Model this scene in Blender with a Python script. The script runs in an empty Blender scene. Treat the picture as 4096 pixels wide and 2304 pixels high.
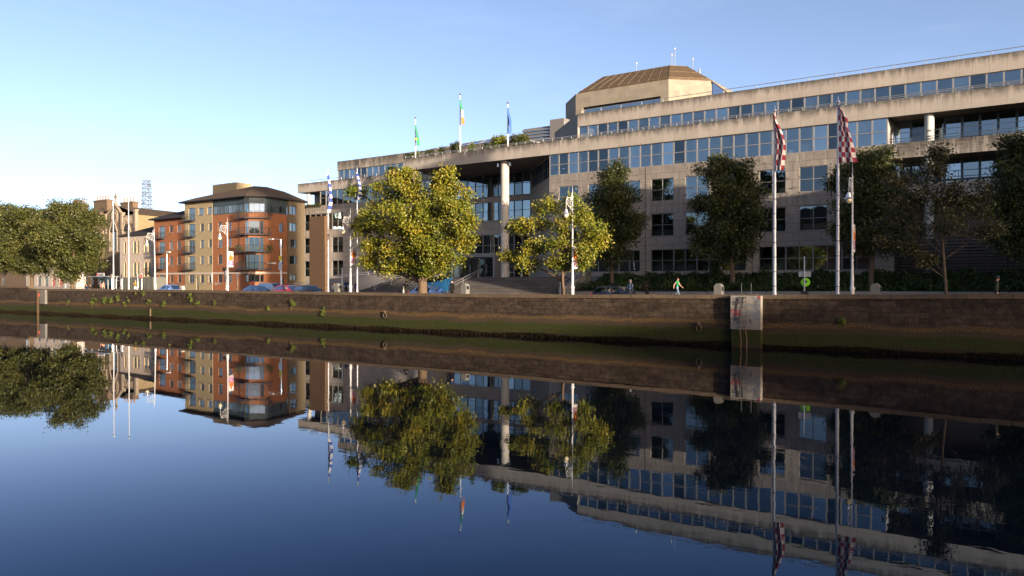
import bpy, bmesh, math, random
import numpy as np
from mathutils import Vector, Matrix

random.seed(7)
rng = np.random.default_rng(11)
C = bpy.context.scene.collection
R = math.radians

# ---------------------------------------------------------------- frame of the place
# quay frame: s runs along the quay wall, t away from the river, h above the water
FPX = 3186.0
HX, HY, EYE = 2048.0, 1131.0, 4.2
_k = 4475 / 3186.0
_l = math.hypot(_k, 1)
U = (_k / _l, -1 / _l)
N = (1 / _l, _k / _l)
OY = FPX * EYE / 213.5
DW = OY * N[1]
ROT = math.atan2(U[1], U[0])


def W(s, t, h):
    return Vector((s * U[0] + t * N[0], OY + s * U[1] + t * N[1], h))


def at(x, y, t):
    """where a sight line of the photograph meets the vertical plane t: (s, h)"""
    r = (x - HX) / FPX
    z = (DW + t) / (N[0] * r + N[1])
    return (r * z * U[0] + (z - OY) * U[1], EYE - (y - HY) / FPX * z)


def ppm(x, t):
    r = (x - HX) / FPX
    return FPX / ((DW + t) / (N[0] * r + N[1]))


# ---------------------------------------------------------------- camera, sky, sun
sc = bpy.context.scene
cd = bpy.data.cameras.new('camera')
cam = bpy.data.objects.new('camera', cd)
C.objects.link(cam)
cam.location = (0, 0, EYE)
cd.sensor_width = 36.0
cd.lens = 28.0
cam.rotation_euler = (R(90) - math.atan((1152 - HY) / FPX), 0, 0)
cd.clip_end = 3000
sc.camera = cam

SUN_EL = 8.0
SUN_TH = 18.0          # angle between the quay line and the sun's bearing
az = ROT - R(SUN_TH)   # mathematical angle of the direction to the sun
world = bpy.data.worlds.new('World')
sc.world = world
world.use_nodes = True
wn = world.node_tree
wn.nodes.clear()
wo = wn.nodes.new('ShaderNodeOutputWorld')
bg = wn.nodes.new('ShaderNodeBackground')
sky = wn.nodes.new('ShaderNodeTexSky')
sky.sky_type = 'NISHITA'
sky.sun_disc = False
sky.sun_elevation = R(SUN_EL)
sky.sun_rotation = R(90) - az
sky.altitude = 0
sky.air_density = 0.40
sky.dust_density = 1.3
sky.ozone_density = 1.0
bg.inputs['Strength'].default_value = 0.15
tint = wn.nodes.new('ShaderNodeMix')     # a clear evening sky leaning to periwinkle blue
tint.data_type = 'RGBA'
tint.blend_type = 'MULTIPLY'
tint.inputs[0].default_value = 1.0
tint.inputs[7].default_value = (1.13, .985, .90, 1)
wn.links.new(sky.outputs[0], tint.inputs[6])
wtc = wn.nodes.new('ShaderNodeTexCoord')
wmp = wn.nodes.new('ShaderNodeMapping')
wmp.inputs['Scale'].default_value = (2.2, 2.2, 5.5)
wmp.inputs['Rotation'].default_value = (.3, .5, .2)
wns = wn.nodes.new('ShaderNodeTexNoise')
wns.inputs['Scale'].default_value = 1.6
wns.inputs['Detail'].default_value = 7
wns.inputs['Roughness'].default_value = .62
wns.inputs['Distortion'].default_value = .8
wrp = wn.nodes.new('ShaderNodeMapRange')
wrp.inputs[1].default_value = .52
wrp.inputs[2].default_value = .85
wrp.inputs[3].default_value = 0
wrp.inputs[4].default_value = .035
wmx = wn.nodes.new('ShaderNodeMix')
wmx.data_type = 'RGBA'
wmx.inputs[7].default_value = (6.5, 6.9, 7.4, 1)
wn.links.new(wtc.outputs['Generated'], wmp.inputs[0])
wn.links.new(wmp.outputs[0], wns.inputs['Vector'])
wn.links.new(wns.outputs['Fac'], wrp.inputs[0])
wn.links.new(wrp.outputs[0], wmx.inputs[0])
wn.links.new(tint.outputs[2], wmx.inputs[6])
wn.links.new(wmx.outputs[2], bg.inputs['Color'])
wn.links.new(bg.outputs[0], wo.inputs[0])

sd = bpy.data.lights.new('sun', 'SUN')
sun = bpy.data.objects.new('sun', sd)
C.objects.link(sun)
sd.energy = 5.0
sd.angle = R(0.5)
sd.color = (1.0, 0.83, 0.64)
to_sun = Vector((math.cos(az) * math.cos(R(SUN_EL)), math.sin(az) * math.cos(R(SUN_EL)), math.sin(R(SUN_EL))))
sun.rotation_euler = to_sun.to_track_quat('Z', 'Y').to_euler()
sun.location = to_sun * 200
vs = sc.view_settings
vs.view_transform = 'Standard'
vs.look = 'None'
vs.exposure = 1.5
vs.gamma = 1.0
sc.cycles.max_bounces = 6
sc.cycles.transparent_max_bounces = 12
sc.cycles.caustics_reflective = False
sc.cycles.caustics_refractive = False


# ---------------------------------------------------------------- mesh helpers
class MB:
    """collects shapes and links them as ONE mesh object"""

    def __init__(self, off=(0, 0, 0)):
        self.v, self.f, self.m, self.uv = [], [], [], {}
        self.off = off

    def add(self, vs, fs, mi=0):
        b = len(self.v)
        self.v += [tuple(p) for p in vs]
        for f in fs:
            self.f.append(tuple(i + b for i in f))
            self.m.append(mi)

    def quad(self, a, b, c, d, mi=0):
        self.add([a, b, c, d], [(0, 1, 2, 3)], mi)

    def box(self, x0, x1, y0, y1, z0, z1, mi=0):
        self.add([(x0, y0, z0), (x1, y0, z0), (x1, y1, z0), (x0, y1, z0), (x0, y0, z1), (x1, y0, z1), (x1, y1, z1), (x0, y1, z1)],
                 [(3, 2, 1, 0), (4, 5, 6, 7), (0, 1, 5, 4), (1, 2, 6, 5), (2, 3, 7, 6), (3, 0, 4, 7)], mi)

    def bevbox(self, x0, x1, y0, y1, z0, z1, b, mi=0):
        bm = bmesh.new()
        bmesh.ops.create_cube(bm, size=1)
        for v in bm.verts:
            v.co = ((x0 + x1) / 2 + v.co.x * (x1 - x0), (y0 + y1) / 2 + v.co.y * (y1 - y0), (z0 + z1) / 2 + v.co.z * (z1 - z0))
        bmesh.ops.bevel(bm, geom=bm.edges[:], offset=b, segments=2, affect='EDGES')
        self.add([v.co[:] for v in bm.verts], [[v.index for v in f.verts] for f in bm.faces], mi)
        bm.free()

    def prism(self, poly, z0, z1, mi=0, top=True):
        """poly: ccw (x,y) seen from above; z0,z1 numbers or lists"""
        n = len(poly)
        a = z0 if isinstance(z0, (list, tuple)) else [z0] * n
        b = z1 if isinstance(z1, (list, tuple)) else [z1] * n
        vs = [(p[0], p[1], a[i]) for i, p in enumerate(poly)] + [(p[0], p[1], b[i]) for i, p in enumerate(poly)]
        fs = [(i, (i + 1) % n, n + (i + 1) % n, n + i) for i in range(n)]
        fs.append(tuple(range(n - 1, -1, -1)))
        if top:
            fs.append(tuple(range(n, 2 * n)))
        self.add(vs, fs, mi)

    def slabxz(self, poly, y0, y1, mi=0):
        """poly (x,z) extruded along y"""
        n = len(poly)
        vs = [(p[0], y0, p[1]) for p in poly] + [(p[0], y1, p[1]) for p in poly]
        fs = [(i, n + i, n + (i + 1) % n, (i + 1) % n) for i in range(n)]
        fs += [tuple(range(n)), tuple(range(2 * n - 1, n - 1, -1))]
        self.add(vs, fs, mi)

    def tube(self, pts, r, n=6, mi=0, cap=True):
        pts = [Vector(p) for p in pts]
        rs = r if isinstance(r, (list, tuple)) else [r] * len(pts)
        vs, fs = [], []
        prev = None
        for i, p in enumerate(pts):
            d = (pts[min(i + 1, len(pts) - 1)] - pts[max(i - 1, 0)]).normalized()
            if prev is None:
                ref = Vector((0, 0, 1)) if abs(d.z) < .9 else Vector((1, 0, 0))
                a = d.cross(ref).normalized()
            else:
                a = (prev - d * prev.dot(d)).normalized()
            prev = a
            b = d.cross(a)
            for k in range(n):
                w = 2 * math.pi * k / n
                vs.append(p + (a * math.cos(w) + b * math.sin(w)) * rs[i])
        for i in range(len(pts) - 1):
            for k in range(n):
                fs.append((i * n + k, i * n + (k + 1) % n, (i + 1) * n + (k + 1) % n, (i + 1) * n + k))
        if cap:
            fs.append(tuple(range(n - 1, -1, -1)))
            fs.append(tuple(range((len(pts) - 1) * n, len(pts) * n)))
        self.add(vs, fs, mi)

    def lathe(self, prof, n=12, c=(0, 0, 0), mi=0):
        vs, fs = [], []
        for (r, z) in prof:
            for k in range(n):
                w = 2 * math.pi * k / n
                vs.append((c[0] + r * math.cos(w), c[1] + r * math.sin(w), c[2] + z))
        for i in range(len(prof) - 1):
            for k in range(n):
                fs.append((i * n + k, i * n + (k + 1) % n, (i + 1) * n + (k + 1) % n, (i + 1) * n + k))
        fs.append(tuple(range(n - 1, -1, -1)))
        fs.append(tuple(range((len(prof) - 1) * n, len(prof) * n)))
        self.add(vs, fs, mi)

    def ball(self, c, r, mi=0, sub=1, sc_=(1, 1, 1)):
        bm = bmesh.new()
        bmesh.ops.create_icosphere(bm, subdivisions=sub + 1, radius=r)
        self.add([(c[0] + v.co.x * sc_[0], c[1] + v.co.y * sc_[1], c[2] + v.co.z * sc_[2]) for v in bm.verts],
                 [[v.index for v in f.verts] for f in bm.faces], mi)
        bm.free()

    def ribbon(self, pts, w, y, mi=0):
        """flat brush stroke in the x-z plane at depth y"""
        for (a, b) in zip(pts[:-1], pts[1:]):
            d = Vector((b[0] - a[0], b[1] - a[1]))
            if d.length < 1e-6:
                continue
            d.normalize()
            nx, nz = -d.y * w / 2, d.x * w / 2
            e = w * .3
            a2 = (a[0] - d.x * e, a[1] - d.y * e)
            b2 = (b[0] + d.x * e, b[1] + d.y * e)
            y -= .0007
            self.add([(a2[0] - nx, y, a2[1] - nz), (b2[0] - nx, y, b2[1] - nz), (b2[0] + nx, y, b2[1] + nz), (a2[0] + nx, y, a2[1] + nz)], [(0, 1, 2, 3)], mi)

    def mesh(self, name, mats, smooth=False):
        me = bpy.data.meshes.new(name)
        o = self.off
        me.from_pydata([(v[0] - o[0], v[1] - o[1], v[2] - o[2]) for v in self.v], [], self.f)
        mats = mats if isinstance(mats, (list, tuple)) else [mats]
        for m in mats:
            me.materials.append(m)
        if len(mats) > 1:
            me.polygons.foreach_set('material_index', self.m)
        if smooth:
            me.shade_smooth()
            try:
                me.set_sharp_from_angle(angle=R(40))
            except Exception:
                pass
        me.update()
        return me

    def build(self, name, mats, parent=None, smooth=False):
        return link(name, self.mesh(name, mats, smooth), parent)


def link(name, me, parent=None, loc=None, rotz=0):
    o = bpy.data.objects.new(name, me)
    C.objects.link(o)
    if parent:
        o.parent = parent
    if loc is not None:
        o.location = loc
    if rotz:
        o.rotation_euler = (0, 0, rotz)
    return o


def tag(o, label, cat, group=None):
    o['label'] = label
    o['category'] = cat
    if group:
        o['group'] = group
    return o


def thing(name, label, cat, s, t, h, group=None, rot=0.0):
    o = bpy.data.objects.new(name, None)
    o.empty_display_size = .3
    C.objects.link(o)
    o.location = W(s, t, h)
    o.rotation_euler = (0, 0, ROT + rot)
    return tag(o, label, cat, group)


def struct(name, mb, m, kind='structure'):
    o = mb.build(name, m)
    o.location = W(0, 0, 0)
    o.rotation_euler = (0, 0, ROT)
    o['kind'] = kind
    return o


# ---------------------------------------------------------------- materials
def nt(name):
    m = bpy.data.materials.new(name)
    m.use_nodes = True
    t = m.node_tree
    b = t.nodes['Principled BSDF']
    return m, t, b


def node(t, kind, **kw):
    n = t.nodes.new(kind)
    for k, v in kw.items():
        setattr(n, k, v)
    return n


def mth(t, op, a, b=None, c=None, clamp=False):
    n = t.nodes.new('ShaderNodeMath')
    n.operation = op
    n.use_clamp = clamp
    for i, x in enumerate((a, b, c)):
        if x is None:
            continue
        if isinstance(x, (int, float)):
            n.inputs[i].default_value = x
        else:
            t.links.new(x, n.inputs[i])
    return n.outputs[0]


def ramp(t, fac, stops, interp='LINEAR'):
    n = t.nodes.new('ShaderNodeValToRGB')
    cr = n.color_ramp
    cr.interpolation = interp
    while len(cr.elements) < len(stops):
        cr.elements.new(.5)
    for e, (p, c) in zip(cr.elements, stops):
        e.position = p
        e.color = (c[0], c[1], c[2], 1) if isinstance(c, (tuple, list)) else (c, c, c, 1)
    t.links.new(fac, n.inputs[0])
    return n.outputs[0]


def mixc(t, fac, a, b, blend='MIX'):
    n = t.nodes.new('ShaderNodeMix')
    n.data_type = 'RGBA'
    n.blend_type = blend
    for key, x in (('Factor', fac), ('A', a), ('B', b)):
        sock = [i for i in n.inputs if i.name == key and (i.type == ('VALUE' if key == 'Factor' else 'RGBA'))][0]
        if isinstance(x, (int, float)):
            sock.default_value = x
        elif isinstance(x, (tuple, list)):
            sock.default_value = (x[0], x[1], x[2], 1)
        else:
            t.links.new(x, sock)
    return [o for o in n.outputs if o.type == 'RGBA'][0]


def noise(t, vec, scale, detail=4, rough=.55, dims='3D'):
    n = t.nodes.new('ShaderNodeTexNoise')
    n.inputs['Scale'].default_value = scale
    n.inputs['Detail'].default_value = detail
    n.inputs['Roughness'].default_value = rough
    if vec is not None:
        t.links.new(vec, n.inputs['Vector'])
    return n.outputs['Fac']


def objvec(t, sx=1, sy=1, sz=1):
    tc = t.nodes.new('ShaderNodeTexCoord')
    mp = t.nodes.new('ShaderNodeMapping')
    mp.inputs['Scale'].default_value = (sx, sy, sz)
    t.links.new(tc.outputs['Object'], mp.inputs['Vector'])
    return mp.outputs[0]


def facade_uv(t, ox=0, oz=0):
    tc = t.nodes.new('ShaderNodeTexCoord')
    sp = t.nodes.new('ShaderNodeSeparateXYZ')
    t.links.new(tc.outputs['Object'], sp.inputs[0])
    cb = t.nodes.new('ShaderNodeCombineXYZ')
    t.links.new(mth(t, 'ADD', mth(t, 'ADD', sp.outputs[0], sp.outputs[1]), ox), cb.inputs[0])
    t.links.new(mth(t, 'ADD', sp.outputs[2], oz), cb.inputs[1])
    return cb.outputs[0], sp


def surf(name, col, rough=.75, var=.18, scale=2.0, brick=None, streak=0, bump=.0, metal=0.0, spec=.3, dirt=None):
    """plain weathered surface. brick=(w,h,mortar,mortar factor,variation,offset,ox,oz)"""
    m, t, b = nt(name)
    ov = objvec(t)
    n1 = noise(t, ov, scale, 6, .6)
    n2 = noise(t, ov, scale * 9, 3, .6)
    f = mth(t, 'ADD', mth(t, 'MULTIPLY', n1, var * 2.2), mth(t, 'MULTIPLY', n2, var * .9))
    f = mth(t, 'ADD', f, 1 - var * 1.55)
    hgt = n2
    if brick:
        w, hh, mo, mf, bv, offs, ox, oz = brick
        uv, _ = facade_uv(t, ox, oz)
        bt = t.nodes.new('ShaderNodeTexBrick')
        bt.offset = offs
        bt.inputs['Scale'].default_value = 1
        bt.inputs['Brick Width'].default_value = w
        bt.inputs['Row Height'].default_value = hh
        bt.inputs['Mortar Size'].default_value = mo
        bt.inputs['Mortar Smooth'].default_value = .2
        bt.inputs['Color1'].default_value = (1, 1, 1, 1)
        bt.inputs['Color2'].default_value = (1 - bv, 1 - bv, 1 - bv, 1)
        bt.inputs['Mortar'].default_value = (mf, mf, mf, 1)
        t.links.new(uv, bt.inputs['Vector'])
        bw = node(t, 'ShaderNodeRGBToBW')
        t.links.new(bt.outputs['Color'], bw.inputs[0])
        f = mth(t, 'MULTIPLY', f, bw.outputs[0])
        hgt = bw.outputs[0]
    if streak:
        tc = t.nodes.new('ShaderNodeTexCoord')
        sp = t.nodes.new('ShaderNodeSeparateXYZ')
        t.links.new(tc.outputs['Generated'], sp.inputs[0])
        up = mth(t, 'MULTIPLY', mth(t, 'SUBTRACT', sp.outputs[2], .35), 1.6, clamp=True)
        sn = noise(t, objvec(t, 1.6, 1.6, .22), 1.3, 5, .65)
        sn2 = noise(t, objvec(t, .8, .8, 3.0), 1.7, 4, .6)
        st = mth(t, 'MULTIPLY', mth(t, 'SUBTRACT', mth(t, 'ADD', sn, mth(t, 'MULTIPLY', up, .26)), .5), 4.5, clamp=True)
        st = mth(t, 'MULTIPLY', st, mth(t, 'ADD', mth(t, 'MULTIPLY', up, .75), .12))
        st = mth(t, 'MULTIPLY', st, mth(t, 'ADD', sn2, .35))
        f = mth(t, 'MULTIPLY', f, mth(t, 'SUBTRACT', 1.0, mth(t, 'MULTIPLY', st, streak)))
    cb = t.nodes.new('ShaderNodeCombineXYZ')
    for i in range(3):
        t.links.new(mth(t, 'MULTIPLY', f, col[i]), cb.inputs[i])
    cout = cb.outputs[0]
    if dirt:
        dn = noise(t, objvec(t, 1, 1, .4), .9, 5, .65)
        cout = mixc(t, mth(t, 'MULTIPLY', mth(t, 'SUBTRACT', dn, .48), 3.5, clamp=True), cout, dirt)
    t.links.new(cout, b.inputs['Base Color'])
    b.inputs['Roughness'].default_value = rough
    b.inputs['Metallic'].default_value = metal
    b.inputs['Specular IOR Level'].default_value = spec
    if bump:
        bp = t.nodes.new('ShaderNodeBump')
        bp.inputs['Strength'].default_value = .6
        bp.inputs['Distance'].default_value = bump
        t.links.new(hgt, bp.inputs['Height'])
        t.links.new(bp.outputs[0], b.inputs['Normal'])
    return m


def paint(name, col, rough=.35, metal=0, spec=.5, coat=0):
    m, t, b = nt(name)
    n1 = noise(t, objvec(t), 4, 4)
    f = mth(t, 'ADD', mth(t, 'MULTIPLY', n1, .24), .88)
    cb = t.nodes.new('ShaderNodeCombineXYZ')
    for i in range(3):
        t.links.new(mth(t, 'MULTIPLY', f, col[i]), cb.inputs[i])
    t.links.new(cb.outputs[0], b.inputs['Base Color'])
    b.inputs['Roughness'].default_value = rough
    b.inputs['Metallic'].default_value = metal
    b.inputs['Specular IOR Level'].default_value = spec
    b.inputs['Coat Weight'].default_value = coat
    b.inputs['Coat Roughness'].default_value = .05
    return m


def glassmat(name, tint=(.42, .47, .48), refl=.24, rcol=(.68, .84, .92), wob=.004):
    m, t, b = nt(name)
    t.nodes.remove(b)
    out = [n for n in t.nodes if n.type == 'OUTPUT_MATERIAL'][0]
    tr = t.nodes.new('ShaderNodeBsdfTransparent')
    oi = t.nodes.new('ShaderNodeObjectInfo')
    vv = mth(t, 'ADD', mth(t, 'MULTIPLY', oi.outputs['Random'], .5), .75)
    cb = t.nodes.new('ShaderNodeCombineXYZ')
    for i in range(3):
        t.links.new(mth(t, 'MULTIPLY', vv, tint[i]), cb.inputs[i])
    t.links.new(cb.outputs[0], tr.inputs[0])
    gl = t.nodes.new('ShaderNodeBsdfGlossy')
    gl.inputs['Color'].default_value = (*rcol, 1)
    gl.inputs['Roughness'].default_value = .015
    # each pane sits very slightly out of true
    nm = t.nodes.new('ShaderNodeTexNoise')
    nm.inputs['Scale'].default_value = .35
    nm.inputs['Detail'].default_value = 1
    gm = t.nodes.new('ShaderNodeNewGeometry')
    t.links.new(gm.outputs['Position'], nm.inputs['Vector'])
    bp = t.nodes.new('ShaderNodeBump')
    bp.inputs['Strength'].default_value = 1
    bp.inputs['Distance'].default_value = wob * 4
    t.links.new(nm.outputs['Fac'], bp.inputs['Height'])
    t.links.new(bp.outputs[0], gl.inputs['Normal'])
    lw = t.nodes.new('ShaderNodeLayerWeight')
    lw.inputs['Blend'].default_value = .35
    fac = mth(t, 'ADD', mth(t, 'MULTIPLY', lw.outputs['Fresnel'], .6), mth(t, 'ADD', mth(t, 'MULTIPLY', oi.outputs['Random'], .34), refl - .17), clamp=True)
    mx = t.nodes.new('ShaderNodeMixShader')
    t.links.new(fac, mx.inputs[0])
    t.links.new(tr.outputs[0], mx.inputs[1])
    t.links.new(gl.outputs[0], mx.inputs[2])
    t.links.new(mx.outputs[0], out.inputs[0])
    return m


def leafmat(name, stops, trans=.35, rough=.5):
    """leaf colours differ leaf by leaf and in big clumps"""
    m, t, b = nt(name)
    out = [n for n in t.nodes if n.type == 'OUTPUT_MATERIAL'][0]
    gm = t.nodes.new('ShaderNodeNewGeometry')
    nz = noise(t, objvec(t), .55, 3, .6)
    fac = mth(t, 'ADD', mth(t, 'MULTIPLY', gm.outputs['Random Per Island'], .30), mth(t, 'MULTIPLY', mth(t, 'SUBTRACT', nz, .22), 1.25), clamp=True)
    col = ramp(t, fac, stops)
    t.links.new(col, b.inputs['Base Color'])
    b.inputs['Roughness'].default_value = rough
    b.inputs['Specular IOR Level'].default_value = .35
    tl = t.nodes.new('ShaderNodeBsdfTranslucent')
    t.links.new(col, tl.inputs[0])
    mx = t.nodes.new('ShaderNodeMixShader')
    mx.inputs[0].default_value = trans
    t.links.new(b.outputs[0], mx.inputs[1])
    t.links.new(tl.outputs[0], mx.inputs[2])
    t.links.new(mx.outputs[0], out.inputs[0])
    return m


BP = 1.407  # facade bay
M = {}
M['stone'] = surf('stone_blocks', (.315, .275, .235), .8, .2, .8, brick=(BP, .92, .022, .42, .12, .5, 18.41, .0), streak=.55)
M['concrete'] = surf('pale_concrete', (.30, .266, .226), .85, .16, .9, brick=(BP, 12, .018, .6, .09, 0, 18.41, 1), streak=1.0)
M['concrete2'] = surf('plain_concrete', (.25, .225, .19), .85, .12, .9, brick=(1.1, .75, .01, .86, .16, .5, 0, 0), streak=.25)
M['tower_stone'] = surf('granite_facing', (.25, .22, .17), .85, .12, .5, brick=(2.1, 1.45, .02, .9, .2, .5, 0, 0), streak=.2)
M['column'] = surf('column_stone', (.42, .38, .32), .8, .12, .9, brick=(9, 1.2, .012, .75, .1, 0, 0, 0), streak=.2)
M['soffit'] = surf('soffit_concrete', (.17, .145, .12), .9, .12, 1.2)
M['alu'] = surf('window_metal', (.24, .225, .21), .45, .08, 5, spec=.5, metal=.3)
M['bluealu'] = surf('dark_blue_metal', (.045, .06, .085), .45, .1, 5, spec=.5)
M['glass'] = glassmat('window_glass')
M['dglass'] = glassmat('dark_glass', (.22, .24, .25), .26)
M['apglass'] = glassmat('flat_window_glass', (.16, .18, .19), .15, (.80, .90, .95))
M['interior'] = surf('office_interior', (.26, .25, .24), .9, .5, .7)
M['pale'] = surf('pale_inside', (.40, .40, .37), .8, .1, 2)
M['blind'] = surf('window_blind', (.36, .42, .42), .8, .08, 3)
M['steel'] = surf('steel', (.55, .55, .54), .3, .06, 6, metal=.8)
M['rib'] = surf('roof_rib', (.15, .115, .075), .8, .1, 2)
M['mast'] = surf('galvanised_mast', (.11, .11, .115), .7, .1, 3)
M['white'] = paint('white_paint', (.5, .49, .475), .45)
M['greypole'] = surf('worn_pole_paint', (.38, .385, .40), .4, .3, 1.6, metal=.2)
M['dark'] = paint('dark_metal', (.03, .03, .033), .45)
M['black'] = paint('black_paint', (.015, .015, .016), .4)
M['rooftile'] = surf('roof_panels', (.075, .05, .027), .8, .25, 1.5, brick=(1.9, 50, .05, 1.6, .1, 0, 0, 0))
M['louvre'] = surf('louvre_metal', (.13, .125, .12), .7, .1, 2)
M['solar'] = glassmat('roof_glazing', (.3, .34, .4), .55, (.75, .86, 1.0))
M['red_brick'] = surf('red_brick', (.225, .088, .038), .85, .14, 1.2, brick=(.23, .075, .008, 1.15, .25, .5, 0, 0))
M['beige_brick'] = surf('beige_brick', (.26, .205, .12), .85, .14, 1.2, brick=(.23, .075, .008, 1.1, .2, .5, 0, 0))
M['brown_brick'] = surf('brown_brick', (.13, .10, .062), .85, .14, 1.2, brick=(.23, .075, .008, 1.1, .2, .5, 0, 0))
M['teal_panel'] = surf('dark_teal_panel', (.035, .05, .055), .5, .15, 3)
M['slate'] = surf('slate_roof', (.105, .077, .052), .95, .22, 1.5, brick=(.5, .28, .03, .7, .25, .5, 0, 0), spec=.05)
M['dslate'] = surf('dark_slate_roof', (.045, .04, .038), .95, .22, 1.5, brick=(.5, .28, .03, .7, .25, .5, 0, 0), spec=.05)
M['cream'] = surf('cream_render', (.36, .305, .255), .85, .07, .8)
M['cream_trim'] = surf('tan_quoins', (.36, .27, .18), .85, .1, 3)
M['yellow_reveal'] = surf('pale_yellow_reveal', (.36, .30, .17), .85, .05, 3)
M['church'] = surf('church_stone', (.14, .112, .083), .9, .25, .7, brick=(.7, .32, .02, .75, .25, .5, 0, 0))
M['church_side'] = surf('rubble_stone', (.20, .15, .08), .9, .4, 1.6)
M['carved'] = surf('carved_stone', (.22, .175, .13), .85, .2, 2)
M['chimney'] = surf('old_brown_brick', (.11, .075, .047), .9, .25, 2)
M['pot'] = surf('clay_pots', (.26, .15, .09), .85, .15, 5)
M['cedar'] = surf('weathered_cedar', (.10, .058, .03), .8, .16, .8, brick=(.09, 40, .01, .8, .15, 0, 0, 0))
M['hoarding'] = surf('grey_hoarding', (.10, .10, .085), .8, .08, 1)
M['paving'] = surf('paving', (.30, .28, .25), .85, .15, 1, brick=(.9, .6, .015, .7, .12, .5, 0, 0))
M['steps'] = surf('granite_steps', (.105, .092, .083), .8, .25, 1.3, brick=(1.7, .33, .03, .5, .35, .5, 0, 0))
M['asphalt'] = surf('asphalt', (.05, .05, .05), .9, .2, 2)
M['soil'] = surf('soil', (.05, .04, .03), .95, .3, 1.5)
M['kerb'] = surf('pale_kerb_stone', (.21, .195, .17), .8, .15, 2)
M['ramp'] = surf('ramp_concrete', (.20, .185, .17), .85, .1, .8, brick=(2.4, 1.1, .015, .7, .1, .5, 0, 0))
M['bark'] = surf('bark', (.10, .068, .042), .9, .4, 5, bump=.03)
M['dbark'] = surf('dark_bark', (.075, .055, .04), .9, .4, 5, bump=.03)
M['leaf_yellow'] = leafmat('leaves_yellow_green', [(0, (.022, .04, .005)), (.28, (.075, .10, .009)), (.54, (.15, .15, .012)), (.84, (.30, .225, .018)), (1, (.30, .15, .02))], .16)
M['leaf_dark'] = leafmat('leaves_dark_green', [(0, (.012, .019, .005)), (.4, (.033, .044, .010)), (.72, (.074, .075, .016)), (.95, (.14, .11, .022)), (1, (.25, .12, .02))], .22)
M['leaf_olive'] = leafmat('leaves_olive', [(0, (.018, .027, .007)), (.45, (.058, .066, .015)), (.8, (.11, .105, .025)), (1, (.16, .14, .03))], .25)
M['leaf_brown'] = leafmat('leaves_browning', [(0, (.02, .024, .010)), (.5, (.045, .048, .015)), (.8, (.085, .06, .02)), (1, (.20, .09, .02))], .3)
M['leaf_fresh'] = leafmat('leaves_fresh_green', [(0, (.03, .06, .01)), (.5, (.09, .13, .02)), (1, (.20, .20, .03))], .35)
M['leaf_cover'] = leafmat('ground_cover_leaves', [(0, (.013, .024, .006)), (.5, (.03, .055, .011)), (1, (.09, .11, .018))], .25)
M['weed'] = surf('waterweed', (.016, .012, .007), .95, .5, 8, spec=.02)
M['rust'] = surf('rusty_iron', (.13, .085, .042), .8, .3, 5)
M['skin'] = paint('skin', (.50, .27, .18), .55)

# ---------------------------------------------------------------- water
def water_mat():
    m, t, b = nt('river_water')
    out = [n for n in t.nodes if n.type == 'OUTPUT_MATERIAL'][0]
    t.nodes.remove(b)
    n1 = noise(t, objvec(t, .55, 1.0, 1), 1.1, 2, .5)
    n2 = noise(t, objvec(t, .5, 1.0, 1), 5.0, 2, .5)
    n3 = noise(t, objvec(t, .05, .08, 1), 1.0, 2, .5)
    h = mth(t, 'ADD', mth(t, 'MULTIPLY', n1, 1.0), mth(t, 'MULTIPLY', n2, .16))
    h = mth(t, 'MULTIPLY', h, mth(t, 'ADD', mth(t, 'MULTIPLY', mth(t, 'SUBTRACT', n3, .42), 5.0, clamp=True), .3))
    bp = t.nodes.new('ShaderNodeBump')
    bp.inputs['Strength'].default_value = 1.0
    bp.inputs['Distance'].default_value = .0026
    t.links.new(h, bp.inputs['Height'])
    # murky water, mirror skin; steeper reflections painted darker and bluer in the gloss colour
    fr = t.nodes.new('ShaderNodeFresnel')
    fr.inputs['IOR'].default_value = 1.36
    t.links.new(bp.outputs[0], fr.inputs['Normal'])
    gl = t.nodes.new('ShaderNodeBsdfGlossy')
    gl.inputs['Roughness'].default_value = .012
    t.links.new(ramp(t, fr.outputs[0], [(.06, (.20, .36, .70)), (.16, (.45, .60, .83)), (.36, (.97, .98, 1.0))]), gl.inputs['Color'])
    t.links.new(bp.outputs[0], gl.inputs['Normal'])
    df = t.nodes.new('ShaderNodeBsdfDiffuse')
    df.inputs['Color'].default_value = (.001, .0025, .006, 1)
    mx = t.nodes.new('ShaderNodeMixShader')
    t.links.new(fr.outputs[0], mx.inputs[0])
    t.links.new(df.outputs[0], mx.inputs[1])
    t.links.new(gl.outputs[0], mx.inputs[2])
    t.links.new(mx.outputs[0], out.inputs[0])
    return m


m_ = MB()
m_.quad((-700, -51.5, 0), (500, -51.5, 0), (500, .4, 0), (-700, .4, 0))
struct('river_water', m_, water_mat())
m_ = MB()
m_.quad((-1500, -1200, -3), (1500, -1200, -3), (1500, 1500, -3), (-1500, 1500, -3))
struct('terrain', m_, M['soil'])

# ---------------------------------------------------------------- quay: wall, footpath, road
TOP = [(-700, 3.55), (-83.2, 3.72), (-83.0, 3.72), (-82.6, 3.40), (-45, 3.40), (-20, 3.33), (-2, 3.28), (10, 3.36), (20, 3.43), (34, 3.6), (60, 3.8), (500, 4.2)]


def interp(tab, x):
    for (a, va), (b, vb) in zip(tab[:-1], tab[1:]):
        if x <= b:
            return va + (vb - va) * (x - a) / (b - a)
    return tab[-1][1]


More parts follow.
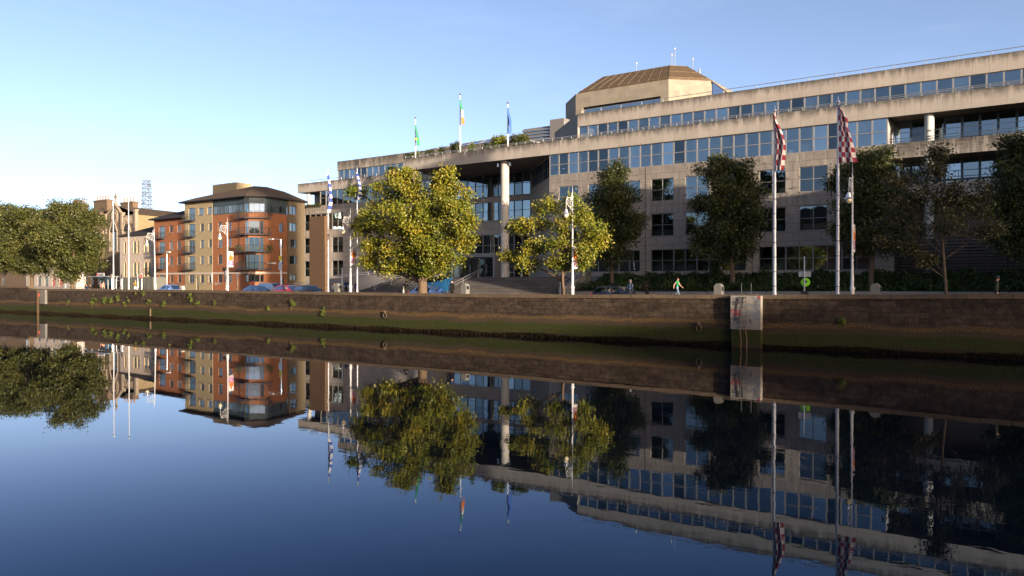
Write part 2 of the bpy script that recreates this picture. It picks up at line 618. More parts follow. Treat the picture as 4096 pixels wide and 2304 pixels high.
def wall_mat():
    m, t, b = nt('quay_masonry')
    tc = t.nodes.new('ShaderNodeTexCoord')
    sp = t.nodes.new('ShaderNodeSeparateXYZ')
    t.links.new(tc.outputs['Object'], sp.inputs[0])
    ov = objvec(t)
    big = noise(t, objvec(t, .35, 1, .8), .6, 4, .6)
    med = noise(t, ov, 2.2, 5, .6)
    fine = noise(t, ov, 13, 3, .6)
    speck = noise(t, ov, 30, 2, .5)
    uv = t.nodes.new('ShaderNodeCombineXYZ')
    t.links.new(sp.outputs[0], uv.inputs[0])
    t.links.new(mth(t, 'ADD', sp.outputs[2], mth(t, 'MULTIPLY', med, .03)), uv.inputs[1])
    bt = t.nodes.new('ShaderNodeTexBrick')
    bt.offset = .42
    bt.squash = .72
    bt.squash_frequency = 3
    bt.inputs['Scale'].default_value = 1
    bt.inputs['Brick Width'].default_value = 1.05
    bt.inputs['Row Height'].default_value = .31
    bt.inputs['Mortar Size'].default_value = .016
    bt.inputs['Mortar Smooth'].default_value = .4
    bt.inputs['Color1'].default_value = (1, 1, 1, 1)
    bt.inputs['Color2'].default_value = (.62, .62, .62, 1)
    bt.inputs['Mortar'].default_value = (.42, .42, .42, 1)
    t.links.new(uv.outputs[0], bt.inputs['Vector'])
    bw = node(t, 'ShaderNodeRGBToBW')
    t.links.new(bt.outputs['Color'], bw.inputs[0])
    # upper blocks
    rough_ = mth(t, 'MULTIPLY', mth(t, 'SUBTRACT', mth(t, 'ADD', mth(t, 'MULTIPLY', med, .6), mth(t, 'MULTIPLY', fine, .6)), .5), 5, clamp=True)
    blk = mixc(t, rough_, (.036, .026, .019), (.078, .055, .038))
    dk = mixc(t, mth(t, 'MULTIPLY', mth(t, 'SUBTRACT', big, .46), 5, clamp=True), (1, 1, 1), (.62, .60, .58))
    blk = mixc(t, 1.0, blk, dk, 'MULTIPLY')
    blk = mixc(t, 1.0, blk, bt.outputs['Color'], 'MULTIPLY')
    # pale lichen / efflorescence crust
    crust = mth(t, 'MULTIPLY', mth(t, 'MULTIPLY', mth(t, 'SUBTRACT', speck, .60), 6, clamp=True), mth(t, 'MULTIPLY', mth(t, 'SUBTRACT', med, .5), 5, clamp=True))
    blk = mixc(t, crust, blk, (.24, .18, .12))
    # ochre band, tan mud, moss, black weed, by height with ragged edges
    z = mth(t, 'ADD', sp.outputs[2], mth(t, 'ADD', mth(t, 'MULTIPLY', mth(t, 'SUBTRACT', big, .5), .9), mth(t, 'MULTIPLY', mth(t, 'SUBTRACT', med, .5), .35)))
    z = mth(t, 'ADD', z, mth(t, 'MULTIPLY', mth(t, 'SUBTRACT', fine, .5), .22))
    mud = mixc(t, fine, (.034, .025, .016), (.056, .04, .025))
    och = mixc(t, mth(t, 'MULTIPLY', mth(t, 'SUBTRACT', fine, .45), 6, clamp=True), mud, (.14, .08, .026))
    moss = mixc(t, mth(t, 'MULTIPLY', mth(t, 'SUBTRACT', speck, .35), 3, clamp=True), (.011, .015, .004), (.046, .05, .013))
    weed = mixc(t, speck, (.008, .007, .005), (.05, .035, .02))

    def step(lo, hi):
        return mth(t, 'MULTIPLY', mth(t, 'SUBTRACT', z, lo), 1 / (hi - lo), clamp=True)
    c = mixc(t, step(.24, .36), weed, moss)
    c = mixc(t, step(.98, 1.14), c, mud)
    c = mixc(t, step(1.36, 1.48), c, och)
    c = mixc(t, step(1.62, 1.74), c, blk)
    t.links.new(c, b.inputs['Base Color'])
    b.inputs['Roughness'].default_value = .9
    b.inputs['Specular IOR Level'].default_value = .15
    bp = t.nodes.new('ShaderNodeBump')
    bp.inputs['Strength'].default_value = .9
    bp.inputs['Distance'].default_value = .05
    hh = mth(t, 'ADD', mth(t, 'MULTIPLY', bw.outputs[0], .6), mth(t, 'ADD', mth(t, 'MULTIPLY', fine, .8), mth(t, 'MULTIPLY', med, .5)))
    t.links.new(hh, bp.inputs['Height'])
    t.links.new(bp.outputs[0], b.inputs['Normal'])
    return m


M['quay'] = wall_mat()
M['quaycope'] = surf('coping_stone', (.095, .068, .043), .9, .3, 2.5, brick=(1.6, 50, .015, .5, .2, 0, 0, 0), bump=.03)
wall = thing('quay_wall', 'long dark stone quay wall with green moss and black weed along the waterline', 'quay wall', -20, 0, -3)
off = (-20, 0, -3)
mb = MB(off)
xs = sorted(set([-400, -200, -120] + [x for x, _ in TOP if -400 < x < 120] + list(np.arange(-100, 80, 1.0)) + [120, 300]))
rs_ = random.Random(3)
pv = []
for x in xs:
    h = interp(TOP, x) - .27
    pv.append(x)
    mb.v += [(x - off[0], 0.16, -3), (x - off[0], 0.02, .1), (x - off[0], 0.0 + rs_.uniform(-.012, .012), 1.5), (x - off[0], rs_.uniform(-.012, .012) + .03, h), (x - off[0], .5, h)]
for i in range(len(xs) - 1):
    for k in range(4):
        a = i * 5 + k
        mb.f.append((a, a + 5, a + 6, a + 1))
        mb.m.append(0)
mb.v = [(p[0] + off[0], p[1], p[2]) for p in mb.v]
wb = MB((-20, 0, 0))   # material heights are read from the water level
wb.v, wb.f, wb.m = mb.v, mb.f, mb.m
o = wb.build('masonry', M['quay'], wall)
o.location = (0, 0, 3)
cp = MB(off)
x = -200.0
while x < 110:
    w_ = rs_.uniform(1.2, 1.9)
    h0, h1 = interp(TOP, x), interp(TOP, x + w_ - .02)
    if -84.5 < x < -82.5:
        h1 = h0
    y0 = -.05 + rs_.uniform(-.015, .01)
    d0 = rs_.uniform(-.012, .012)
    cp.add([(x, y0, h0 - .27), (x + w_ - .015, y0, h1 - .27), (x + w_ - .015, .52, h1 - .27), (x, .52, h0 - .27),
            (x + .01, y0 + .02, h0 + d0), (x + w_ - .025, y0 + .02, h1 + d0), (x + w_ - .015, .52, h1 + d0), (x, .52, h0 + d0)],
           [(3, 2, 1, 0), (4, 5, 6, 7), (0, 1, 5, 4), (1, 2, 6, 5), (2, 3, 7, 6), (3, 0, 4, 7)])
    x += w_
cp.build('coping', M['quaycope'], wall)

# footpath by the wall, road, far pavement (each a sheet with a real kerb step)
GP = 2.66   # river footpath
GR = 2.46   # road
GF = 2.85   # far pavement
g = MB()
g.box(-420, 300, .5, 3.0, 1.5, GP)
struct('footpath', g, M['paving'])
g = MB()
g.box(-420, 300, 3.0, 15.0, 1.2, GR)
struct('road', g, M['asphalt'])
g = MB()
for x in np.arange(-200, 100, 4.0):
    g.box(x, x + 2.0, 8.95, 9.07, GR + .002, GR + .006)
g.box(-200, 100, 6.3, 6.4, GR + .002, GR + .006)
struct('road_markings', g, M['white'])
g = MB()
g.box(-420, 300, 15.0, 31.0, 1.2, GF)
struct('pavement', g, M['paving'])
g = MB()
g.box(-420, 300, 31.0, 300, 1.0, 2.9)
struct('ground', g, M['paving'])
# ---------------------------------------------------------------- north bank behind the camera (seen only in glass and water)
g = MB()
g.box(-420, 300, -54, -51.5, -3, 2.3)
struct('quayside', g, M['quay'])
g = MB()
g.box(-420, 300, -300, -54, -1, 2.25)
struct('ground', g, M['asphalt'])
for i, (s0, s1, hh_, col) in enumerate(((-150, -86, 17.5, 'chimney'), (-85, -20, 16.0, 'church'), (-19, 33, 18.5, 'red_brick'), (34, 92, 17.0, 'chimney'))):
    nb = thing('terrace_building', ('tall brown brick terrace on the north bank, downstream of the rest', 'grey stone terrace with a slate roof on the north bank opposite the plane trees',
                                    'red brick terrace on the north bank straight across from the steps', 'brown brick terrace on the north bank, upstream of the rest')[i], 'building', (s0 + s1) / 2, -72, 2.25, 'terraces on the north bank')
    of = ((s0 + s1) / 2, -72, 2.25)
    b_ = MB(of)
    b_.box(s0, s1, -86, -72, 2.25, hh_)
    b_.build('wall', M[col], nb)
    b_ = MB(of)
    b_.slabxz([(s0 - .3, hh_), (s1 + .3, hh_), (s1 + .3, hh_ + .2), (s0 - .3, hh_ + .2)], -86.3, -71.7)
    b_.prism([(s0, -71.8), (s0, -79), (s1, -79), (s1, -71.8)][::-1], [hh_ + .2] * 4, [hh_ + .25, hh_ + 3.2, hh_ + 3.2, hh_ + .25])
    b_.build('roof', M['dslate'], nb)
    wm = MB()
    wm.box(-.6, .6, -.02, .06, 0, 1.9)
    me_ = wm.mesh('window', M['dglass'])
    for r_ in range(4):
        for c_ in range(6):
            link('window', me_, nb, (s0 + (c_ + .5) * (s1 - s0) / 6 - of[0], .02, 1.2 + r_ * 3.4))


# ---------------------------------------------------------------- facade helpers
def wallgrid(mb, p, ang, length, h0, h1, ops, reveal=.28, mi=0):
    """a wall sheet with real openings; p=(s,t) of its left end, ang its bearing in the s-t plane"""
    ca, sa = math.cos(ang), math.sin(ang)

    def P(u, d, h):
        return (p[0] + u * ca - d * sa, p[1] + u * sa + d * ca, h)
    ux = sorted({0, length} | {o_[0] for o_ in ops} | {o_[1] for o_ in ops})
    hx = sorted({h0, h1} | {o_[2] for o_ in ops} | {o_[3] for o_ in ops})
    for j in range(len(hx) - 1):
        run = None
        for i in range(len(ux)):
            solid = False
            if i < len(ux) - 1:
                cx, cz = (ux[i] + ux[i + 1]) / 2, (hx[j] + hx[j + 1]) / 2
                solid = not any(o_[0] < cx < o_[1] and o_[2] < cz < o_[3] for o_ in ops)
            if solid and run is None:
                run = ux[i]
            if not solid and run is not None:
                e = ux[i]
                mb.quad(P(run, 0, hx[j]), P(e, 0, hx[j]), P(e, 0, hx[j + 1]), P(run, 0, hx[j + 1]), mi)
                run = None
    for (a, b, c, d) in ops:
        r = reveal
        mb.quad(P(a, 0, c), P(a, 0, d), P(a, r, d), P(a, r, c), mi)
        mb.quad(P(b, 0, d), P(b, 0, c), P(b, r, c), P(b, r, d), mi)
        mb.quad(P(a, 0, d), P(b, 0, d), P(b, r, d), P(a, r, d), mi)
        mb.quad(P(a, 0, c), P(a, r, c), P(b, r, c), P(b, 0, c), mi)


_wc = {}


def window(parent, of, s, t, h, w, hh, cols=1, rows=2, ang=0.0, d=.10, fr='alu', gl='glass', bar=.065, name='window', blind=None, label=None, bars=None):
    """frame mesh with its glazing bars; the panes are one sub-part, a blind another"""
    key = (round(w, 3), round(hh, 3), cols, rows, fr, gl, bar, bars)
    if key not in _wc:
        f = MB()
        f.box(0, bar, 0, .12, 0, hh)
        f.box(w - bar, w, 0, .12, 0, hh)
        f.box(bar, w - bar, 0, .12, 0, bar)
        f.box(bar, w - bar, 0, .12, hh - bar, hh)
        for c_ in range(1, cols):
            x_ = w * c_ / cols
            f.box(x_ - bar / 2, x_ + bar / 2, .004, .116, bar, hh - bar)
        for r_ in range(1, rows):
            z_ = hh * r_ / rows if not bars else hh * bars
            f.box(bar, w - bar, -.012, .10, z_ - bar / 2, z_ + bar / 2)
        g_ = MB()
        for c_ in range(cols):
            for r_ in range(rows):
                tl = 0
                zz = [0, hh * bars, hh] if bars else [hh * q / rows for q in range(rows + 1)]
                g_.quad((w * c_ / cols + .01, .06, zz[r_] + .01), (w * (c_ + 1) / cols - .01, .06, zz[r_] + .01), (w * (c_ + 1) / cols - .01, .06, zz[r_ + 1] - .01), (w * c_ / cols + .01, .06, zz[r_ + 1] - .01))
        _wc[key] = (f.mesh(name, M[fr]), g_.mesh('pane', M[gl]))
    fm, gm = _wc[key]
    o_ = link(name, fm, parent, (s - of[0] - d * math.sin(ang), t - of[1] + d * math.cos(ang), h - of[2]), ang)
    link('pane', gm, o_)
    if blind:
        x0, x1, z0, z1, mm = blind
        b_ = MB()
        b_.box(x0 * w + .03, x1 * w - .03, .14, .155, z0 * hh + .03, z1 * hh - .03)
        b_.build('blind', M[mm], o_)
    if label:
        o_['label'] = label
    return o_


# ---------------------------------------------------------------- the civic offices
CS = -18.41
CE = 20.99
SR = 52.0
of = (0, 34, 4.9)
civ = thing('civic_offices', 'large pale stone office block in stepped terraces with long bands of blue glass', 'office building', *of)
W3, W2, WG = (13.65, 16.25), (9.6, 12.2), (5.5, 8.05)
ops = []
pw = []
for k in range(3):
    for q in (1, 4, 7):
        a = q + 9 * k
        ops += [(a * BP, (a + 2) * BP, *W3), (a * BP, (a + 2) * BP, *W2)]
        pw += [(CS + a * BP, W3, 2), (CS + a * BP, W2, 2)]
    a = 1 + 9 * k
    ops.append((a * BP, (a + 8) * BP, *WG))
    for q in range(4):
        pw.append((CS + (a + 2 * q) * BP, WG, 2))
mb = MB(of)
wallgrid(mb, (CS, 34), 0, CE - CS, 3.0, 17.74, ops)
# return into the right-hand loggia, joints cut as dark strips
mb.quad((CE, 34, 3.0), (CE, 37.5, 3.0), (CE, 37.5, 17.74), (CE, 34, 17.74))
mb.build('wall', M['stone'], civ)
jm = MB(of)
for q in (9.5, 18.5):
    x = CS + q * BP
    jm.box(x - .03, x + .03, 33.99, 34.05, 4.9, 17.7)
jm.build('movement_joint', M['black'], civ)
jm = MB(of)
jm.box(CS + .002, CE, 33.93, 34.06, 3.0, 5.05)
jm.build('plinth', M['concrete2'], civ)
rw = random.Random(5)
for (s_, hr, n_) in pw:
    bl = None
    r_ = rw.random()
    if r_ < .22:
        bl = (.1, .9, .0, .3, 'blind')
    elif r_ < .40:
        bl = (.5, 1, .5, 1, 'blind')
    window(civ, of, s_, 34, hr[0], n_ * BP, hr[1] - hr[0], n_, 2, blind=bl, gl='glass')
# band window of 28 bays
for k in range(28):
    r_ = rw.random()
    bl = None
    if r_ < .22:
        bl = (.08, .92, .02, .16 + .18 * rw.random(), 'pale')
    elif r_ < .32:
        bl = (.62, .98, 0, 1, 'blind')
    elif r_ < .46:
        bl = (0, 1, .35 + .4 * rw.random(), 1, 'blind')
    window(civ, of, CS + k * BP, 34, 17.74, BP - .002, 2.66, 1, 2, d=.05, bar=.075, blind=bl)
# what stands behind the glass
im = MB(of)
for (z0, z1) in ((3.0, 8.9), (8.95, 13.0), (13.05, 17.2), (17.25, 20.9)):
    im.box(CS + .05, CE - .05, 37.6, 37.7, z0, z1)
    im.box(CS + .05, CE - .05, 34.5, 37.6, z1, z1 + .04)
im.box(CE - .06, CE - .01, 34.3, 37.6, 3.0, 20.9)
im.box(CS + .1, CS + .16, 35.2, 37.6, 3.0, 17.5)
im.build('interior', M['interior'], civ)
im = MB(of)
for k in range(2, 28, 5):
    for z0, z1 in ((5.5, 8.0), (9.6, 12.2), (13.65, 16.3), (17.8, 20.4)):
        x = CS + k * BP + .9
        im.box(x, x + .4, 34.75, 35.15, z0, z1)
for k in range(28):
    for z0 in (5.5, 9.6, 13.65, 17.8):
        if rw.random() < .55:
            x = CS + k * BP + rw.uniform(.1, .7)
            w_ = rw.uniform(.3, .7)
            im.box(x, x + w_, 35.0, 35.5, z0, z0 + rw.uniform(.25, .7))
im.build('interior_fittings', M['pale'], civ)

# parapet over the canopy and the whole wing, its soffit
sL = -43.34
mb = MB(of)
mb.box(sL, SR, 33.86, 34.26, 20.40, 22.10)
mb.box(sL, sL + .4, 34.26, 43.6, 20.40, 22.10)
mb.build('parapet', M['concrete'], civ)
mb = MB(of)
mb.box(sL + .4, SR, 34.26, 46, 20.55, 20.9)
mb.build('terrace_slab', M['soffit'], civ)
# columns carrying the canopy
for (cx, ct) in ((-26.23, 35.2), (-42.0, 35.2)):
    cm = MB(of)
    cm.lathe([(.56, 0), (.56, 15.45)], 28, (cx, ct, 4.9))
    for q in range(1, 13):
        cm.lathe([(.545, 0), (.567, .01), (.567, .03), (.545, .04)], 28, (cx, ct, 4.9 + q * 1.2))
    cm.lathe([(.6, 0), (.64, .05), (.64, .16), (.5, .2)], 28, (cx, ct, 20.34))
    cm.build('column', M['column'], civ, True)
    lm = MB(of)
    for dx in (-.95, .95):
        lm.box(cx + dx - .12, cx + dx + .12, ct - .3, ct - .06, 19.75, 20.2)
    lm.build('floodlight', M['steel'], civ)

# railings
def railing(s0, s1, t, h, hh_=.34, step=1.407, lean=.12, rails=(1.0, .55)):
    r_ = MB(of)
    n_ = max(1, int(round((s1 - s0) / step)))
    for i in range(n_ + 1):
        x = s0 + (s1 - s0) * i / n_
        r_.tube([(x, t, h - .02), (x, t - lean, h + hh_)], .045, 5)
    for f in rails:
        r_.tube([(s0, t - lean * f, h + hh_ * f), (s1, t - lean * f, h + hh_ * f)], .04, 5)
    r_.build('railing', M['steel'], civ)


railing(sL + .2, SR, 34.1, 22.1)
railing(-15.5, SR, 37.15, 25.8, .42, 2.814, .05, (1.0,))

# upper floor, set back
US = -15.95
UT = 37.0
mb = MB(of)
mb.box(US, SR, UT - .12, UT + .3, 24.15, 25.80)
mb.build('parapet', M['concrete'], civ)
mb = MB(of)
mb.box(US, SR, UT - .02, UT + .2, 20.9, 22.2)
# blue-grey return on the left, running back at 45 degrees
L_ = 9.2
mb.prism([(US, UT - .12), (US + .3, UT + .2), (US - L_ + .3, UT + L_), (US - L_, UT + L_ - .3)], 20.9, 25.78)
mb.prism([(US - L_, UT + L_ - .3), (US - L_, UT + L_ + .1), (-31, UT + L_ + .1), (-31, UT + L_ - .3)][::-1], 20.9, 23.6)
mb.build('wall', M['concrete2'], civ)
k = 0
x = US + .03
while x < SR - BP:
    r_ = rw.random()
    bl = None
    if r_ < .30 and k < 16:
        bl = (0, 1, .35 + .3 * rw.random(), 1, 'blind')
    elif r_ < .30:
        bl = (0, 1, .0 if rw.random() < .5 else .4, 1, 'blind')
    window(civ, of, x, UT, 22.2, BP - .002, 1.95, 1, 1, d=.02, bar=.07, blind=bl, name='window')
    x += BP
    k += 1
im = MB(of)
im.box(US + .5, SR, UT + 3.2, UT + 3.3, 20.9, 25.7)
im.box(US + .5, SR, UT + .35, UT + 3.2, 24.3, 24.36)
im.build('interior', M['interior'], civ)
mb = MB(of)
mb.box(US + .35, SR, UT + .3, 60, 25.0, 25.25)
mb.build('roof', M['soffit'], civ)

# octagonal granite tower standing well behind the front block
OT, OL, ORR, CH = 133.4, -73.95, -47.1, 8.27
ZB, ZT, ZR, ZP = 2.9, 54.9, 55.8, 60.8
tow = thing('granite_tower', 'octagonal pale stone tower top with a ribbed brown roof, behind the office block', 'tower', -60, OT, ZB)
oft = (-60, OT, ZB)
DEP = 26.6
octo = [(OL, OT), (ORR, OT), (ORR + CH, OT + CH), (ORR + CH, OT + CH + DEP), (ORR, OT + 2 * CH + DEP), (OL, OT + 2 * CH + DEP), (OL - CH, OT + CH + DEP), (OL - CH, OT + CH)]
w0, _ = at(2329, 440, OT)
w1, _ = at(2641, 400, OT)
mb = MB(oft)
wallgrid(mb, (OL, OT), 0, ORR - OL, ZB, ZT, [(w0 - OL, w1 - OL, 46.3, 51.0)], .9)
for i in range(1, 8):
    a, b = octo[i], octo[(i + 1) % 8]
    mb.quad((a[0], a[1], ZB), (b[0], b[1], ZB), (b[0], b[1], ZT), (a[0], a[1], ZT))


def ins(d):
    q_ = d * .41
    return [(OL + q_, OT + d), (ORR - q_, OT + d), (ORR + CH - d, OT + CH + q_), (ORR + CH - d, OT + CH + DEP - q_), (ORR - q_, OT + 2 * CH + DEP - d), (OL + q_, OT + 2 * CH + DEP - d), (OL - CH + d, OT + CH + DEP - q_), (OL - CH + d, OT + CH + q_)]


i0 = ins(1.3)
for i in range(8):
    a, b, c, d = octo[i], octo[(i + 1) % 8], i0[(i + 1) % 8], i0[i]
    mb.quad((*a, ZT), (*b, ZT), (*c, ZT), (*d, ZT))
mb.build('wall', M['tower_stone'], tow)
window(tow, oft, w0, OT, 46.3, w1 - w0, 4.4, 10, 1, d=.8, fr='bluealu', gl='dglass', bar=.15, name='strip_window')
im = MB(oft)
im.box(w0 - .4, w1 + .4, OT + 4, OT + 4.1, 44, 54)
im.build('interior', M['interior'], tow)
rf = MB(oft)
i1, i2 = ins(1.4), ins(8.7)
rf.prism(i1, ZT - .1, ZR)
for i in range(8):
    a, b, c, d = i1[i], i1[(i + 1) % 8], i2[(i + 1) % 8], i2[i]
    rf.quad((*a, ZR), (*b, ZR), (*c, ZP), (*d, ZP))
rf.add([(*p, ZP) for p in i2], [tuple(range(8))])
rf.build('roof', M['rooftile'], tow)
rb = MB(oft)
for i in (7, 0, 1, 2):
    a, b, c, d = i1[i], i1[(i + 1) % 8], i2[(i + 1) % 8], i2[i]
    n_ = 9 if i == 0 else 4
    for q in range(n_ + 1):
        f = q / n_
        p0 = (a[0] + (b[0] - a[0]) * f, a[1] + (b[1] - a[1]) * f)
        p1 = (d[0] + (c[0] - d[0]) * f, d[1] + (c[1] - d[1]) * f)
        rb.tube([(*p0, ZT + .1), (*p0, ZR + .04), (*p1, ZP + .04)], .055, 4)
    for f in (0.0, .48, .98):
        z = ZR + (ZP - ZR) * f + .05
        A = (a[0] + (d[0] - a[0]) * f, a[1] + (d[1] - a[1]) * f, z)
        B = (b[0] + (c[0] - b[0]) * f, b[1] + (c[1] - b[1]) * f, z)
        rb.tube([A, B], .055, 4)
rb.build('roof_ribs', M['rib'], tow)
for (px, y0, y1, tt) in ((2545, 292, 253, 146), (2686, 268, 219, 146), (2698, 268, 195, 148), (2770, 285, 236, 150), (2796, 300, 278, 147)):
    s_, h1_ = at(px, y1, tt)
    am = MB(oft)
    am.tube([(s_, tt, 57.0), (s_, tt, h1_)], .10 if px < 2790 else .28, 5)
    am.lathe([(.16, 0), (.18, .2), (.04, .5)], 6, (s_, tt, h1_ - .2))
    am.build('antenna', M['steel'], tow)
cg = MB(oft)
gx, gt = ORR + CH, OT + 8.0
cg.prism([(gx, gt), (gx + 11.4, gt), (gx + 11.4, gt + 18), (gx, gt + 18)], 40, [54.5, 44.8, 44.8, 54.5])
cg.build('sloping_skylight', M['solar'], tow)
cg = MB(oft)
for q in range(4):
    y_ = gt - .1 + q * 4
    cg.tube([(gx, y_, 54.8), (gx + 11.6, y_, 45.0)], .22, 4)
cg.tube([(gx + 3, gt - .2, 52), (gx + 3, gt - .2, 44)], .18, 4)
cg.build('skylight_frame', M['tower_stone'], tow)

# glazed slope and louvred roof behind the planted terrace
sa, ha = at(1668, 598, 50)
sb, hb = at(2060, 545, 50)
mb = MB(of)
mb.quad((sa - 1.2, 47, 24.8), (sb, 47, 24.8), (sb, 52, 27.5), (sa + 1.2, 52, 27.0))
mb.build('roof_glazing', M['solar'], civ)
mb = MB(of)
for q in range(9):
    f = q / 8
    mb.tube([(sa - 1.2 + (sb - sa + 1.2) * f, 46.96, 24.85), (sa + 1.2 + (sb - sa - 1.2) * f, 51.96, 27.06 + .5 * f)], .06, 4)
for f in (0, .5, 1):
    mb.tube([(sa - 1.2 + 2.4 * f, 47 + 5 * f - .04, 24.85 + 2.2 * f), (sb, 47 + 5 * f - .04, 24.85 + 2.7 * f)], .06, 4)
mb.build('glazing_bars', M['alu'], civ)
mb = MB(of)
s2, _ = at(2255, 520, 52)
for q in range(8):
    z = 24.45 + q * .48
    mb.add([(sb + .3, 51.5, z), (s2, 51.5, z), (s2, 51.9, z + .46), (sb + .3, 51.9, z + .46)], [(0, 1, 2, 3)])
    mb.box(sb + .3, s2, 51.35, 51.6, z - .05, z + .06)
mb.box(s2 - 2, s2 + .5, 51.2, 54, 26, 29.0)
mb.build('louvred_roof', M['louvre'], civ)

# ---- recessed entrance court
RB = 44.0
wl = MB(of)
ent_ops = [(0, 15.9, 17.0, 20.3), (0, 15.9, 13.45, 16.2), (.0, 15.9, 4.95, 11.4)]
wallgrid(wl, (-44.0, RB), 0, 16.0, 4.9, 20.55, ent_ops, .2)
wallgrid(wl, (-28.0, RB), -math.pi / 4, 13.75, 4.9, 20.55, [(.1, 13.6, 17.74, 20.3), (1.0, 5.2, 5.5, 7.9)], .2)
wl.build('wall', M['stone'], civ)
for k in range(11):
    x = -43.95 + k * 1.44
    window(civ, of, x, RB, 17.0, 1.438, 3.3, 1, 2, d=.06, fr='bluealu', gl='glass', name='court_window', bars=.52)
    window(civ, of, x, RB, 13.45, 1.438, 2.75, 1, 2, d=.06, fr='bluealu', gl='glass', name='court_window')
for k in range(11):
    x = -43.95 + k * 1.44
    window(civ, of, x, RB, 4.97, 1.438, 6.4, 1, 4, d=.06, fr='alu', gl='dglass', name='entrance_glazing')
for k in range(10):
    a_ = -math.pi / 4
    u_ = .1 + k * 1.35
    window(civ, of, -28.0 + u_ * math.cos(a_), RB + u_ * math.sin(a_), 17.74, 1.348, 2.56, 1, 2, ang=a_, d=.06, fr='bluealu', gl='dglass', name='court_window')
u_ = 1.0
window(civ, of, -28.0 + u_ * math.cos(a_), RB + u_ * math.sin(a_), 5.5, 4.2, 2.4, 3, 2, ang=a_, d=.06, gl='dglass', name='court_window')
# dark fascia strip under the canopy, entrance porch with its doors and paper notices
mb = MB(of)
mb.box(-40.0, -33.2, 42.2, 43.9, 8.0, 8.55)
mb.box(-40.0, -39.7, 42.2, 43.9, 4.9, 8.0)
mb.box(-33.5, -33.2, 42.2, 43.9, 4.9, 8.0)
mb.build('entrance_porch', M['alu'], civ)
for dx in (-39.6, -38.05, -36.5, -34.95):
    d_ = MB(of)
    d_.box(dx, dx + .1, 42.3, 42.38, 4.95, 7.95)
    d_.box(dx + 1.35, dx + 1.45, 42.3, 42.38, 4.95, 7.95)
    d_.box(dx + .1, dx + 1.35, 42.3, 42.38, 4.95, 5.2)
    d_.box(dx + .1, dx + 1.35, 42.3, 42.38, 7.8, 7.95)
    dd = d_.build('door', M['dark'], civ)
    p_ = MB(of)
    p_.quad((dx + .1, 42.33, 5.2), (dx + 1.35, 42.33, 5.2), (dx + 1.35, 42.33, 7.8), (dx + .1, 42.33, 7.8))
    p_.build('pane', M['dglass'], dd)
    p_ = MB(of)
    p_.tube([(dx + .25, 42.25, 5.7), (dx + .25, 42.25, 6.9)], .03, 5)
    p_.build('handle', M['steel'], dd)
M['yellow'] = paint('yellow_notice', (.75, .55, .02), .6)
for (x, z, w_, h_, mm) in ((-30.9, 6.15, .55, .55, 'yellow'), (-30.9, 7.2, .55, .5, 'yellow'), (-32.1, 6.0, .3, .45, 'white'), (-29.4, 6.0, .4, .75, 'white'), (-32.0, 7.6, .7, .5, 'white'), (-29.4, 7.3, .3, .5, 'white')):
    n_ = MB(of)
    n_.box(x, x + w_, RB - .03, RB - .01, z, z + h_)
    n_.build('notice', M[mm], civ)
im = MB(of)
for (z0, z1) in ((4.9, 12.4), (12.5, 16.6), (16.7, 20.5)):
    im.box(-44, -20, 48.0, 48.1, z0, z1)
    im.box(-44, -24, 44.4, 48, z1, z1 + .05)
im.build('interior', M['interior'], civ)
g = MB()
g.box(-44.4, -18.0, 31.0, 44.2, 2.9, 4.9)
struct('plaza', g, M['paving'])

# ---- loggias at the right end
mb = MB(of)
mb.box(CE, SR, 33.9, 34.25, 16.3, 17.74)
mb.box(CE, SR, 33.9, 34.25, 12.35, 13.7)
mb.build('balcony_parapet', M['concrete'], civ)
mb = MB(of)
mb.box(CE, SR, 34.25, 37.9, 16.35, 16.75)
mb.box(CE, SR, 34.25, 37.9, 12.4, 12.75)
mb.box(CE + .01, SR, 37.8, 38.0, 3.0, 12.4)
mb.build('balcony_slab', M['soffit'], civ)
k = 0
x = CE + .05
while x < SR - 2:
    for (z0, hh_) in ((16.75, 3.75), (12.75, 3.55)):
        window(civ, of, x, 37.4, z0, 1.498, hh_, 1, 2, d=.05, fr='bluealu', gl='glass', bar=.11, name='loggia_window', bars=.42)
    x += 1.5
im = MB(of)
for (z0, z1) in ((12.8, 16.3), (16.8, 20.5)):
    im.box(CE, SR, 40.4, 40.5, z0, z1)
    im.box(CE, SR, 37.9, 40.4, z1, z1 + .04)
im.build('interior', M['interior'], civ)
for cx in (24.55, 36.4, 48.2):
    for z0, z1 in ((3.0, 12.35), (13.7, 16.3), (17.74, 20.4)):
        pass
    cm = MB(of)
    cm.lathe([(.43, 0), (.43, 17.6)], 24, (cx, 34.75, 3.0))
    cm.build('column', M['pale'], civ, True)
rl = MB(of)
for z0 in (17.74, 13.7):
    for dz in (.25, .5, 1.05):
        rl.tube([(CE + .1, 34.2, z0 + dz), (SR, 34.2, z0 + dz)], .035, 5)
    x = CE + .5
    while x < SR:
        rl.tube([(x, 34.2, z0 - .02), (x, 34.2, z0 + 1.05)], .04, 5)
        x += 2.8
rl.build('railing', M['bluealu'], civ)
lv = MB(of)
z = 5.0
while z < 8.4:
    lv.add([(CE + .6, 34.1, z), (SR, 34.1, z), (SR, 34.4, z + .16), (CE + .6, 34.4, z + .16)], [(0, 1, 2, 3)])
    lv.box(CE + .6, SR, 34.06, 34.12, z - .02, z + .05)
    z += .3
x = CE + 1
while x < SR:
    lv.box(x, x + .1, 34.42, 34.55, 4.5, 8.4)
    x += 3
lv.build('louvre_screen', M['dark'], civ)

mb = MB(of)
mb.box(CE + .004, CE + .62, 34.0, 34.5, 3.0, 12.34)
mb.build('pier', M['stone'], civ)
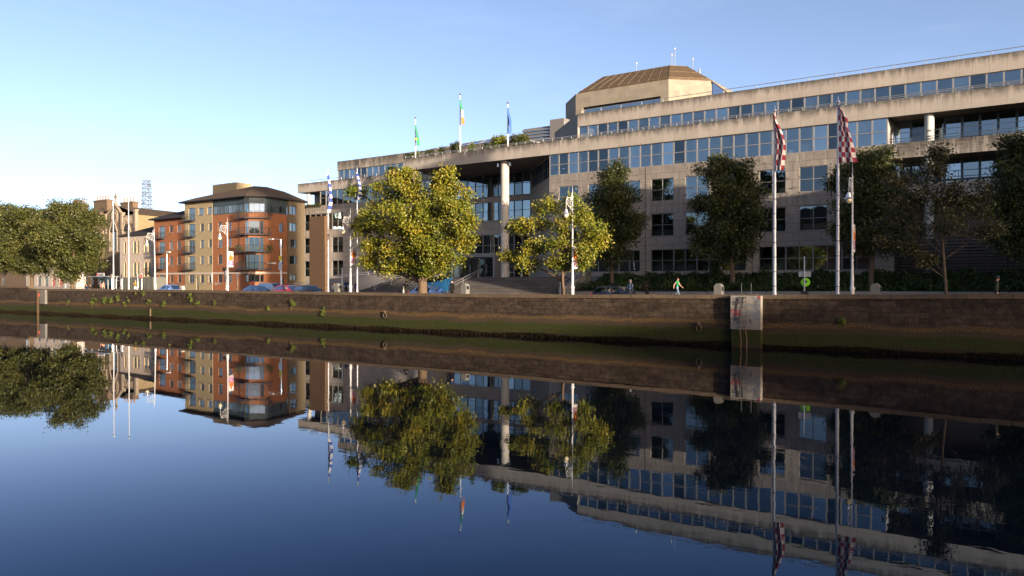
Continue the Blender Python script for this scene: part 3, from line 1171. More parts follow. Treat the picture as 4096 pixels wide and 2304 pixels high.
# ---- left wing
LT = 42.0
LS = at(1195, 800, LT)[0]
LB = LS + 0.15
LR = -44.0
bs = LB
n8 = 8 * BP
lops = [(0, n8, 13.3, 16.15), (0, 2 * BP, 9.35, 12.0), (3 * BP, 5 * BP, 9.35, 12.0), (6 * BP, 8 * BP, 9.35, 12.0), (0, 2 * BP, 5.3, 8.0), (3 * BP, 5 * BP, 5.3, 8.0), (6 * BP, 8 * BP, 5.3, 8.0)]
mb = MB(of)
wallgrid(mb, (LB, LT), 0, LR - LB, 2.9, 17.5, lops)
mb.quad((LB, LT + 14, 2.9), (LB, LT, 2.9), (LB, LT, 17.5), (LB, LT + 14, 17.5))
mb.quad((LR, LT, 4.9), (LR, RB, 4.9), (LR, RB, 20.2), (LR, LT, 20.2))
bandS = at(1281, 800, LT)[0]
mb.quad((bandS, LT + 6, 17.5), (bandS, LT, 17.5), (bandS, LT, 20.1), (bandS, LT + 6, 20.1))
mb.build('wall', M['stone'], civ)
for k in range(8):
    window(civ, of, LB + k * BP, LT, 13.3, BP - .002, 2.85, 1, 2, d=.08, name='wing_window')
for q in (0, 3, 6):
    window(civ, of, LB + q * BP, LT, 9.35, 2 * BP, 2.65, 2, 2, d=.08, name='wing_window', blind=((.5, 1, .5, 1, 'blind') if q == 6 else None), gl='glass')
    window(civ, of, LB + q * BP, LT, 5.3, 2 * BP, 2.7, 2, 2, d=.08, name='wing_window', blind=((.55, 1, 0, .5, 'blind') if q == 6 else None), gl='glass')
x = bandS
k = 0
while x < LR - BP:
    window(civ, of, x, LT, 17.5, BP - .002, 2.58, 1, 2, d=.05, bar=.075, name='wing_window', blind=(.5, 1, 0, 1, 'blind') if k in (1, 5) else None)
    x += BP
    k += 1
mb = MB(of)
mb.box(LS - .1, sL, LT - .14, LT + .26, 20.06, 21.66)
mb.box(LS - .1, LS + .3, LT + .26, LT + 14, 20.06, 21.66)
mb.build('parapet', M['concrete'], civ)
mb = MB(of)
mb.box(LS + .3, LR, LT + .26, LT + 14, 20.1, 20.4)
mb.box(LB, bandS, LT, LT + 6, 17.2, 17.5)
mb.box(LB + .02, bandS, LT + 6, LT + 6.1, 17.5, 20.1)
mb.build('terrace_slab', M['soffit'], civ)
cm = MB(of)
cm.lathe([(.38, 0), (.38, 2.6)], 20, (LS + 1.9, LT + .75, 17.48))
cm.build('column', M['pale'], civ, True)
railing(at(1232, 700, LT)[0], sL, LT + .2, 21.66, .42, 2.8, .05, (1.0,))
im = MB(of)
for (z0, z1) in ((2.9, 8.7), (8.8, 12.7), (12.8, 17.0), (17.52, 20.1)):
    im.box(LB + .3, LR, LT + 3.2, LT + 3.3, z0, z1)
    im.box(max(LB + .3, LB + .3 if z0 < 17 else bandS + .1), LR, LT + .35, LT + 3.2, z1, z1 + .04)
im.build('interior', M['interior'], civ)
UL, ULT = at(1352, 700, 45)[0], 45.0
UR = at(1660, 620, ULT)[0] + 22
mb = MB(of)
mb.box(UL, UR, ULT - .12, ULT + .3, 23.85, 25.40)
mb.box(UL - .9, UL + .2, ULT + 1.2, ULT + 8, 20.4, 24.6)
mb.build('parapet', M['concrete'], civ)
mb = MB(of)
mb.box(UL, UR, ULT, ULT + .2, 20.4, 22.0)
mb.box(UL, UL + .2, ULT, ULT + 9, 20.4, 23.9)
mb.box(sL, UR, ULT - .1, ULT + .1, 22, 23.9)
mb.build('wall', M['concrete2'], civ)
x = UL + .05
k = 0
while x < sL - .8:
    window(civ, of, x, ULT, 22.0, BP - .002, 1.85, 1, 1, d=.02, bar=.07, name='wing_window', blind=(0, 1, .3, 1, 'blind') if k in (2, 5) else None)
    x += BP
    k += 1
im = MB(of)
im.box(UL + .3, sL, ULT + 3, ULT + 3.1, 20.4, 25.3)
im.box(UL + .3, UR, ULT + .3, ULT + 10, 25.0, 25.2)
im.build('interior', M['interior'], civ)

# ---------------------------------------------------------------- steps, ramps, planter
of = (-26, 25, GF)
st = thing('staircase', 'broad flight of dark granite steps up to the office entrance', 'staircase', *of)
mb = MB(of)
nst = 13
rise = (4.9 - GF) / nst
for i in range(nst):
    y0 = 25 + i * .46
    mb.box(-41.0 + .02 * i, -11.3, y0, y0 + .47 if i < nst - 1 else 31.0, GF, GF + rise * (i + 1))
for i in range(nst):   # the flank turns the corner in short steps
    mb.box(-44.2 + i * .22, -41.0 + .02 * i, 25.3 + i * .46, 31.0, GF, GF + rise * (i + 1) - .004)
mb.build('steps', M['steps'], st)
mb = MB(of)
mb.add([(-11.3, 24.9, GF), (-10.8, 24.9, GF), (-10.8, 31.4, GF), (-11.3, 31.4, GF), (-11.3, 24.9, GF + .75), (-10.8, 24.9, GF + .75), (-10.8, 31.4, 5.6), (-11.3, 31.4, 5.6)],
       [(3, 2, 1, 0), (4, 5, 6, 7), (0, 1, 5, 4), (1, 2, 6, 5), (2, 3, 7, 6), (3, 0, 4, 7)])
mb.build('flank_wall', M['ramp'], st)
for (x, hh_) in ((-40.2, 0), (-34.6, 0), (-33.7, 0), (-27.6, 0), (-11.05, .4)):
    mb = MB(of)
    mb.tube([(x, 24.6, GF + .95 + hh_), (x, 25.0, GF + .95 + hh_), (x, 31.2, 4.9 + .95 + hh_), (x, 31.9, 4.9 + .95 + hh_)], .035, 6)
    mb.tube([(x, 24.6, GF + .62 + hh_), (x, 25.0, GF + .62 + hh_), (x, 31.2, 4.9 + .62 + hh_)], .025, 6)
    for f in (0, .5, 1):
        mb.tube([(x, 24.9 + 6.2 * f, GF + .05 + 2.0 * f), (x, 24.9 + 6.2 * f, GF + .95 + hh_ + 2.05 * f)], .04, 6)
    mb.build('handrail', M['steel'], st)

ra, _ = at(1300, 1113, 31)
rb_, _ = at(1655, 1080, 31)
of = (ra, 31, GF)
rp = thing('ramp', 'pale concrete wheelchair ramp with double steel rail rising beside the steps', 'ramp', *of)
mb = MB(of)
mb.slabxz([(ra, GF), (rb_, GF), (rb_, 5.75), (ra, 4.75)], 31.0, 31.3)
mb.slabxz([(ra - 7, GF), (ra, GF), (ra, 4.2), (ra - 7, 3.6)], 30.6, 30.9)
mb.build('ramp_wall', M['ramp'], rp)
mb = MB(of)
for dz in (.22, .5):
    mb.tube([(ra - 2, 31.15, 4.6 + dz), (rb_, 31.15, 5.77 + dz)], .04, 6)
    mb.tube([(ra - 7, 30.75, 3.6 + dz), (ra, 30.75, 4.2 + dz)], .04, 6)
for q in range(9):
    f = q / 8
    mb.tube([(ra + (rb_ - ra) * f, 31.15, 4.72 + f), (ra + (rb_ - ra) * f, 31.15, 5.27 + f)], .035, 5)
    if q < 5:
        mb.tube([(ra - 7 + 7 * q / 4, 30.75, 3.58 + .15 * q), (ra - 7 + 7 * q / 4, 30.75, 4.1 + .15 * q)], .035, 5)
mb.build('railing', M['white'], rp)

M['blue'] = paint('blue_gloss', (.05, .30, .62), .18, .1, .6, .5)
bs_, _ = at(1742, 1125, 22.5)
of = (bs_, 22.5, GF)
pl = thing('boat_planter', 'glossy blue boat shaped planter filled with low shrubs at the foot of the steps', 'planter', *of)
mb = MB(of)
na = 28
for ring in range(2):
    rr = 1.0 - .06 * ring
    for i in range(na + 1):
        w_ = 2 * math.pi * i / na
        x, y = bs_ + 2.55 * rr * math.cos(w_), 22.5 + 1.25 * rr * math.sin(w_)
        up = GF + 1.4 + .55 * max(0, math.cos(w_)) ** 2 + .25 * max(0, -math.cos(w_)) ** 2
        mb.v += [(bs_ + 2.0 * rr * math.cos(w_), 22.5 + .9 * rr * math.sin(w_), GF + .35), (x, y, up)]
n2 = 2 * (na + 1)
for i in range(na):
    a = 2 * i
    for q in range(2):
        b0 = q * n2 + a
        mb.f.append((b0, b0 + 2, b0 + 3, b0 + 1) if q == 0 else (b0 + 1, b0 + 3, b0 + 2, b0))
        mb.m.append(0)
    mb.f.append((a + 1, a + 3, n2 + a + 3, n2 + a + 1))
    mb.m.append(0)
mb.box(bs_ - 1.2, bs_ + 1.2, 22.0, 23.0, GF, GF + .5)
mb.build('shell', M['blue'], pl, True)


# ---------------------------------------------------------------- foliage helpers (used by the planter and the trees)
def leaves(name, mat, centers, n_per, sigma, size, parent, off, flat=1.0, up=.0, kind=None):
    """many leaf-sized faces gathered in clumps round the given centres"""
    cs = np.repeat(np.asarray(centers, float), n_per, axis=0)
    sg = np.asarray(sigma, float)
    p = cs + rng.normal(size=cs.shape) * sg
    n = len(p)
    d = rng.normal(size=(n, 3))
    d[:, 2] = d[:, 2] * flat + up
    d /= np.linalg.norm(d, axis=1)[:, None]
    e = np.cross(d, rng.normal(size=(n, 3)))
    e /= np.linalg.norm(e, axis=1)[:, None]
    g_ = np.cross(d, e)
    L = size * rng.uniform(.65, 1.3, size=(n, 1))
    e = e * L * .5
    g_ = g_ * L * .34
    v = np.empty((n, 4, 3))
    v[:, 0] = p - e
    v[:, 1] = p - e * .1 + g_ + d * L * .06
    v[:, 2] = p + e
    v[:, 3] = p - e * .1 - g_ + d * L * .06
    v = v.reshape(-1, 3) - np.asarray(off)
    me = bpy.data.meshes.new(name)
    me.vertices.add(4 * n)
    me.vertices.foreach_set('co', v.astype(np.float32).ravel())
    me.loops.add(4 * n)
    me.loops.foreach_set('vertex_index', np.arange(4 * n, dtype=np.int32))
    me.polygons.add(n)
    me.polygons.foreach_set('loop_start', np.arange(0, 4 * n, 4, dtype=np.int32))
    me.polygons.foreach_set('loop_total', np.full(n, 4, dtype=np.int32))
    me.materials.append(mat)
    me.update(calc_edges=True)
    return link(name, me, parent)


pts = []
for i in range(200):
    w_, r_ = rng.uniform(0, 6.28), math.sqrt(rng.uniform(0, 1)) * .93
    pts.append((bs_ + 2.4 * r_ * math.cos(w_), 22.5 + 1.15 * r_ * math.sin(w_), GF + 1.62 + .35 * max(0, math.cos(w_)) * r_ + rng.uniform(-.25, .2)))
leaves('shrubs', M['leaf_dark'], pts, 12, .1, .16, pl, of)

# ---------------------------------------------------------------- brown timber sculpture
t_ = 20.0
x0, h0 = at(1238, 868, t_)
x1, _ = at(1298, 868, t_)
of = ((x0 + x1) / 2, t_, GF)
sl = thing('timber_sculpture', 'tall plain brown cedar slab sculpture with a slanting foot, beside the flagpole', 'sculpture', *of)
mb = MB(of)
zl = at(1238, 1134, t_)[1]
prof = []
w_ = x1 - x0
mb.add([(x0, t_, h0), (x0, t_, zl), (x1 - .06, t_, GF), (x1 + .12, t_, GF), (x1, t_, h0),
        (x0 + .1, t_ + .9, h0), (x0 + .1, t_ + 1.5, zl + .1), (x1 - .2, t_ + .5, GF), (x1 + .12, t_ + .5, GF), (x1 + .02, t_ + .9, h0)],
       [(0, 1, 2, 3, 4), (9, 8, 7, 6, 5), (0, 5, 6, 1), (1, 6, 7, 2), (2, 7, 8, 3), (3, 8, 9, 4), (4, 9, 5, 0)])
mb.build('slab', M['cedar'], sl)

# ---------------------------------------------------------------- brick apartment block
BT = 29.0
X = lambda x, t=BT: at(x, 900, t)[0]
H = lambda x, y, t=BT: at(x, y, t)[1]
s0, s1, s2, s3, s4 = X(617), X(741), X(831), X(851), X(994)
HE = 18.0     # tall eaves
HL = 15.5     # low eaves
apt = thing('apartment_block', 'corner apartment block in red and beige brick with brown hipped roof and iron balconies', 'apartment block', s4, BT, GF)
of = (s4, BT, GF)
FL = [GF + .9, GF + 3.75, GF + 6.5, GF + 9.25, GF + 12.1]   # sill-ish floor levels


def hrow(x, y0, y1, t=BT):
    return H(x, y1, t), H(x, y0, t)


R1 = [hrow(700, 901, 929), hrow(700, 965, 998), hrow(700, 1027, 1060), hrow(700, 1100, 1131)]     # red low part
D1 = [hrow(645, 906, 953), hrow(645, 968, 1012), hrow(645, 1029, 1076)]                             # balcony doors
# red low part -------------------------------------------------
low = []
wins = []
for a, b in R1[:3]:
    for (xa, xb) in ((678, 691), (709, 723)):
        low.append((X(xa) - s0, X(xb) - s0, a, b))
for a, b in D1:
    low.append((X(635) - s0, X(660) - s0, a, b))
a, b = R1[3]
for (xa, xb) in ((637, 656), (680, 692), (711, 724)):
    low.append((X(xa) - s0, X(xb) - s0, a, b))
mb = MB(of)
wallgrid(mb, (s0, BT), 0, s1 - s0, GF, HL, low, .22)
mb.quad((s0, BT + 12, GF), (s0, BT, GF), (s0, BT, HL), (s0, BT + 12, HL))
mb.build('wall', M['red_brick'], apt)
mb = MB(of)
for o_ in low:
    wins.append((s0 + o_[0], BT, o_[2], o_[1] - o_[0], o_[3] - o_[2], 0.0))
# beige tall part, standing a little proud
PT = BT - .07
R2 = [hrow(810, 832, 860), hrow(810, 895, 926), hrow(810, 960, 992), hrow(810, 1025, 1057), hrow(810, 1100, 1131)]
D2 = [hrow(768, 833, 882), hrow(768, 897, 947), hrow(768, 962, 1010), hrow(768, 1026, 1078)]
bei = []
for i, (a, b) in enumerate(R2):
    xa, xb = (796, 817) if i == 0 else (803, 817)
    bei.append((X(xa) - s1, X(xb) - s1, a, b))
    xa, xb = (831, 851) if i == 0 else (836, 851)
    bei.append((X(xa) - s1, X(xb) - s1 - .12, a, b))
for a, b in D2:
    bei.append((X(756) - s1, X(782) - s1, a, b))
bei.append((X(757) - s1, X(779) - s1, *hrow(768, 1100, 1131)))
bei.append((X(786) - s1, X(796) - s1, GF, H(790, 1110)))
wb = MB(of)
wallgrid(wb, (s1, PT), 0, s3 - s1, GF, HE, bei, .22)
wb.quad((s1, BT + 12, GF), (s1, PT, GF), (s1, PT, HE), (s1, BT + 12, HE))
for o_ in bei:
    wins.append((s1 + o_[0], PT, o_[2], o_[1] - o_[0], o_[3] - o_[2], 0.0))
wb.quad((s3, PT, GF), (s3, BT, GF), (s3, BT, HE), (s3, PT, HE))
wb.build('wall', M['beige_brick'], apt)
# red tall part with the canted corner
R3 = [hrow(880, 889, 924), hrow(880, 954, 989), hrow(880, 1020, 1056), hrow(880, 1098, 1131)]
red = []
HB = H(900, 857)     # top of the red brick, the dark panelled storey sits above
for i, (a, b) in enumerate(R3):
    red.append((X(872) - s3, X(889) - s3, a, b))
    red.append((X(912) - s3, X(926) - s3, a, b))
CX, CT = s4 + 1.9, BT + 1.9      # far end of the canted corner
ra_ = math.atan2(.98, -.1986)    # bearing of the side street
R4 = [hrow(1010, 884, 936, BT + 1), hrow(1010, 950, 1008, BT + 1), hrow(1010, 1018, 1078, BT + 1), hrow(1010, 1099, 1128, BT + 1)]
wallgrid(mb, (s3, BT), 0, s4 - s3 - 1.0, GF, HB, red, .22)
for o_ in red:
    wins.append((s3 + o_[0], BT, o_[2], o_[1] - o_[0], o_[3] - o_[2], 0.0))
# corner bay faces: last metre of the front, the cant
bay1 = [(.12, .98, a, b) for a, b in R4]
wallgrid(mb, (s4 - 1.0, BT), 0, 1.0, GF, HB, bay1, .15)
cl = math.hypot(1.9, 1.9)
bay2 = [(.05, 1.72, a, b) for a, b in R4] + [(1.78, 2.35, a, b) for a, b in R4]
wallgrid(mb, (s4, BT), math.pi / 4, cl, GF, HB, bay2, .15)
rs2 = [(3.3, 4.25, a, b) for a, b in [hrow(1110, 888, 923, BT + 3.5), hrow(1110, 955, 989, BT + 3.5), hrow(1110, 1020, 1055, BT + 3.5)]] + [(3.6, 4.5, GF, H(1117, 1107, BT + 4))]
wallgrid(mb, (CX, CT), ra_, 5.2, GF, HB, rs2, .22)
for o_ in rs2:
    wins.append((CX + o_[0] * math.cos(ra_), CT + o_[0] * math.sin(ra_), o_[2], o_[1] - o_[0], o_[3] - o_[2], ra_))
mb.build('wall', M['red_brick'], apt)
bw_ = MB(of)
ex, et = CX + 5.2 * math.cos(ra_), CT + 5.2 * math.sin(ra_)
ox_, oy_ = math.sin(ra_) * .35, -math.cos(ra_) * .35
br = [(.25, 2.05, a, b) for a, b in [hrow(1150, 823, 857, BT + 7), hrow(1150, 890, 924, BT + 7), hrow(1150, 957, 990, BT + 7), hrow(1150, 1022, 1056, BT + 7), hrow(1150, 1098, 1121, BT + 7)]]
wallgrid(bw_, (ex + ox_, et + oy_), ra_, 4.2, GF, HE, br, .2)
bw_.quad((ex, et, GF), (ex + ox_, et + oy_, GF), (ex + ox_, et + oy_, HE), (ex, et, HE))
for o_ in br:
    wins.append((ex + ox_ + o_[0] * math.cos(ra_), et + oy_ + o_[0] * math.sin(ra_), o_[2], o_[1] - o_[0], o_[3] - o_[2], ra_))
bw_.build('wall', M['brown_brick'], apt)
# dark storey under the eaves, ribbon windows
tp = MB(of)
ha_, hb_ = hrow(900, 823, 853)
d_ops = [(.25 + i * 1.02, 1.12 + i * 1.02, ha_, hb_) for i in range(int((s4 - 1.4 - s3) / 1.02))]
wallgrid(tp, (s3, BT + .06), 0, s4 - s3, HB, HE, d_ops + [(s4 - s3 - 1.2, s4 - s3 - .1, HB + .05, hb_ + .1)], .15)
wallgrid(tp, (s4, BT + .06), math.pi / 4, cl, HB, HE, [(.1, 2.5, HB + .05, hb_ + .1)], .15)
dr = [(.35 + i * .75, 1.0 + i * .75, ha_, hb_) for i in (0, 1, 2, 4, 5)]
wallgrid(tp, (CX - .05, CT), ra_, 5.2, HB, HE, dr, .15)
tp.build('dark_storey', M['teal_panel'], apt)
for (a, b, z0, z1) in d_ops:
    window(apt, of, s3 + a, BT + .06, z0, b - a, z1 - z0, 2, 1, d=.08, fr='bluealu', gl='glass', bar=.05, blind=(0, 1, .0, 1, 'pale'))
for (a, b, z0, z1) in dr:
    window(apt, of, CX - .05 + a * math.cos(ra_), CT + a * math.sin(ra_), z0, b - a, z1 - z0, 1, 1, ang=ra_, d=.08, fr='bluealu', gl='apglass', bar=.05, blind=(0, 1, .0, 1, 'pale'))
window(apt, of, s4 - 1.2, BT + .06, HB + .05, 1.1, hb_ - HB + .05, 1, 1, d=.08, gl='glass', bar=.06, name='balcony_door', blind=(0, .5, 0, 1, 'pale'))
c45 = math.cos(math.pi / 4)
window(apt, of, s4 + .1 * c45, BT + .06 + .1 * c45, HB + .05, 2.4, hb_ - HB + .05, 3, 1, ang=math.pi / 4, d=.08, fr='bluealu', gl='apglass', bar=.06, name='balcony_door', blind=(.3, .8, 0, 1, 'blind'))
for i, (a, b) in enumerate(R4):
    window(apt, of, s4 - .88, BT, a, .86, b - a, 1, 1, d=.08, fr='bluealu', gl='apglass', bar=.06, name='bay_window')
    window(apt, of, s4 + .05 * c45, BT + .05 * c45, a, 1.67, b - a, 2, 1, ang=math.pi / 4, d=.08, fr='bluealu', gl='apglass', bar=.06, name='bay_window', blind=((.0, 1, 0, 1, 'pale') if i in (0, 3) else None))
    window(apt, of, s4 + 1.78 * c45, BT + 1.78 * c45, a, .57, b - a, 1, 1, ang=math.pi / 4, d=.08, fr='bluealu', gl='apglass', bar=.06, name='bay_window', blind=((.0, 1, 0, 1, 'pale') if i in (0, 3) else None))
ra2 = random.Random(21)
for (s_, t_2, z, w_, h_, an) in wins:
    tall = h_ > 1.75
    door = abs(z - GF) < .01
    if door:
        window(apt, of, s_, t_2, z, w_, h_, 1, 1, an, d=.14, fr='dark', gl='dglass', bar=.09, name='door')
    else:
        window(apt, of, s_, t_2, z, w_, h_, 2 if w_ > .75 else 1, 1, an, d=.12, fr='bluealu', gl='apglass' if ra2.random() < .8 else 'dglass', bar=.06,
               name='balcony_door' if tall else 'window', blind=((.05, ra2.uniform(.3, .95), 0, 1, 'pale') if ra2.random() < .45 else None))
sm = MB(of)
for (s_, t_2, z, w_, h_, an) in wins:
    if abs(z - GF) > .01 and h_ < 1.75:
        ca, sa_ = math.cos(an), math.sin(an)
        q = lambda u, d: (s_ + u * ca - d * sa_, t_2 + u * sa_ + d * ca)
        sm.prism([q(-.1, -.1), q(w_ + .1, -.1), q(w_ + .1, .1), q(-.1, .1)], z - .1, z - .01)
sm.build('sills', M['carved'], apt)
# pale string course
HS0, HS1 = H(800, 1097), H(800, 1090)
sc_ = MB(of)
sc_.box(s0 - .02, s1, BT - .08, BT + .05, HS0, HS1)
sc_.box(s1 - .06, s3 + .06, PT - .08, PT + .05, HS0, HS1)
sc_.box(s3 + .06, s4 + .03, BT - .08, BT + .05, HS0, HS1)
sc_.prism([(s4 + .03, BT - .08), (CX + .06, CT - .04), (CX, CT + .05), (s4, BT + .05)], HS0, HS1)
qs = lambda u, d: (CX + u * math.cos(ra_) - d * math.sin(ra_), CT + u * math.sin(ra_) + d * math.cos(ra_))
sc_.prism([qs(.05, -.08), qs(5.15, -.08), qs(5.15, .05), qs(.05, .05)], HS0, HS1)
sc_.build('string_course', M['cream'], apt)
# gutters, eaves and roofs
rf = MB(of)
ev = .75
e0, e1 = s1 - .7, s4 + .15
cE = (CX + .75, CT - .3)
fE = (ex + math.cos(ra_) * 4.6 + .8, et + math.sin(ra_) * 4.6)
base = [(e0, BT - ev), (e1, BT - ev), cE, fE, (fE[0] - 9, fE[1] + 3), (e0, fE[1] + 3)]
rf.prism(base, HE - .02, HE + .22)
ap1 = (*((X(1017, 35.5)), 35.5), 20.95)
ap0 = (X(790, 35.0), 35.0, 19.9)
ap2 = (X(1068, 36.5), 36.5, 20.75)
ap3 = (X(1140, 40.5), 40.5, 20.3)
bz = HE + .22
rf.add([(*base[0], bz), (*base[1], bz), ap1, ap0], [(0, 1, 2, 3)])
rf.add([(*base[1], bz), (*cE, bz), ap1], [(0, 1, 2)])
rf.add([(*cE, bz), ap2, ap1], [(0, 1, 2)])
rf.add([(*cE, bz), (*fE, bz), ap3, ap2], [(0, 1, 2, 3)])
rf.add([(*base[5], bz), (*base[0], bz), ap0], [(0, 1, 2)])
rf.add([(*base[4], bz), (*base[5], bz), ap0, ap1, ap2, ap3], [(0, 1, 2, 3, 4, 5)])
rf.add([(*fE, bz), (*base[4], bz), ap3], [(0, 1, 2)])
rf.build('roof', M['slate'], apt)
rf = MB(of)
rf.prism([(s0 - .6, BT - ev), (s1 + .25, BT - ev), (s1 + .25, BT + 12), (s0 - .6, BT + 12)], HL - .02, HL + .18)
rf.prism([(s0 - .6, BT - ev), (s1 - .02, BT - ev), (s1 - .02, BT + 5.5), (s0 + 2.5, BT + 5.5)], HL + .18, [HL + .2, HL + .2, HL + 2.3, HL + 2.3])
rf.build('roof', M['dslate'], apt)
gt = MB(of)
gt.tube([(e0, BT - ev - .04, HE + .1), (e1, BT - ev - .04, HE + .1), (cE[0], cE[1] - .04, HE + .1), (fE[0] + .04, fE[1], HE + .1)], .11, 6)
gt.tube([(s0 - .6, BT - ev - .04, HL + .06), (s1 + .1, BT - ev - .04, HL + .06)], .1, 6)
gt.build('gutter', M['black'], apt)
hd = MB(of)
xa, xb = X(886, 46), X(981, 46)
hd.box(xa, xb, 44, 47.5, 19, H(930, 735, 45))
hd.box(xa + 1.2, xb - 2.6, 43.95, 44.05, 21.2, 21.9)
hd.build('stair_tower', M['beige_brick'], apt)


# balconies ------------------------------------------------------
def balcony(path, z, planters=0):
    """path: list of (s,t) corner points of the outer edge, first and last on the wall"""
    b_ = MB(of)
    b_.prism(path, z - .14, z)
    f = b_.build('balcony', M['dark'], apt)
    r_ = MB(of)
    for (a, b) in zip(path[:-1], path[1:]):
        L = math.hypot(b[0] - a[0], b[1] - a[1])
        n_ = max(2, int(L / .14))
        for q in range(n_ + 1):
            x, y = a[0] + (b[0] - a[0]) * q / n_, a[1] + (b[1] - a[1]) * q / n_
            r_.tube([(x, y, z), (x, y, z + 1.02)], .012, 4, cap=False)
        r_.tube([(*a, z + 1.03), (*b, z + 1.03)], .03, 5)
        r_.tube([(*a, z + .08), (*b, z + .08)], .02, 5)
    r_.build('railing', M['black'], f)
    if planters:
        ps = []
        for (a, b) in zip(path[:-1], path[1:]):
            for q in np.linspace(.05, .95, planters):
                ps.append((a[0] + (b[0] - a[0]) * q, a[1] + (b[1] - a[1]) * q + .15, z + rng.uniform(.25, 1.0)))
        leaves('foliage', M['leaf_fresh'] if planters > 6 else M['leaf_brown'], ps, 14, .16, .13, f, of)


for (a, b) in D1:
    xa, xb = X(620), X(662)
    balcony([(xa, BT), (xa, BT - .75), (xb, BT - .75), (xb, BT)], a)
for (a, b) in D2:
    xa, xb = X(746), X(784)
    balcony([(xa, PT), (xa, PT - .75), (xb, PT - .75), (xb, PT)], a)
bq = lambda e: [(s4 - 2.1, BT), (s4 - 2.1, BT - e), (s4 + .35, BT - e), (CX + e * .72, CT - e * .72), (CX + e * .9, CT + .5), (CX - .05, CT + .5)]
for i, z in enumerate((H(1000, 870), H(1000, 936), H(1000, 1006), H(1000, 1076))):
    balcony(bq(.95), z, (5, 0, 9, 0)[i])
pp = MB(of)
for (x, y) in ((s4 + .33, BT - .93), (CX + .66, CT - .66)):
    pp.tube([(x, y, H(1000, 1078)), (x, y, HE)], .045, 6)
z = HE - .5
for q in range(14):
    x = s4 + .35 + (CX + .68 - s4 - .35) * q / 13
    y = BT - .95 + (CT - .68 - BT + .95) * q / 13
    pp.tube([(x, y, z - .45), (x, y, z + .4)], .03, 4)
pp.tube([(s4 + .3, BT - .95, z), (CX + .68, CT - .68, z)], .04, 4)
pp.build('balcony_posts', M['black'], apt)
# graffiti scribbles low on the brick
gm_ = MB(of)
gx, gz = X(859), H(870, 1140)
for (ox2, oz2, sc2) in ((0, 0, .8), (.9, .15, .6)):
    gm_.ribbon([(gx + ox2 + sc2 * a, gz + oz2 + sc2 * b) for a, b in ((0, .3), (.2, .5), (.15, 0), (.45, .5), (.45, .05), (.7, .45), (.6, .1), (.95, .4), (1.0, 0), (1.2, .3))], .05, BT - .01)
gm_.build('graffiti', M['white'], apt)
sg_ = MB(of)
sg_.prism([qs(.3, -.16), qs(2.3, -.16), qs(2.3, -.1), qs(.3, -.1)], H(1070, 1055, BT + 2), H(1070, 1049, BT + 2))
sg_.build('street_nameplate', M['white'], apt)

# ---------------------------------------------------------------- cream lancet-windowed hall
KT = 30.0
X2 = lambda x: at(x, 900, KT)[0]
H2 = lambda x, y: at(x, y, KT)[1]
c0, c1 = X2(480), s0 - .05
of = (c0, KT, GF)
hall = thing('lancet_hall', 'cream rendered hall with two rows of paired pointed windows beside the red brick flats', 'hall', *of)
HT = 13.05
mb = MB(of)
lanc = []
groups = [(492, 509), (534, 559), (577, 604)]
for (ya, yb) in ((957, 1013), (1042, 1106)):
    for gi, (xa, xb) in enumerate(groups):
        if gi == 0:
            lanc.append((X2(497), X2(505), ya, yb))
        else:
            m0 = (X2(xa) + X2(xb)) / 2
            lanc.append((X2(xa), m0 - .12, ya, yb))
            lanc.append((m0 + .12, X2(xb), ya, yb))
wallgrid(mb, (c0, KT), 0, c1 - c0, GF, HT, [(a - c0, b - c0, H2(540, yb), H2(540, ya) - .45) for a, b, ya, yb in lanc], .2)
mb.quad((c0, KT + 10, GF), (c0, KT, GF), (c0, KT, HT), (c0, KT + 10, HT))
mb.build('wall', M['cream'], hall)
for a, b, ya, yb in lanc:
    tr_ = MB(of)
    z0, z1 = H2(540, yb), H2(540, ya)
    c_ = (a + b) / 2
    # pointed head: solid spandrels over the square opening, then stepped quoins round it
    tr_.slabxz([(a - .12, z1 - .46), (a, z1 - .46), (c_, z1 + .1), (c_, z1 + .38)], KT - .05, KT - .005)
    tr_.slabxz([(b, z1 - .46), (b + .12, z1 - .46), (c_, z1 + .38), (c_, z1 + .1)], KT - .05, KT - .005)
    n_ = 9
    for q_ in range(n_):
        e = .22 if q_ % 2 else .1
        za, zb = z0 + (z1 - .46 - z0) * q_ / n_, z0 + (z1 - .46 - z0) * (q_ + 1) / n_
        tr_.box(a - e, a, KT - .04, KT + .02, za, zb)
        tr_.box(b, b + e, KT - .04, KT + .02, za, zb)
    tr_.box(a - .2, b + .2, KT - .12, KT + .02, z0 - .14, z0)
    tr_.build('window_surround', M['cream_trim'], hall)
rv = MB(of)
for a, b, ya, yb in lanc:
    z0, z1 = H2(540, yb), H2(540, ya)
    rv.quad((a + .003, KT - .004, z0), (a + .003, KT - .004, z1 - .45), (a + .012, KT + .1, z1 - .45), (a + .012, KT + .1, z0))
rv.build('window_splays', M['yellow_reveal'], hall)
for a, b, ya, yb in lanc:
    z0, z1 = H2(540, yb), H2(540, ya)
    window(hall, of, a, KT, z0, b - a, z1 - .45 - z0, 1, 3, d=.12, fr='dark', gl='apglass', bar=.06, name='lancet_window')
rf = MB(of)
rf.prism([(c0 - .3, KT - .35), (c1, KT - .35), (c1, KT + 9), (c0 - .3, KT + 9)], HT, HT + .15)
rf.prism([(c0 - .3, KT - .35), (c1, KT - .35), (c1, KT + 9.0), (c1 - .6, KT + 9.0)], HT + .15, [HT + .17, HT + .17, HT + 4.3, HT + 4.3])
rf.build('roof', M['dslate'], hall)
hz = thing('hoarding', 'plain dark grey hoarding along the foot of the cream hall', 'hoarding', X2(545), 26.5, GF)
of = (X2(545), 26.5, GF)
mb = MB(of)
a, b = at(492, 1140, 26.5)[0], at(612, 1140, 26.5)[0]
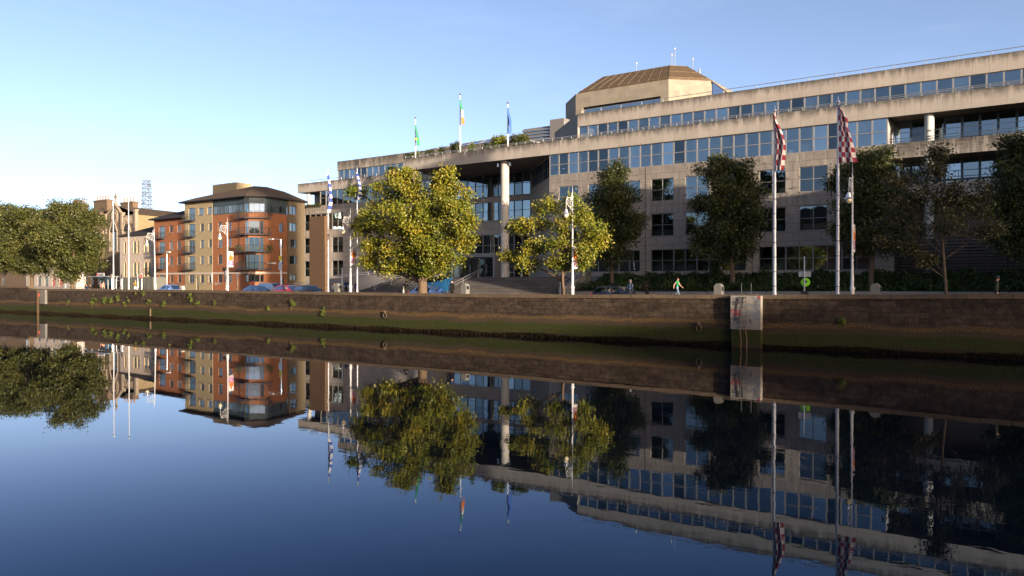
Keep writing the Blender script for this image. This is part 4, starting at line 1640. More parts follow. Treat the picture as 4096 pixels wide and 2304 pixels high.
mb.box(a, b, 26.5, 26.6, GF + .15, at(550, 1109, 26.5)[1])
mb.box(b - .1, b, 26.6, 29.5, GF + .15, at(550, 1109, 26.5)[1])
for q_ in np.linspace(a, b, 8):
    mb.box(q_ - .04, q_ + .04, 26.46, 26.5, GF, at(550, 1109, 26.5)[1] - .02)
mb.build('panels', M['hoarding'], hz)

# ---------------------------------------------------------------- gothic church behind
CT_ = 42.0
X3 = lambda x: at(x, 900, CT_)[0]
H3 = lambda x, y: at(x, y, CT_)[1]
g0, g1 = X3(360), X3(546)
of = (g1, CT_, GF)
ch = thing('church', 'old stone gothic church with a cross on its pointed gable', 'church', *of)
gc = X3(461)
gl_, gr_ = X3(426), X3(489)
mb = MB(of)
HP = H3(520, 893)
big = [(X3(391) - g0, X3(416) - g0, H3(455, 1003), H3(455, 925)), (X3(440) - g0, X3(470) - g0, H3(455, 1003), H3(455, 925)), (X3(493) - g0, X3(523) - g0, H3(455, 1003), H3(455, 925))]
wallgrid(mb, (g0, CT_), 0, g1 - g0, GF, HP, big, .5)
mb.slabxz([(gl_, HP), (gr_, HP), (gr_, H3(489, 860)), (gc, H3(461, 818)), (gl_, H3(426, 860))], CT_, CT_ + .6)
mb.build('wall', M['church'], ch)
fm = MB(of)
for (a, b, z0, z1) in big:
    a += g0
    b += g0
    c_ = (a + b) / 2
    r_ = (b - a) / 2
    # pointed arch heads filled above the square opening
    arc = []
    for k in range(9):
        w_ = k / 8
        arc.append((a + (b - a) * w_, z1 - .05 + (1 - abs(2 * w_ - 1) ** 1.7) * r_ * 1.5))
    for (p0, p1) in zip(arc[:-1], arc[1:]):
        fm.tube([(p0[0], CT_ - .08, p0[1]), (p1[0], CT_ - .08, p1[1])], .17, 6)
    fm.tube([(a - .05, CT_ - .06, z0), (a - .05, CT_ - .06, z1)], .13, 6)
    fm.tube([(b + .05, CT_ - .06, z0), (b + .05, CT_ - .06, z1)], .13, 6)
    fm.box(a - .3, b + .3, CT_ - .2, CT_ + .05, z0 - .25, z0)
# parapet balustrades, pinnacles, rose, cross
for (xa, xb) in ((g0, gl_ - .3), (gr_ + .3, g1 - .5)):
    z0, z1 = HP, H3(520, 860)
    fm.box(xa, xb, CT_ - .12, CT_ + .2, z0 - .15, z0 + .2)
    fm.box(xa, xb, CT_ - .12, CT_ + .2, z1 - .2, z1)
    x = xa + .2
    while x < xb:
        fm.box(x, x + .16, CT_ - .05, CT_ + .12, z0 + .2, z1 - .2)
        x += .42
for x, zt in ((gl_ - .1, 852), (gr_ + .1, 852), (g1 - .25, 845)):
    fm.box(x - .35, x + .35, CT_ - .3, CT_ + .35, HP - 1.2, H3(489, zt) - .2)
    fm.box(x - .45, x + .45, CT_ - .4, CT_ + .45, H3(489, zt) - .2, H3(489, zt) + .1)
    fm.box(x - .25, x + .25, CT_ - .2, CT_ + .25, HP - 2.0, HP - 1.2)
zr = H3(455, 868)
for rr in (1.55, .95):
    fm.tube([(gc + rr * .8 * math.cos(w_), CT_ - .05, zr + rr * math.sin(w_)) for w_ in np.linspace(0, 2 * math.pi, 21)], .14, 6)
for (xa, za, xb, zb) in ((gl_ - .1, H3(426, 860), gc, H3(461, 816)), (gc, H3(461, 816), gr_ + .1, H3(489, 860))):
    fm.tube([(xa, CT_ + .1, za), (xb, CT_ + .1, zb)], .26, 6)
zc = H3(461, 818)
fm.box(gc - .45, gc + .45, CT_ - .2, CT_ + .5, zc - .2, zc + .35)
fm.box(gc - .16, gc + .16, CT_ + .05, CT_ + .3, zc + .35, zc + 2.5)
fm.box(gc - .55, gc + .55, CT_ + .06, CT_ + .29, zc + 1.5, zc + 1.85)
fm.tube([(gc + .42 * math.cos(w_), CT_ + .17, zc + 1.67 + .42 * math.sin(w_)) for w_ in np.linspace(0, 2 * math.pi, 13)], .09, 5)
fm.build('tracery', M['carved'], ch)
for (a, b, z0, z1) in big:
    window(ch, of, a + g0, CT_, z0, b - a, z1 - z0, 2, 4, d=.4, fr='carved', gl='dglass', bar=.14, name='arched_window')
    aw = MB(of)
    aw.slabxz([(a + g0 + (b - a) * k / 8, z1 - .02 + (1 - abs(k / 4 - 1) ** 1.7) * (b - a) * .72) for k in range(9)], CT_ - .03, CT_ - .012)
    aw.build('window_head', M['dark'], ch)
# side wall and slate roof run back from the front
sd_ = MB(of)
da = math.atan2(.975, -.22)
L = 26
e_ = (g1 + L * math.cos(da), CT_ + L * math.sin(da))
wallgrid(sd_, (g1, CT_ + .01), da, L, GF, H3(546, 857), [(2 + 4 * k, 3.6 + 4 * k, 9, 13.5) for k in range(6)], .4)
sd_.build('wall', M['church_side'], ch)
rf = MB(of)
zt, ze = H3(461, 822), H3(546, 857)
q2 = lambda x, f: (x + f * math.cos(da), CT_ + f * math.sin(da))
gA, gB = q2(gc, .5), q2(gc, L)
eA, eB = q2(g1 + .3, .5), q2(g1 + .3, L)
fA, fB = q2(g0, .5), q2(g0, L)
rf.add([(*eA, ze), (*eB, ze), (*gB, zt), (*gA, zt), (*fA, ze), (*fB, ze)], [(0, 1, 2, 3), (3, 2, 5, 4), (1, 5, 2)])
rf.build('roof', M['slate'], ch)


def stack(px0, px1, ytop, ybot, t, pots, label):
    a, b = at(px0, ytop, t)[0], at(px1, ytop, t)[0]
    z = at((px0 + px1) / 2, ytop, t)[1]
    r = thing('chimney_stack', label, 'chimney', (a + b) / 2, t, 12, 'brick chimney stacks by the church')
    o3 = ((a + b) / 2, t, 12)
    m3 = MB(o3)
    m3.box(a, b, t, t + 1.3, 12, z - .35)
    m3.box(a - .12, b + .12, t - .12, t + 1.42, z - .35, z)
    m3.build('brick_shaft', M['chimney'], r)
    for i in range(pots):
        m4 = MB(o3)
        x = a + (b - a) * (i + .5) / pots
        m4.lathe([(.2, 0), (.23, .1), (.17, .2), (.16, .85), (.2, .9), (.2, 1.05)], 8, (x, t + .65, z))
        m4.build('chimney_pot', M['pot'], r)


stack(376, 429, 800, 830, 47, 5, 'wide brown brick chimney with five pots left of the church gable')
stack(483, 532, 808, 825, 50, 4, 'brick chimney with four pots right of the church cross')
stack(281, 331, 817, 832, 40, 5, 'low brick chimney with five pots above the round topped tree')

# house behind the left trees
hs0, hs1 = at(107, 900, 34)[0], at(300, 900, 34)[0]
of = ((hs0 + hs1) / 2, 34, GF)
hs = thing('cream_house', 'cream fronted house half hidden behind the dark street trees', 'house', *of)
mb = MB(of)
zt = at(190, 846, 34)[1]
hop = [(2 + 3.4 * k, 3.3 + 3.4 * k, z, z + 2.0) for k in range(5) for z in (GF + 4.2, GF + 7.6)] + [(2 + 3.4 * k, 3.6 + 3.4 * k, GF + .6, GF + 2.8) for k in range(5)]
wallgrid(mb, (hs0, 34), 0, hs1 - hs0, GF, zt, hop, .2)
mb.quad((hs1, 34, GF), (hs1, 36, GF), (hs1, 36, zt), (hs1, 34, zt))
mb.build('wall', M['cream'], hs)
M['redpaint'] = paint('red_paint', (.42, .04, .03), .5)
for (a, b, z0, z1) in hop:
    window(hs, of, hs0 + a, 34, z0, b - a, z1 - z0, 2, 2, d=.1, fr='redpaint' if z0 < 5 and a > 9 else 'dark', gl='apglass', bar=.09, name='window')
mb = MB(of)
mb.prism([(hs0 - .3, 33.7), (hs1 + .3, 33.7), (hs1 - 2, 36), (hs0 + 2, 36)], zt, [zt + .1, zt + .1, zt + 1.0, zt + 1.0])
mb.build('roof', M['dslate'], hs)
d0, d1 = at(-110, 900, 33)[0], at(105, 900, 33)[0]
of = ((d0 + d1) / 2, 33, GF)
dk = thing('shop_house', 'dark brick shop house half lost behind the leftmost street trees', 'house', *of)
mb = MB(of)
zt = at(60, 850, 33)[1]
dop = [(1.2 + 3.1 * k, 2.5 + 3.1 * k, z, z + 1.9) for k in range(6) for z in (GF + .7, GF + 4.4, GF + 7.9)]
wallgrid(mb, (d0, 33), 0, d1 - d0, GF, zt, dop, .2)
mb.build('wall', M['chimney'], dk)
for (a, b, z0, z1) in dop:
    window(dk, of, d0 + a, 33, z0, b - a, z1 - z0, 1, 2, d=.1, fr='dark', gl='apglass', bar=.09, name='window')
mb = MB(of)
mb.prism([(d0 - .3, 32.7), (d1 + .3, 32.7), (d1 - 2, 36), (d0 + 2, 36)], zt, [zt + .1, zt + .1, zt + 1.0, zt + 1.0])
mb.build('roof', M['dslate'], dk)
HTT = 40.0
hs0, hs1 = at(302, 900, HTT)[0], at(380, 900, HTT)[0]
of = ((hs0 + hs1) / 2, HTT, GF)
hs = thing('brick_house', 'brown brick house with white sash windows squeezed between the tree and the church', 'house', *of)
mb = MB(of)
zt = at(340, 850, HTT)[1]
hop = [(1.2 + 2.9 * k, 2.3 + 2.9 * k, z, z + 2.0) for k in range(4) for z in (GF + .9, GF + 4.4, GF + 7.8, GF + 10.8)]
wallgrid(mb, (hs0, HTT), 0, hs1 - hs0, GF, zt, hop, .2)
mb.quad((hs1, HTT, GF), (hs1, 41.9, GF), (hs1, 41.9, zt), (hs1, HTT, zt))
mb.build('wall', M['chimney'], hs)
for (a, b, z0, z1) in hop:
    window(hs, of, hs0 + a, HTT, z0, b - a, z1 - z0, 1, 2, d=.1, fr='white', gl='dglass', bar=.09, name='window')
mb = MB(of)
mb.prism([(hs0 - .2, HTT - .3), (hs1 + .2, HTT - .3), (hs1 + .2, 41.9), (hs0 - .2, 41.9)], zt, [zt + .1, zt + .1, zt + .6, zt + .6])
mb.build('roof', M['dslate'], hs)

# far lattice mast
tt = 320
ta, hb = at(588, 840, tt)
hT = at(588, 722, tt)[1]
wd = (at(604, 830, tt)[0] - at(573, 830, tt)[0]) / 3.7
wt = (at(600, 722, tt)[0] - at(578, 722, tt)[0]) / 3.7
mast = thing('lattice_mast', 'far away grey lattice telecom mast rising above the church roof', 'mast', ta, tt, 2.9)
of = (ta, tt, 2.9)
mb = MB(of)
zs = np.linspace(2.9, hT, 27)
wid = lambda z: wd + (wt - wd) * (z - hb) / (hT - hb) if z > hb else wd + (hb - z) * .05
for i in range(26):
    a, b = wid(zs[i]), wid(zs[i + 1])
    cA = [(ta - a, tt - a, zs[i]), (ta + a, tt - a, zs[i]), (ta + a, tt + a, zs[i]), (ta - a, tt + a, zs[i])]
    cB = [(ta - b, tt - b, zs[i + 1]), (ta + b, tt - b, zs[i + 1]), (ta + b, tt + b, zs[i + 1]), (ta - b, tt + b, zs[i + 1])]
    for k in range(4):
        mb.tube([cA[k], cB[k]], .24, 4)
        mb.tube([cA[k], cB[(k + 1) % 4]], .14, 4)
        mb.tube([cA[(k + 1) % 4], cB[k]], .14, 4)
        mb.tube([cB[k], cB[(k + 1) % 4]], .15, 4)
mb.tube([(ta, tt, hT), (ta, tt, hT + 2.6)], .15, 4)
mb.build('lattice', M['mast'], mast)
dm = MB(of)
for q_ in range(34):
    z = rng.uniform(hb - 2, hT - .5)
    w_ = rng.uniform(0, 6.28)
    r_ = wid(z) + .3
    dm.ball((ta + r_ * math.cos(w_), tt + r_ * math.sin(w_), z), rng.uniform(.35, .8), sub=0)
dm.build('dish_aerials', M['mast'], mast)

# ---------------------------------------------------------------- trees
def tree(name, label, base_px, t, ground, lobes, mat, bark='bark', r0=.25, size=.30, dens=1.0, sig=.42, seed=1, group=None, top_px=None, depth=1.0, per=34, twigs=True, cat='tree', fill=.42):
    """lobes: (px, py, rx, ry) outlines of the crown's masses in the photograph, given their depth at t"""
    rr = np.random.default_rng(seed)
    s0_, _ = at(base_px, 1150, t)
    root = thing(name, label, cat, s0_, t, ground, group)
    off_ = np.array([s0_, t, ground])
    L = []
    for (px, py, rx, ry) in lobes:
        s_, h_ = at(px, py, t)
        k_ = ppm(px, t)
        L.append((s_, t + rr.uniform(-.25, .25) * rx / k_ * depth, h_, rx / k_, max(.4, rx / k_ * depth), ry / k_))
    extra = []
    for (s_, t_2, h_, a, b, c) in L:      # ragged sprays standing out of each mass
        for _ in range(5):
            d = rr.normal(size=3)
            d /= np.linalg.norm(d)
            d[2] = abs(d[2]) * .8 + d[2] * .2
            k2 = rr.uniform(.16, .34)
            extra.append((s_ + d[0] * a * 1.0, t_2 + d[1] * b, h_ + d[2] * c * 1.02, a * k2, b * k2, max(c, a * .6) * k2))
    L = [(s_, t_2, h_, a * .9, b * .9, c * .9) for (s_, t_2, h_, a, b, c) in L]
    nmain = len(L)
    L += extra
    ctr, tips = [], []
    for (s_, t_2, h_, a, b, c) in L:
        nc = max(3, int(dens * 9.0 * (a * b * c) ** (2 / 3)))
        d = rr.normal(size=(nc, 3))
        d /= np.linalg.norm(d, axis=1)[:, None]
        rad = rr.uniform(0, 1, size=(nc, 1)) ** fill
        p = d * rad * np.array([a, b, c]) * .93 + np.array([s_, t_2, h_])
        ctr.append(p)
        if len(tips) < nmain:
            tips.append((np.array([s_, t_2, h_]), p))
    ctr = np.concatenate(ctr)
    ctr = ctr[ctr[:, 2] > ground + .5]
    # clumps differ: some sparse, some thick
    wts = rr.uniform(.5, 1.5, len(ctr))
    cs = np.repeat(ctr, np.maximum(3, (wts * per / 3).astype(int)), axis=0)
    leaves('crown', M[mat], cs, 7, (sig, sig, sig * .75), size * .66, root, off_, flat=1.25)
    # trunk, limbs, twigs
    tb = MB(tuple(off_))
    lowest = min(L, key=lambda l: l[2] - l[5])
    fork = ground + max(1.6, min((lowest[2] - ground) * .62, 4.0))
    topc = max(L, key=lambda l: l[2])
    topx = topc[0] * .6 + s0_ * .4
    path = [(s0_, t, ground - .1), (s0_ + .03, t, ground + .5), (s0_ + rr.uniform(-.12, .12), t, fork)]
    rads = [r0 * 1.25, r0, r0 * .86]
    n_ = 4
    for i in range(1, n_ + 1):
        f = i / n_
        path.append((s0_ + (topx - s0_) * f + rr.uniform(-.2, .2), t + rr.uniform(-.2, .2), fork + (topc[2] - fork) * f))
        rads.append(r0 * (.8 - .66 * f))
    tb.tube(path, rads, 9)
    pa = [Vector(p) for p in path]
    for (c_, p_) in tips:
        c_ = Vector(c_)
        # leave the trunk lower than the lobe
        zz = max(fork * .98, min(c_.z - abs(c_.x - s0_) * .55 - .3, pa[-1].z - .4))
        for (a, b) in zip(pa[:-1], pa[1:]):
            if a.z <= zz <= b.z:
                st_ = a.lerp(b, (zz - a.z) / (b.z - a.z + 1e-6))
                break
        else:
            st_ = pa[2]
        mid = st_.lerp(c_, .5) + Vector((rr.uniform(-.2, .2), rr.uniform(-.2, .2), .25))
        rb = r0 * .42 * max(.35, 1 - (zz - fork) / (pa[-1].z - fork + 2))
        tb.tube([st_, mid, c_], [rb, rb * .7, rb * .35], 6)
        if twigs:
            for k in rr.choice(len(p_), size=min(len(p_), 9), replace=False):
                e = Vector(p_[k])
                m2 = mid.lerp(c_, rr.uniform(.2, 1))
                tb.tube([m2, m2.lerp(e, .5) + Vector((0, 0, .12)), e], [rb * .38, rb * .25, .012], 4, cap=False)
    tb.build('trunk', M[bark], root, True)
    return root


TR = 'street trees along the quay'
tree('plane_tree', 'large round yellow green plane tree, leafy to the trunk, in front of the entrance steps', 1688, 1.9, GP,
     [(1545, 800, 78, 68), (1640, 762, 85, 72), (1585, 905, 120, 105), (1700, 850, 130, 110), (1775, 770, 60, 72), (1830, 850, 66, 86), (1838, 960, 66, 80), (1735, 985, 110, 80), (1600, 1015, 105, 72), (1475, 905, 62, 80),
      (1488, 1010, 40, 68), (1468, 1065, 22, 42), (1560, 1085, 40, 34), (1630, 1072, 52, 44), (1725, 1065, 66, 50), (1790, 1040, 66, 56), (1690, 1095, 20, 36), (1430, 770, 26, 28), (1795, 712, 26, 24), (1600, 712, 34, 26), (1440, 920, 34, 44), (1885, 895, 24, 36)],
     'leaf_yellow', r0=.46, size=.30, dens=1.15, sig=.36, seed=4, group=TR)
tree('plane_tree', 'smaller open crowned yellow green plane tree, its trunk at the right end of the steps', 2252, 2.3, GP,
     [(2200, 840, 66, 40), (2140, 905, 72, 44), (2075, 925, 50, 34), (2260, 900, 80, 62), (2330, 880, 52, 62), (2355, 930, 56, 50), (2388, 955, 34, 38), (2100, 1010, 56, 34), (2190, 985, 74, 40), (2280, 1000, 70, 40), (2350, 1010, 54, 40), (2040, 1035, 30, 22), (2115, 1060, 34, 30), (2230, 1065, 30, 26), (2295, 1060, 44, 26), (2270, 820, 36, 24)],
     'leaf_yellow', r0=.15, size=.27, dens=.85, sig=.30, seed=9, group=TR, per=24)
tree('lime_tree', 'slim dark green tree in the planted bank, just right of the smaller yellow plane', 2448, 28.6, 3.5,
     [(2460, 690, 40, 34), (2445, 740, 62, 46), (2430, 800, 88, 58), (2480, 800, 76, 62), (2450, 880, 112, 80), (2480, 950, 92, 80), (2400, 960, 66, 66), (2450, 1025, 74, 50), (2545, 905, 36, 56)],
     'leaf_dark', 'bark', r0=.24, size=.34, dens=1.35, sig=.42, seed=14, group='dark trees in the planted bank', fill=.5)
tree('lime_tree', 'dark green tree with a sunlit trunk foot, left of the two tall flagpoles', 2930, 28.6, 3.5,
     [(2890, 655, 34, 34), (2860, 700, 60, 46), (2965, 690, 50, 44), (2915, 760, 88, 58), (2990, 790, 62, 70), (2880, 840, 96, 70), (2960, 870, 100, 80), (2880, 930, 96, 70), (2960, 960, 92, 76), (2900, 1020, 90, 40), (2815, 820, 40, 30), (2800, 985, 36, 46), (3030, 900, 34, 50)],
     'leaf_dark', 'bark', r0=.27, size=.34, dens=1.35, sig=.42, seed=22, group='dark trees in the planted bank', fill=.5)
tree('lime_tree', 'broad dark green tree just behind the right-hand chequered flagpole', 3482, 28.6, 3.6,
     [(3500, 635, 66, 46), (3440, 690, 76, 50), (3530, 690, 66, 60), (3480, 780, 116, 80), (3420, 870, 84, 80), (3520, 880, 100, 90), (3450, 960, 96, 70), (3540, 970, 80, 60), (3380, 930, 54, 50), (3590, 790, 46, 60), (3345, 740, 28, 36)],
     'leaf_dark', 'bark', r0=.27, size=.34, dens=1.3, sig=.42, seed=31, group='dark trees in the planted bank', fill=.5)
tree('young_tree', 'thin straggly browning tree with a bare slim stem close to the wall at the right', 3785, 3.4, GP,
     [(3745, 625, 26, 30), (3735, 690, 34, 40), (3640, 740, 60, 44), (3740, 790, 80, 50), (3860, 770, 66, 44), (3640, 840, 84, 54), (3780, 870, 110, 56), (3910, 850, 80, 54), (3570, 900, 60, 44), (3680, 930, 84, 40), (3850, 930, 90, 40), (3960, 930, 50, 46), (3560, 985, 50, 32), (3650, 1010, 60, 34), (3715, 1050, 24, 40)],
     'leaf_brown', 'dbark', r0=.11, size=.24, dens=.62, sig=.30, seed=41, group=TR, per=20, fill=.6)
tree('lime_tree', 'very dark dense tree cut off by the right edge, its trunk out of sight', 4120, 21.0, 3.0,
     [(4085, 580, 60, 46), (4060, 660, 84, 60), (4130, 700, 90, 90), (4060, 760, 100, 76), (4050, 860, 90, 80), (4120, 900, 110, 100), (4070, 970, 90, 70), (4150, 1010, 90, 60)],
     'leaf_dark', 'bark', r0=.28, size=.34, dens=1.5, sig=.42, seed=52, group='dark trees in the planted bank', fill=.5)
tree('round_tree', 'dense dark olive street tree with a rounded crown, right of the other left trees', 290, 3.0, GP,
     [(280, 850, 72, 46), (230, 910, 80, 66), (330, 900, 72, 70), (280, 980, 120, 80), (200, 980, 56, 66), (360, 985, 44, 60), (240, 1050, 84, 46), (330, 1060, 62, 46), (290, 1100, 60, 26), (180, 1010, 34, 44)],
     'leaf_olive', 'bark', r0=.26, size=.38, dens=1.25, sig=.46, seed=61, group='olive street trees at the left', fill=.5)
tree('round_tree', 'dense dark olive street tree with a bare trunk, second from the left edge', 128, 3.4, GP,
     [(110, 865, 62, 46), (60, 900, 70, 66), (140, 930, 66, 80), (80, 990, 100, 70), (150, 1010, 56, 60), (90, 1055, 90, 46), (160, 1070, 44, 34)],
     'leaf_olive', 'bark', r0=.26, size=.38, dens=1.25, sig=.46, seed=62, group='olive street trees at the left', fill=.5)
tree('round_tree', 'dark olive street tree half cut off by the left edge', -30, 3.4, GP,
     [(0, 850, 50, 50), (-40, 900, 70, 70), (20, 950, 66, 80), (-40, 1000, 90, 70), (10, 1060, 70, 50)],
     'leaf_olive', 'bark', r0=.26, size=.38, dens=1.2, sig=.46, seed=63, group='olive street trees at the left', fill=.5)

# more of the same rows, upstream beyond the right edge: their long shadows fall on the facade
def far_tree(s_, t_, g_, hgt, wid_, seed, label):
    rr = np.random.default_rng(seed)
    root = thing('lime_tree', label, 'tree', s_, t_, g_, 'trees upstream of the office block')
    c_ = []
    nc = int(7 * wid_ * hgt)
    d = rr.normal(size=(nc, 3))
    d /= np.linalg.norm(d, axis=1)[:, None]
    ra_ = rr.uniform(0, 1, (nc, 1)) ** .45
    p = d * ra_ * np.array([wid_ / 2, wid_ / 2, hgt * .42]) + np.array([s_, t_, g_ + hgt * .58])
    p[:, 0] = s_ + (p[:, 0] - s_) * np.clip(1.25 - (p[:, 2] - g_) / hgt * .75, .3, 1)
    leaves('crown', M['leaf_dark'], p, 26, .5, .5, root, (s_, t_, g_), flat=1.2)
    b_ = MB((s_, t_, g_))
    b_.tube([(s_, t_, g_), (s_, t_, g_ + hgt * .5), (s_, t_, g_ + hgt * .9)], [.3, .22, .06], 8)
    b_.build('trunk', M['bark'], root, True)


UPS = ['first', 'second', 'third', 'fourth', 'fifth', 'sixth', 'seventh', 'eighth', 'ninth', 'tenth']
for i, (s_, t_, hg, wd_) in enumerate(((41, 28, 14.5, 8), (50, 29, 15, 8.5), (47, 19, 12.5, 7.5))):
    far_tree(s_, t_, GF, hg, wd_, 70 + i, UPS[i] + ' dark tree in the row upstream of the office block, beyond the right edge')

# made-up unseen blocks beyond the right edge, shaped to shade facade and quay
of = (72, 14, GF)
ub = thing('stepped_blocker', 'unseen stepped block added beyond the right edge to shade the facade', 'office building', *of)
for (ta, tb_, sa_, sb_, hh_) in ((1.0, 4.6, 60, 62.5, 35.0), (4.6, 12.6, 60.3, 67, 24.6), (12.6, 30.0, 60, 84, 20.0)):
    b_ = MB(of)
    b_.box(sa_, sb_, ta + .01, tb_ - .01, GF, hh_)
    b_.build('wall', M['concrete2'], ub)
    b_ = MB(of)
    b_.bevbox(sa_ - .4, sb_ + .4, ta - .05, tb_ + .05, hh_, hh_ + .4, .05)
    b_.build('cornice', M['concrete2'], ub)
    fm_ = MB()
    fm_.box(-.03, .03, 0, 1.2, 0, 1.6)
    fme = fm_.mesh('window', M['dglass'])
    for r_ in range(int((hh_ - GF) / 3.6)):
        for c_ in range(max(1, int((tb_ - ta) / 2.2))):
            link('window', fme, ub, (sa_ - of[0], ta + .6 + c_ * 2.2 - of[1], 1.2 + r_ * 3.6))
of = (252, -70, 2.25)  # added tower out of view, sized to shade the brick side wall
tw_ = thing('tower_blocker', 'tall square stone tower far upstream on the north bank', 'tower', *of)
b_ = MB(of)
b_.box(248, 254, -73.0, -67.0, 2.25, 71)
b_.build('shaft', M['church'], tw_)
b_ = MB(of)
b_.bevbox(247.7, 254.3, -73.3, -66.7, 71, 72, .1)
b_.lathe([(2.8, 72), (2.8, 74), (2.2, 76), (1.2, 77.5), (.1, 79)], 14, (251, -70, 0))
b_.build('dome', M['slate'], tw_)
of = (215, -64, 2.25)  # added block out of view, keeps sun off the quay wall's right end
tw_ = thing('blocker', 'unseen long grey courthouse far upstream on the north bank', 'blocker', *of)
b_ = MB(of)
b_.box(193, 240, -80, -53.5, 2.25, 27)
b_.build('wall', M['church'], tw_)
b_ = MB(of)
b_.prism([(192, -81), (241, -81), (241, -52.5), (192, -52.5)], 27, 28)
b_.build('cornice', M['carved'], tw_)

# ---------------------------------------------------------------- planted bank
g = MB()
bx0 = -10.4
g.add([(bx0, 26.9, 3.25), (80, 26.9, 3.5), (80, 34, 5.0), (bx0, 34, 4.9), (bx0, 26.9, 2.5), (80, 26.9, 2.5)], [(0, 1, 2, 3), (4, 5, 1, 0)])
struct('planted_bank', g, M['soil'])
kb = thing('bed_kerb', 'low pale stone kerb running along the foot of the planted bank', 'kerb', 20, 26.4, GF)
m3 = MB((20, 26.4, GF))
x = bx0
while x < 78:
    h_ = 3.16 + .22 * max(0, min(1, (x + 5) / 25)) + .05
    m3.box(x, x + 1.97, 26.4, 26.95, GF, h_)
    x += 2
m3.build('kerb_stones', M['kerb'], kb)
n_ = 7200
ss = rng.uniform(bx0 + .2, 46, n_)
f = rng.uniform(0, 1, n_)
lift = .28 + .32 * np.sin(ss * 1.7 + f * 5) * np.sin(ss * .63 + 2)
cc = np.stack([ss, 27.1 + f * 6.8, 3.28 + f * 1.55 + np.abs(lift) + rng.uniform(-.12, .12, n_)], 1)
o = leaves('ground_cover', M['leaf_cover'], cc, 7, .14, .26, None, (0, 0, 0), flat=1.4)
o.location = W(0, 0, 0)
o.rotation_euler = (0, 0, ROT)
o['kind'] = 'stuff'

# black weed hanging along the waterline
n_ = 26000
ss = rng.uniform(-110, 45, n_)
cc = np.stack([ss, -.04 + rng.uniform(-.05, .05, n_), .02 + .25 * rng.uniform(0, 1, n_) * (1 + .3 * np.sin(ss * .8))], 1)
o = leaves('waterweed', M['weed'], cc, 1, .03, .10, None, (0, 0, 0), flat=.35)
o.location = W(0, 0, 0)
o.rotation_euler = (0, 0, ROT)
o['kind'] = 'stuff'

# ---------------------------------------------------------------- plants rooted in the wall
WP = [(278, 1206, 7, 12, 'small green weed on the wall below the round olive tree'), (372, 1206, 10, 18, 'upright green weed on the wall, leftmost of the long clump'), (385, 1198, 14, 8, 'thin pale weed spreading right of the leftmost upright weed'),
      (420, 1200, 20, 14, 'bushy weed patch on the wall, left half of the long clump'), (445, 1200, 20, 12, 'bushy weed patch in the middle of the long clump'), (474, 1193, 13, 20, 'tall bright green weed at the right end of the long clump'),
      (500, 1213, 10, 14, 'green weed hanging below and right of the long clump'), (516, 1203, 8, 12, 'small weed below the second bare flagpole'), (545, 1173, 5, 8, 'tiny weed just under the coping below the person in yellow'),
      (574, 1177, 8, 16, 'narrow weed high on the wall below the no entry sign'), (598, 1205, 16, 9, 'low wide weed below the leaning lamp post'), (658, 1214, 13, 18, 'large green weed on the wall below the blue saloon car'),
      (680, 1178, 5, 7, 'tiny weed near the coping below the blue saloon car'), (762, 1178, 12, 12, 'weed near the coping left of the stone bollard'), (766, 1200, 9, 18, 'drooping weed halfway down the wall left of the stone bollard'),
      (797, 1210, 16, 11, 'spreading weed on the wall below the stone bollard'), (862, 1211, 8, 9, 'small round weed on the wall below the street graffiti'), (1075, 1232, 8, 10, 'small yellowing weed low on the wall below the red hatchback'),
      (1175, 1214, 12, 20, 'yellow green weed on the wall below the black parked car'), (1296, 1240, 9, 16, 'drooping weed low on the wall below the brown sculpture'), (3371, 1285, 16, 14, 'lone yellow green weed on the wall below the right flagpole')]
for i, (px, py, rx, ry, lab) in enumerate(WP):
    s_, h_ = at(px, py, -.05)
    k_ = ppm(px, 0)
    r = thing('wall_plant', lab, 'plant', s_, -.02, h_, 'weeds growing out of the quay wall')
    nc = max(4, int(rx * ry / 10))
    a, c = rx / k_, ry / k_
    p = rng.normal(size=(nc, 3)) * np.array([a * .42, .08, c * .42]) + np.array([0, -.12, 0])
    p[:, 1] = -np.abs(p[:, 1])
    leaves('foliage', M['leaf_fresh'], p, 14, .05, .09, r, (0, 0, 0))
    b_ = MB()
    for q_ in p[:4]:
        b_.tube([(0, .1, -c * .3), tuple(q_)], [.02, .008], 4)
    b_.build('stem', M['bark'], r)

# ---------------------------------------------------------------- shrubs on the planted terrace
RS = [(1540, 706, 664, 26, 'spiky round topped pine on the lower terrace left of the canopy', 'leaf_olive', 41.5), (1600, 690, 655, 10, 'thin pale sapling on the lower terrace beside the canopy corner', 'leaf_fresh', 41),
      (1640, 648, 620, 22, 'low dark pine behind the green flag pole', 'leaf_dark', 36), (1665, 644, 606, 8, 'narrow shrub right beside the green flag pole', 'leaf_fresh', 37), (1720, 632, 603, 18, 'spiky low shrub between the green and tricolour flags', 'leaf_dark', 36),
      (1768, 630, 592, 11, 'slim upright bush left of the round headed terrace tree', 'leaf_dark', 36), (1823, 623, 572, 22, 'small round headed tree left of the tricolour flag pole', 'leaf_dark', 36), (1887, 616, 575, 11, 'conical golden green bush right of the tricolour flag pole', 'leaf_fresh', 36),
      (1945, 611, 576, 18, 'spiky dark shrub left of the big golden bushes', 'leaf_dark', 36), (1998, 600, 545, 32, 'big bushy golden green shrub left of the blue flag pole', 'leaf_yellow', 37), (2080, 595, 541, 44, 'broad bushy dark green shrub right of the blue flag pole', 'leaf_olive', 37)]
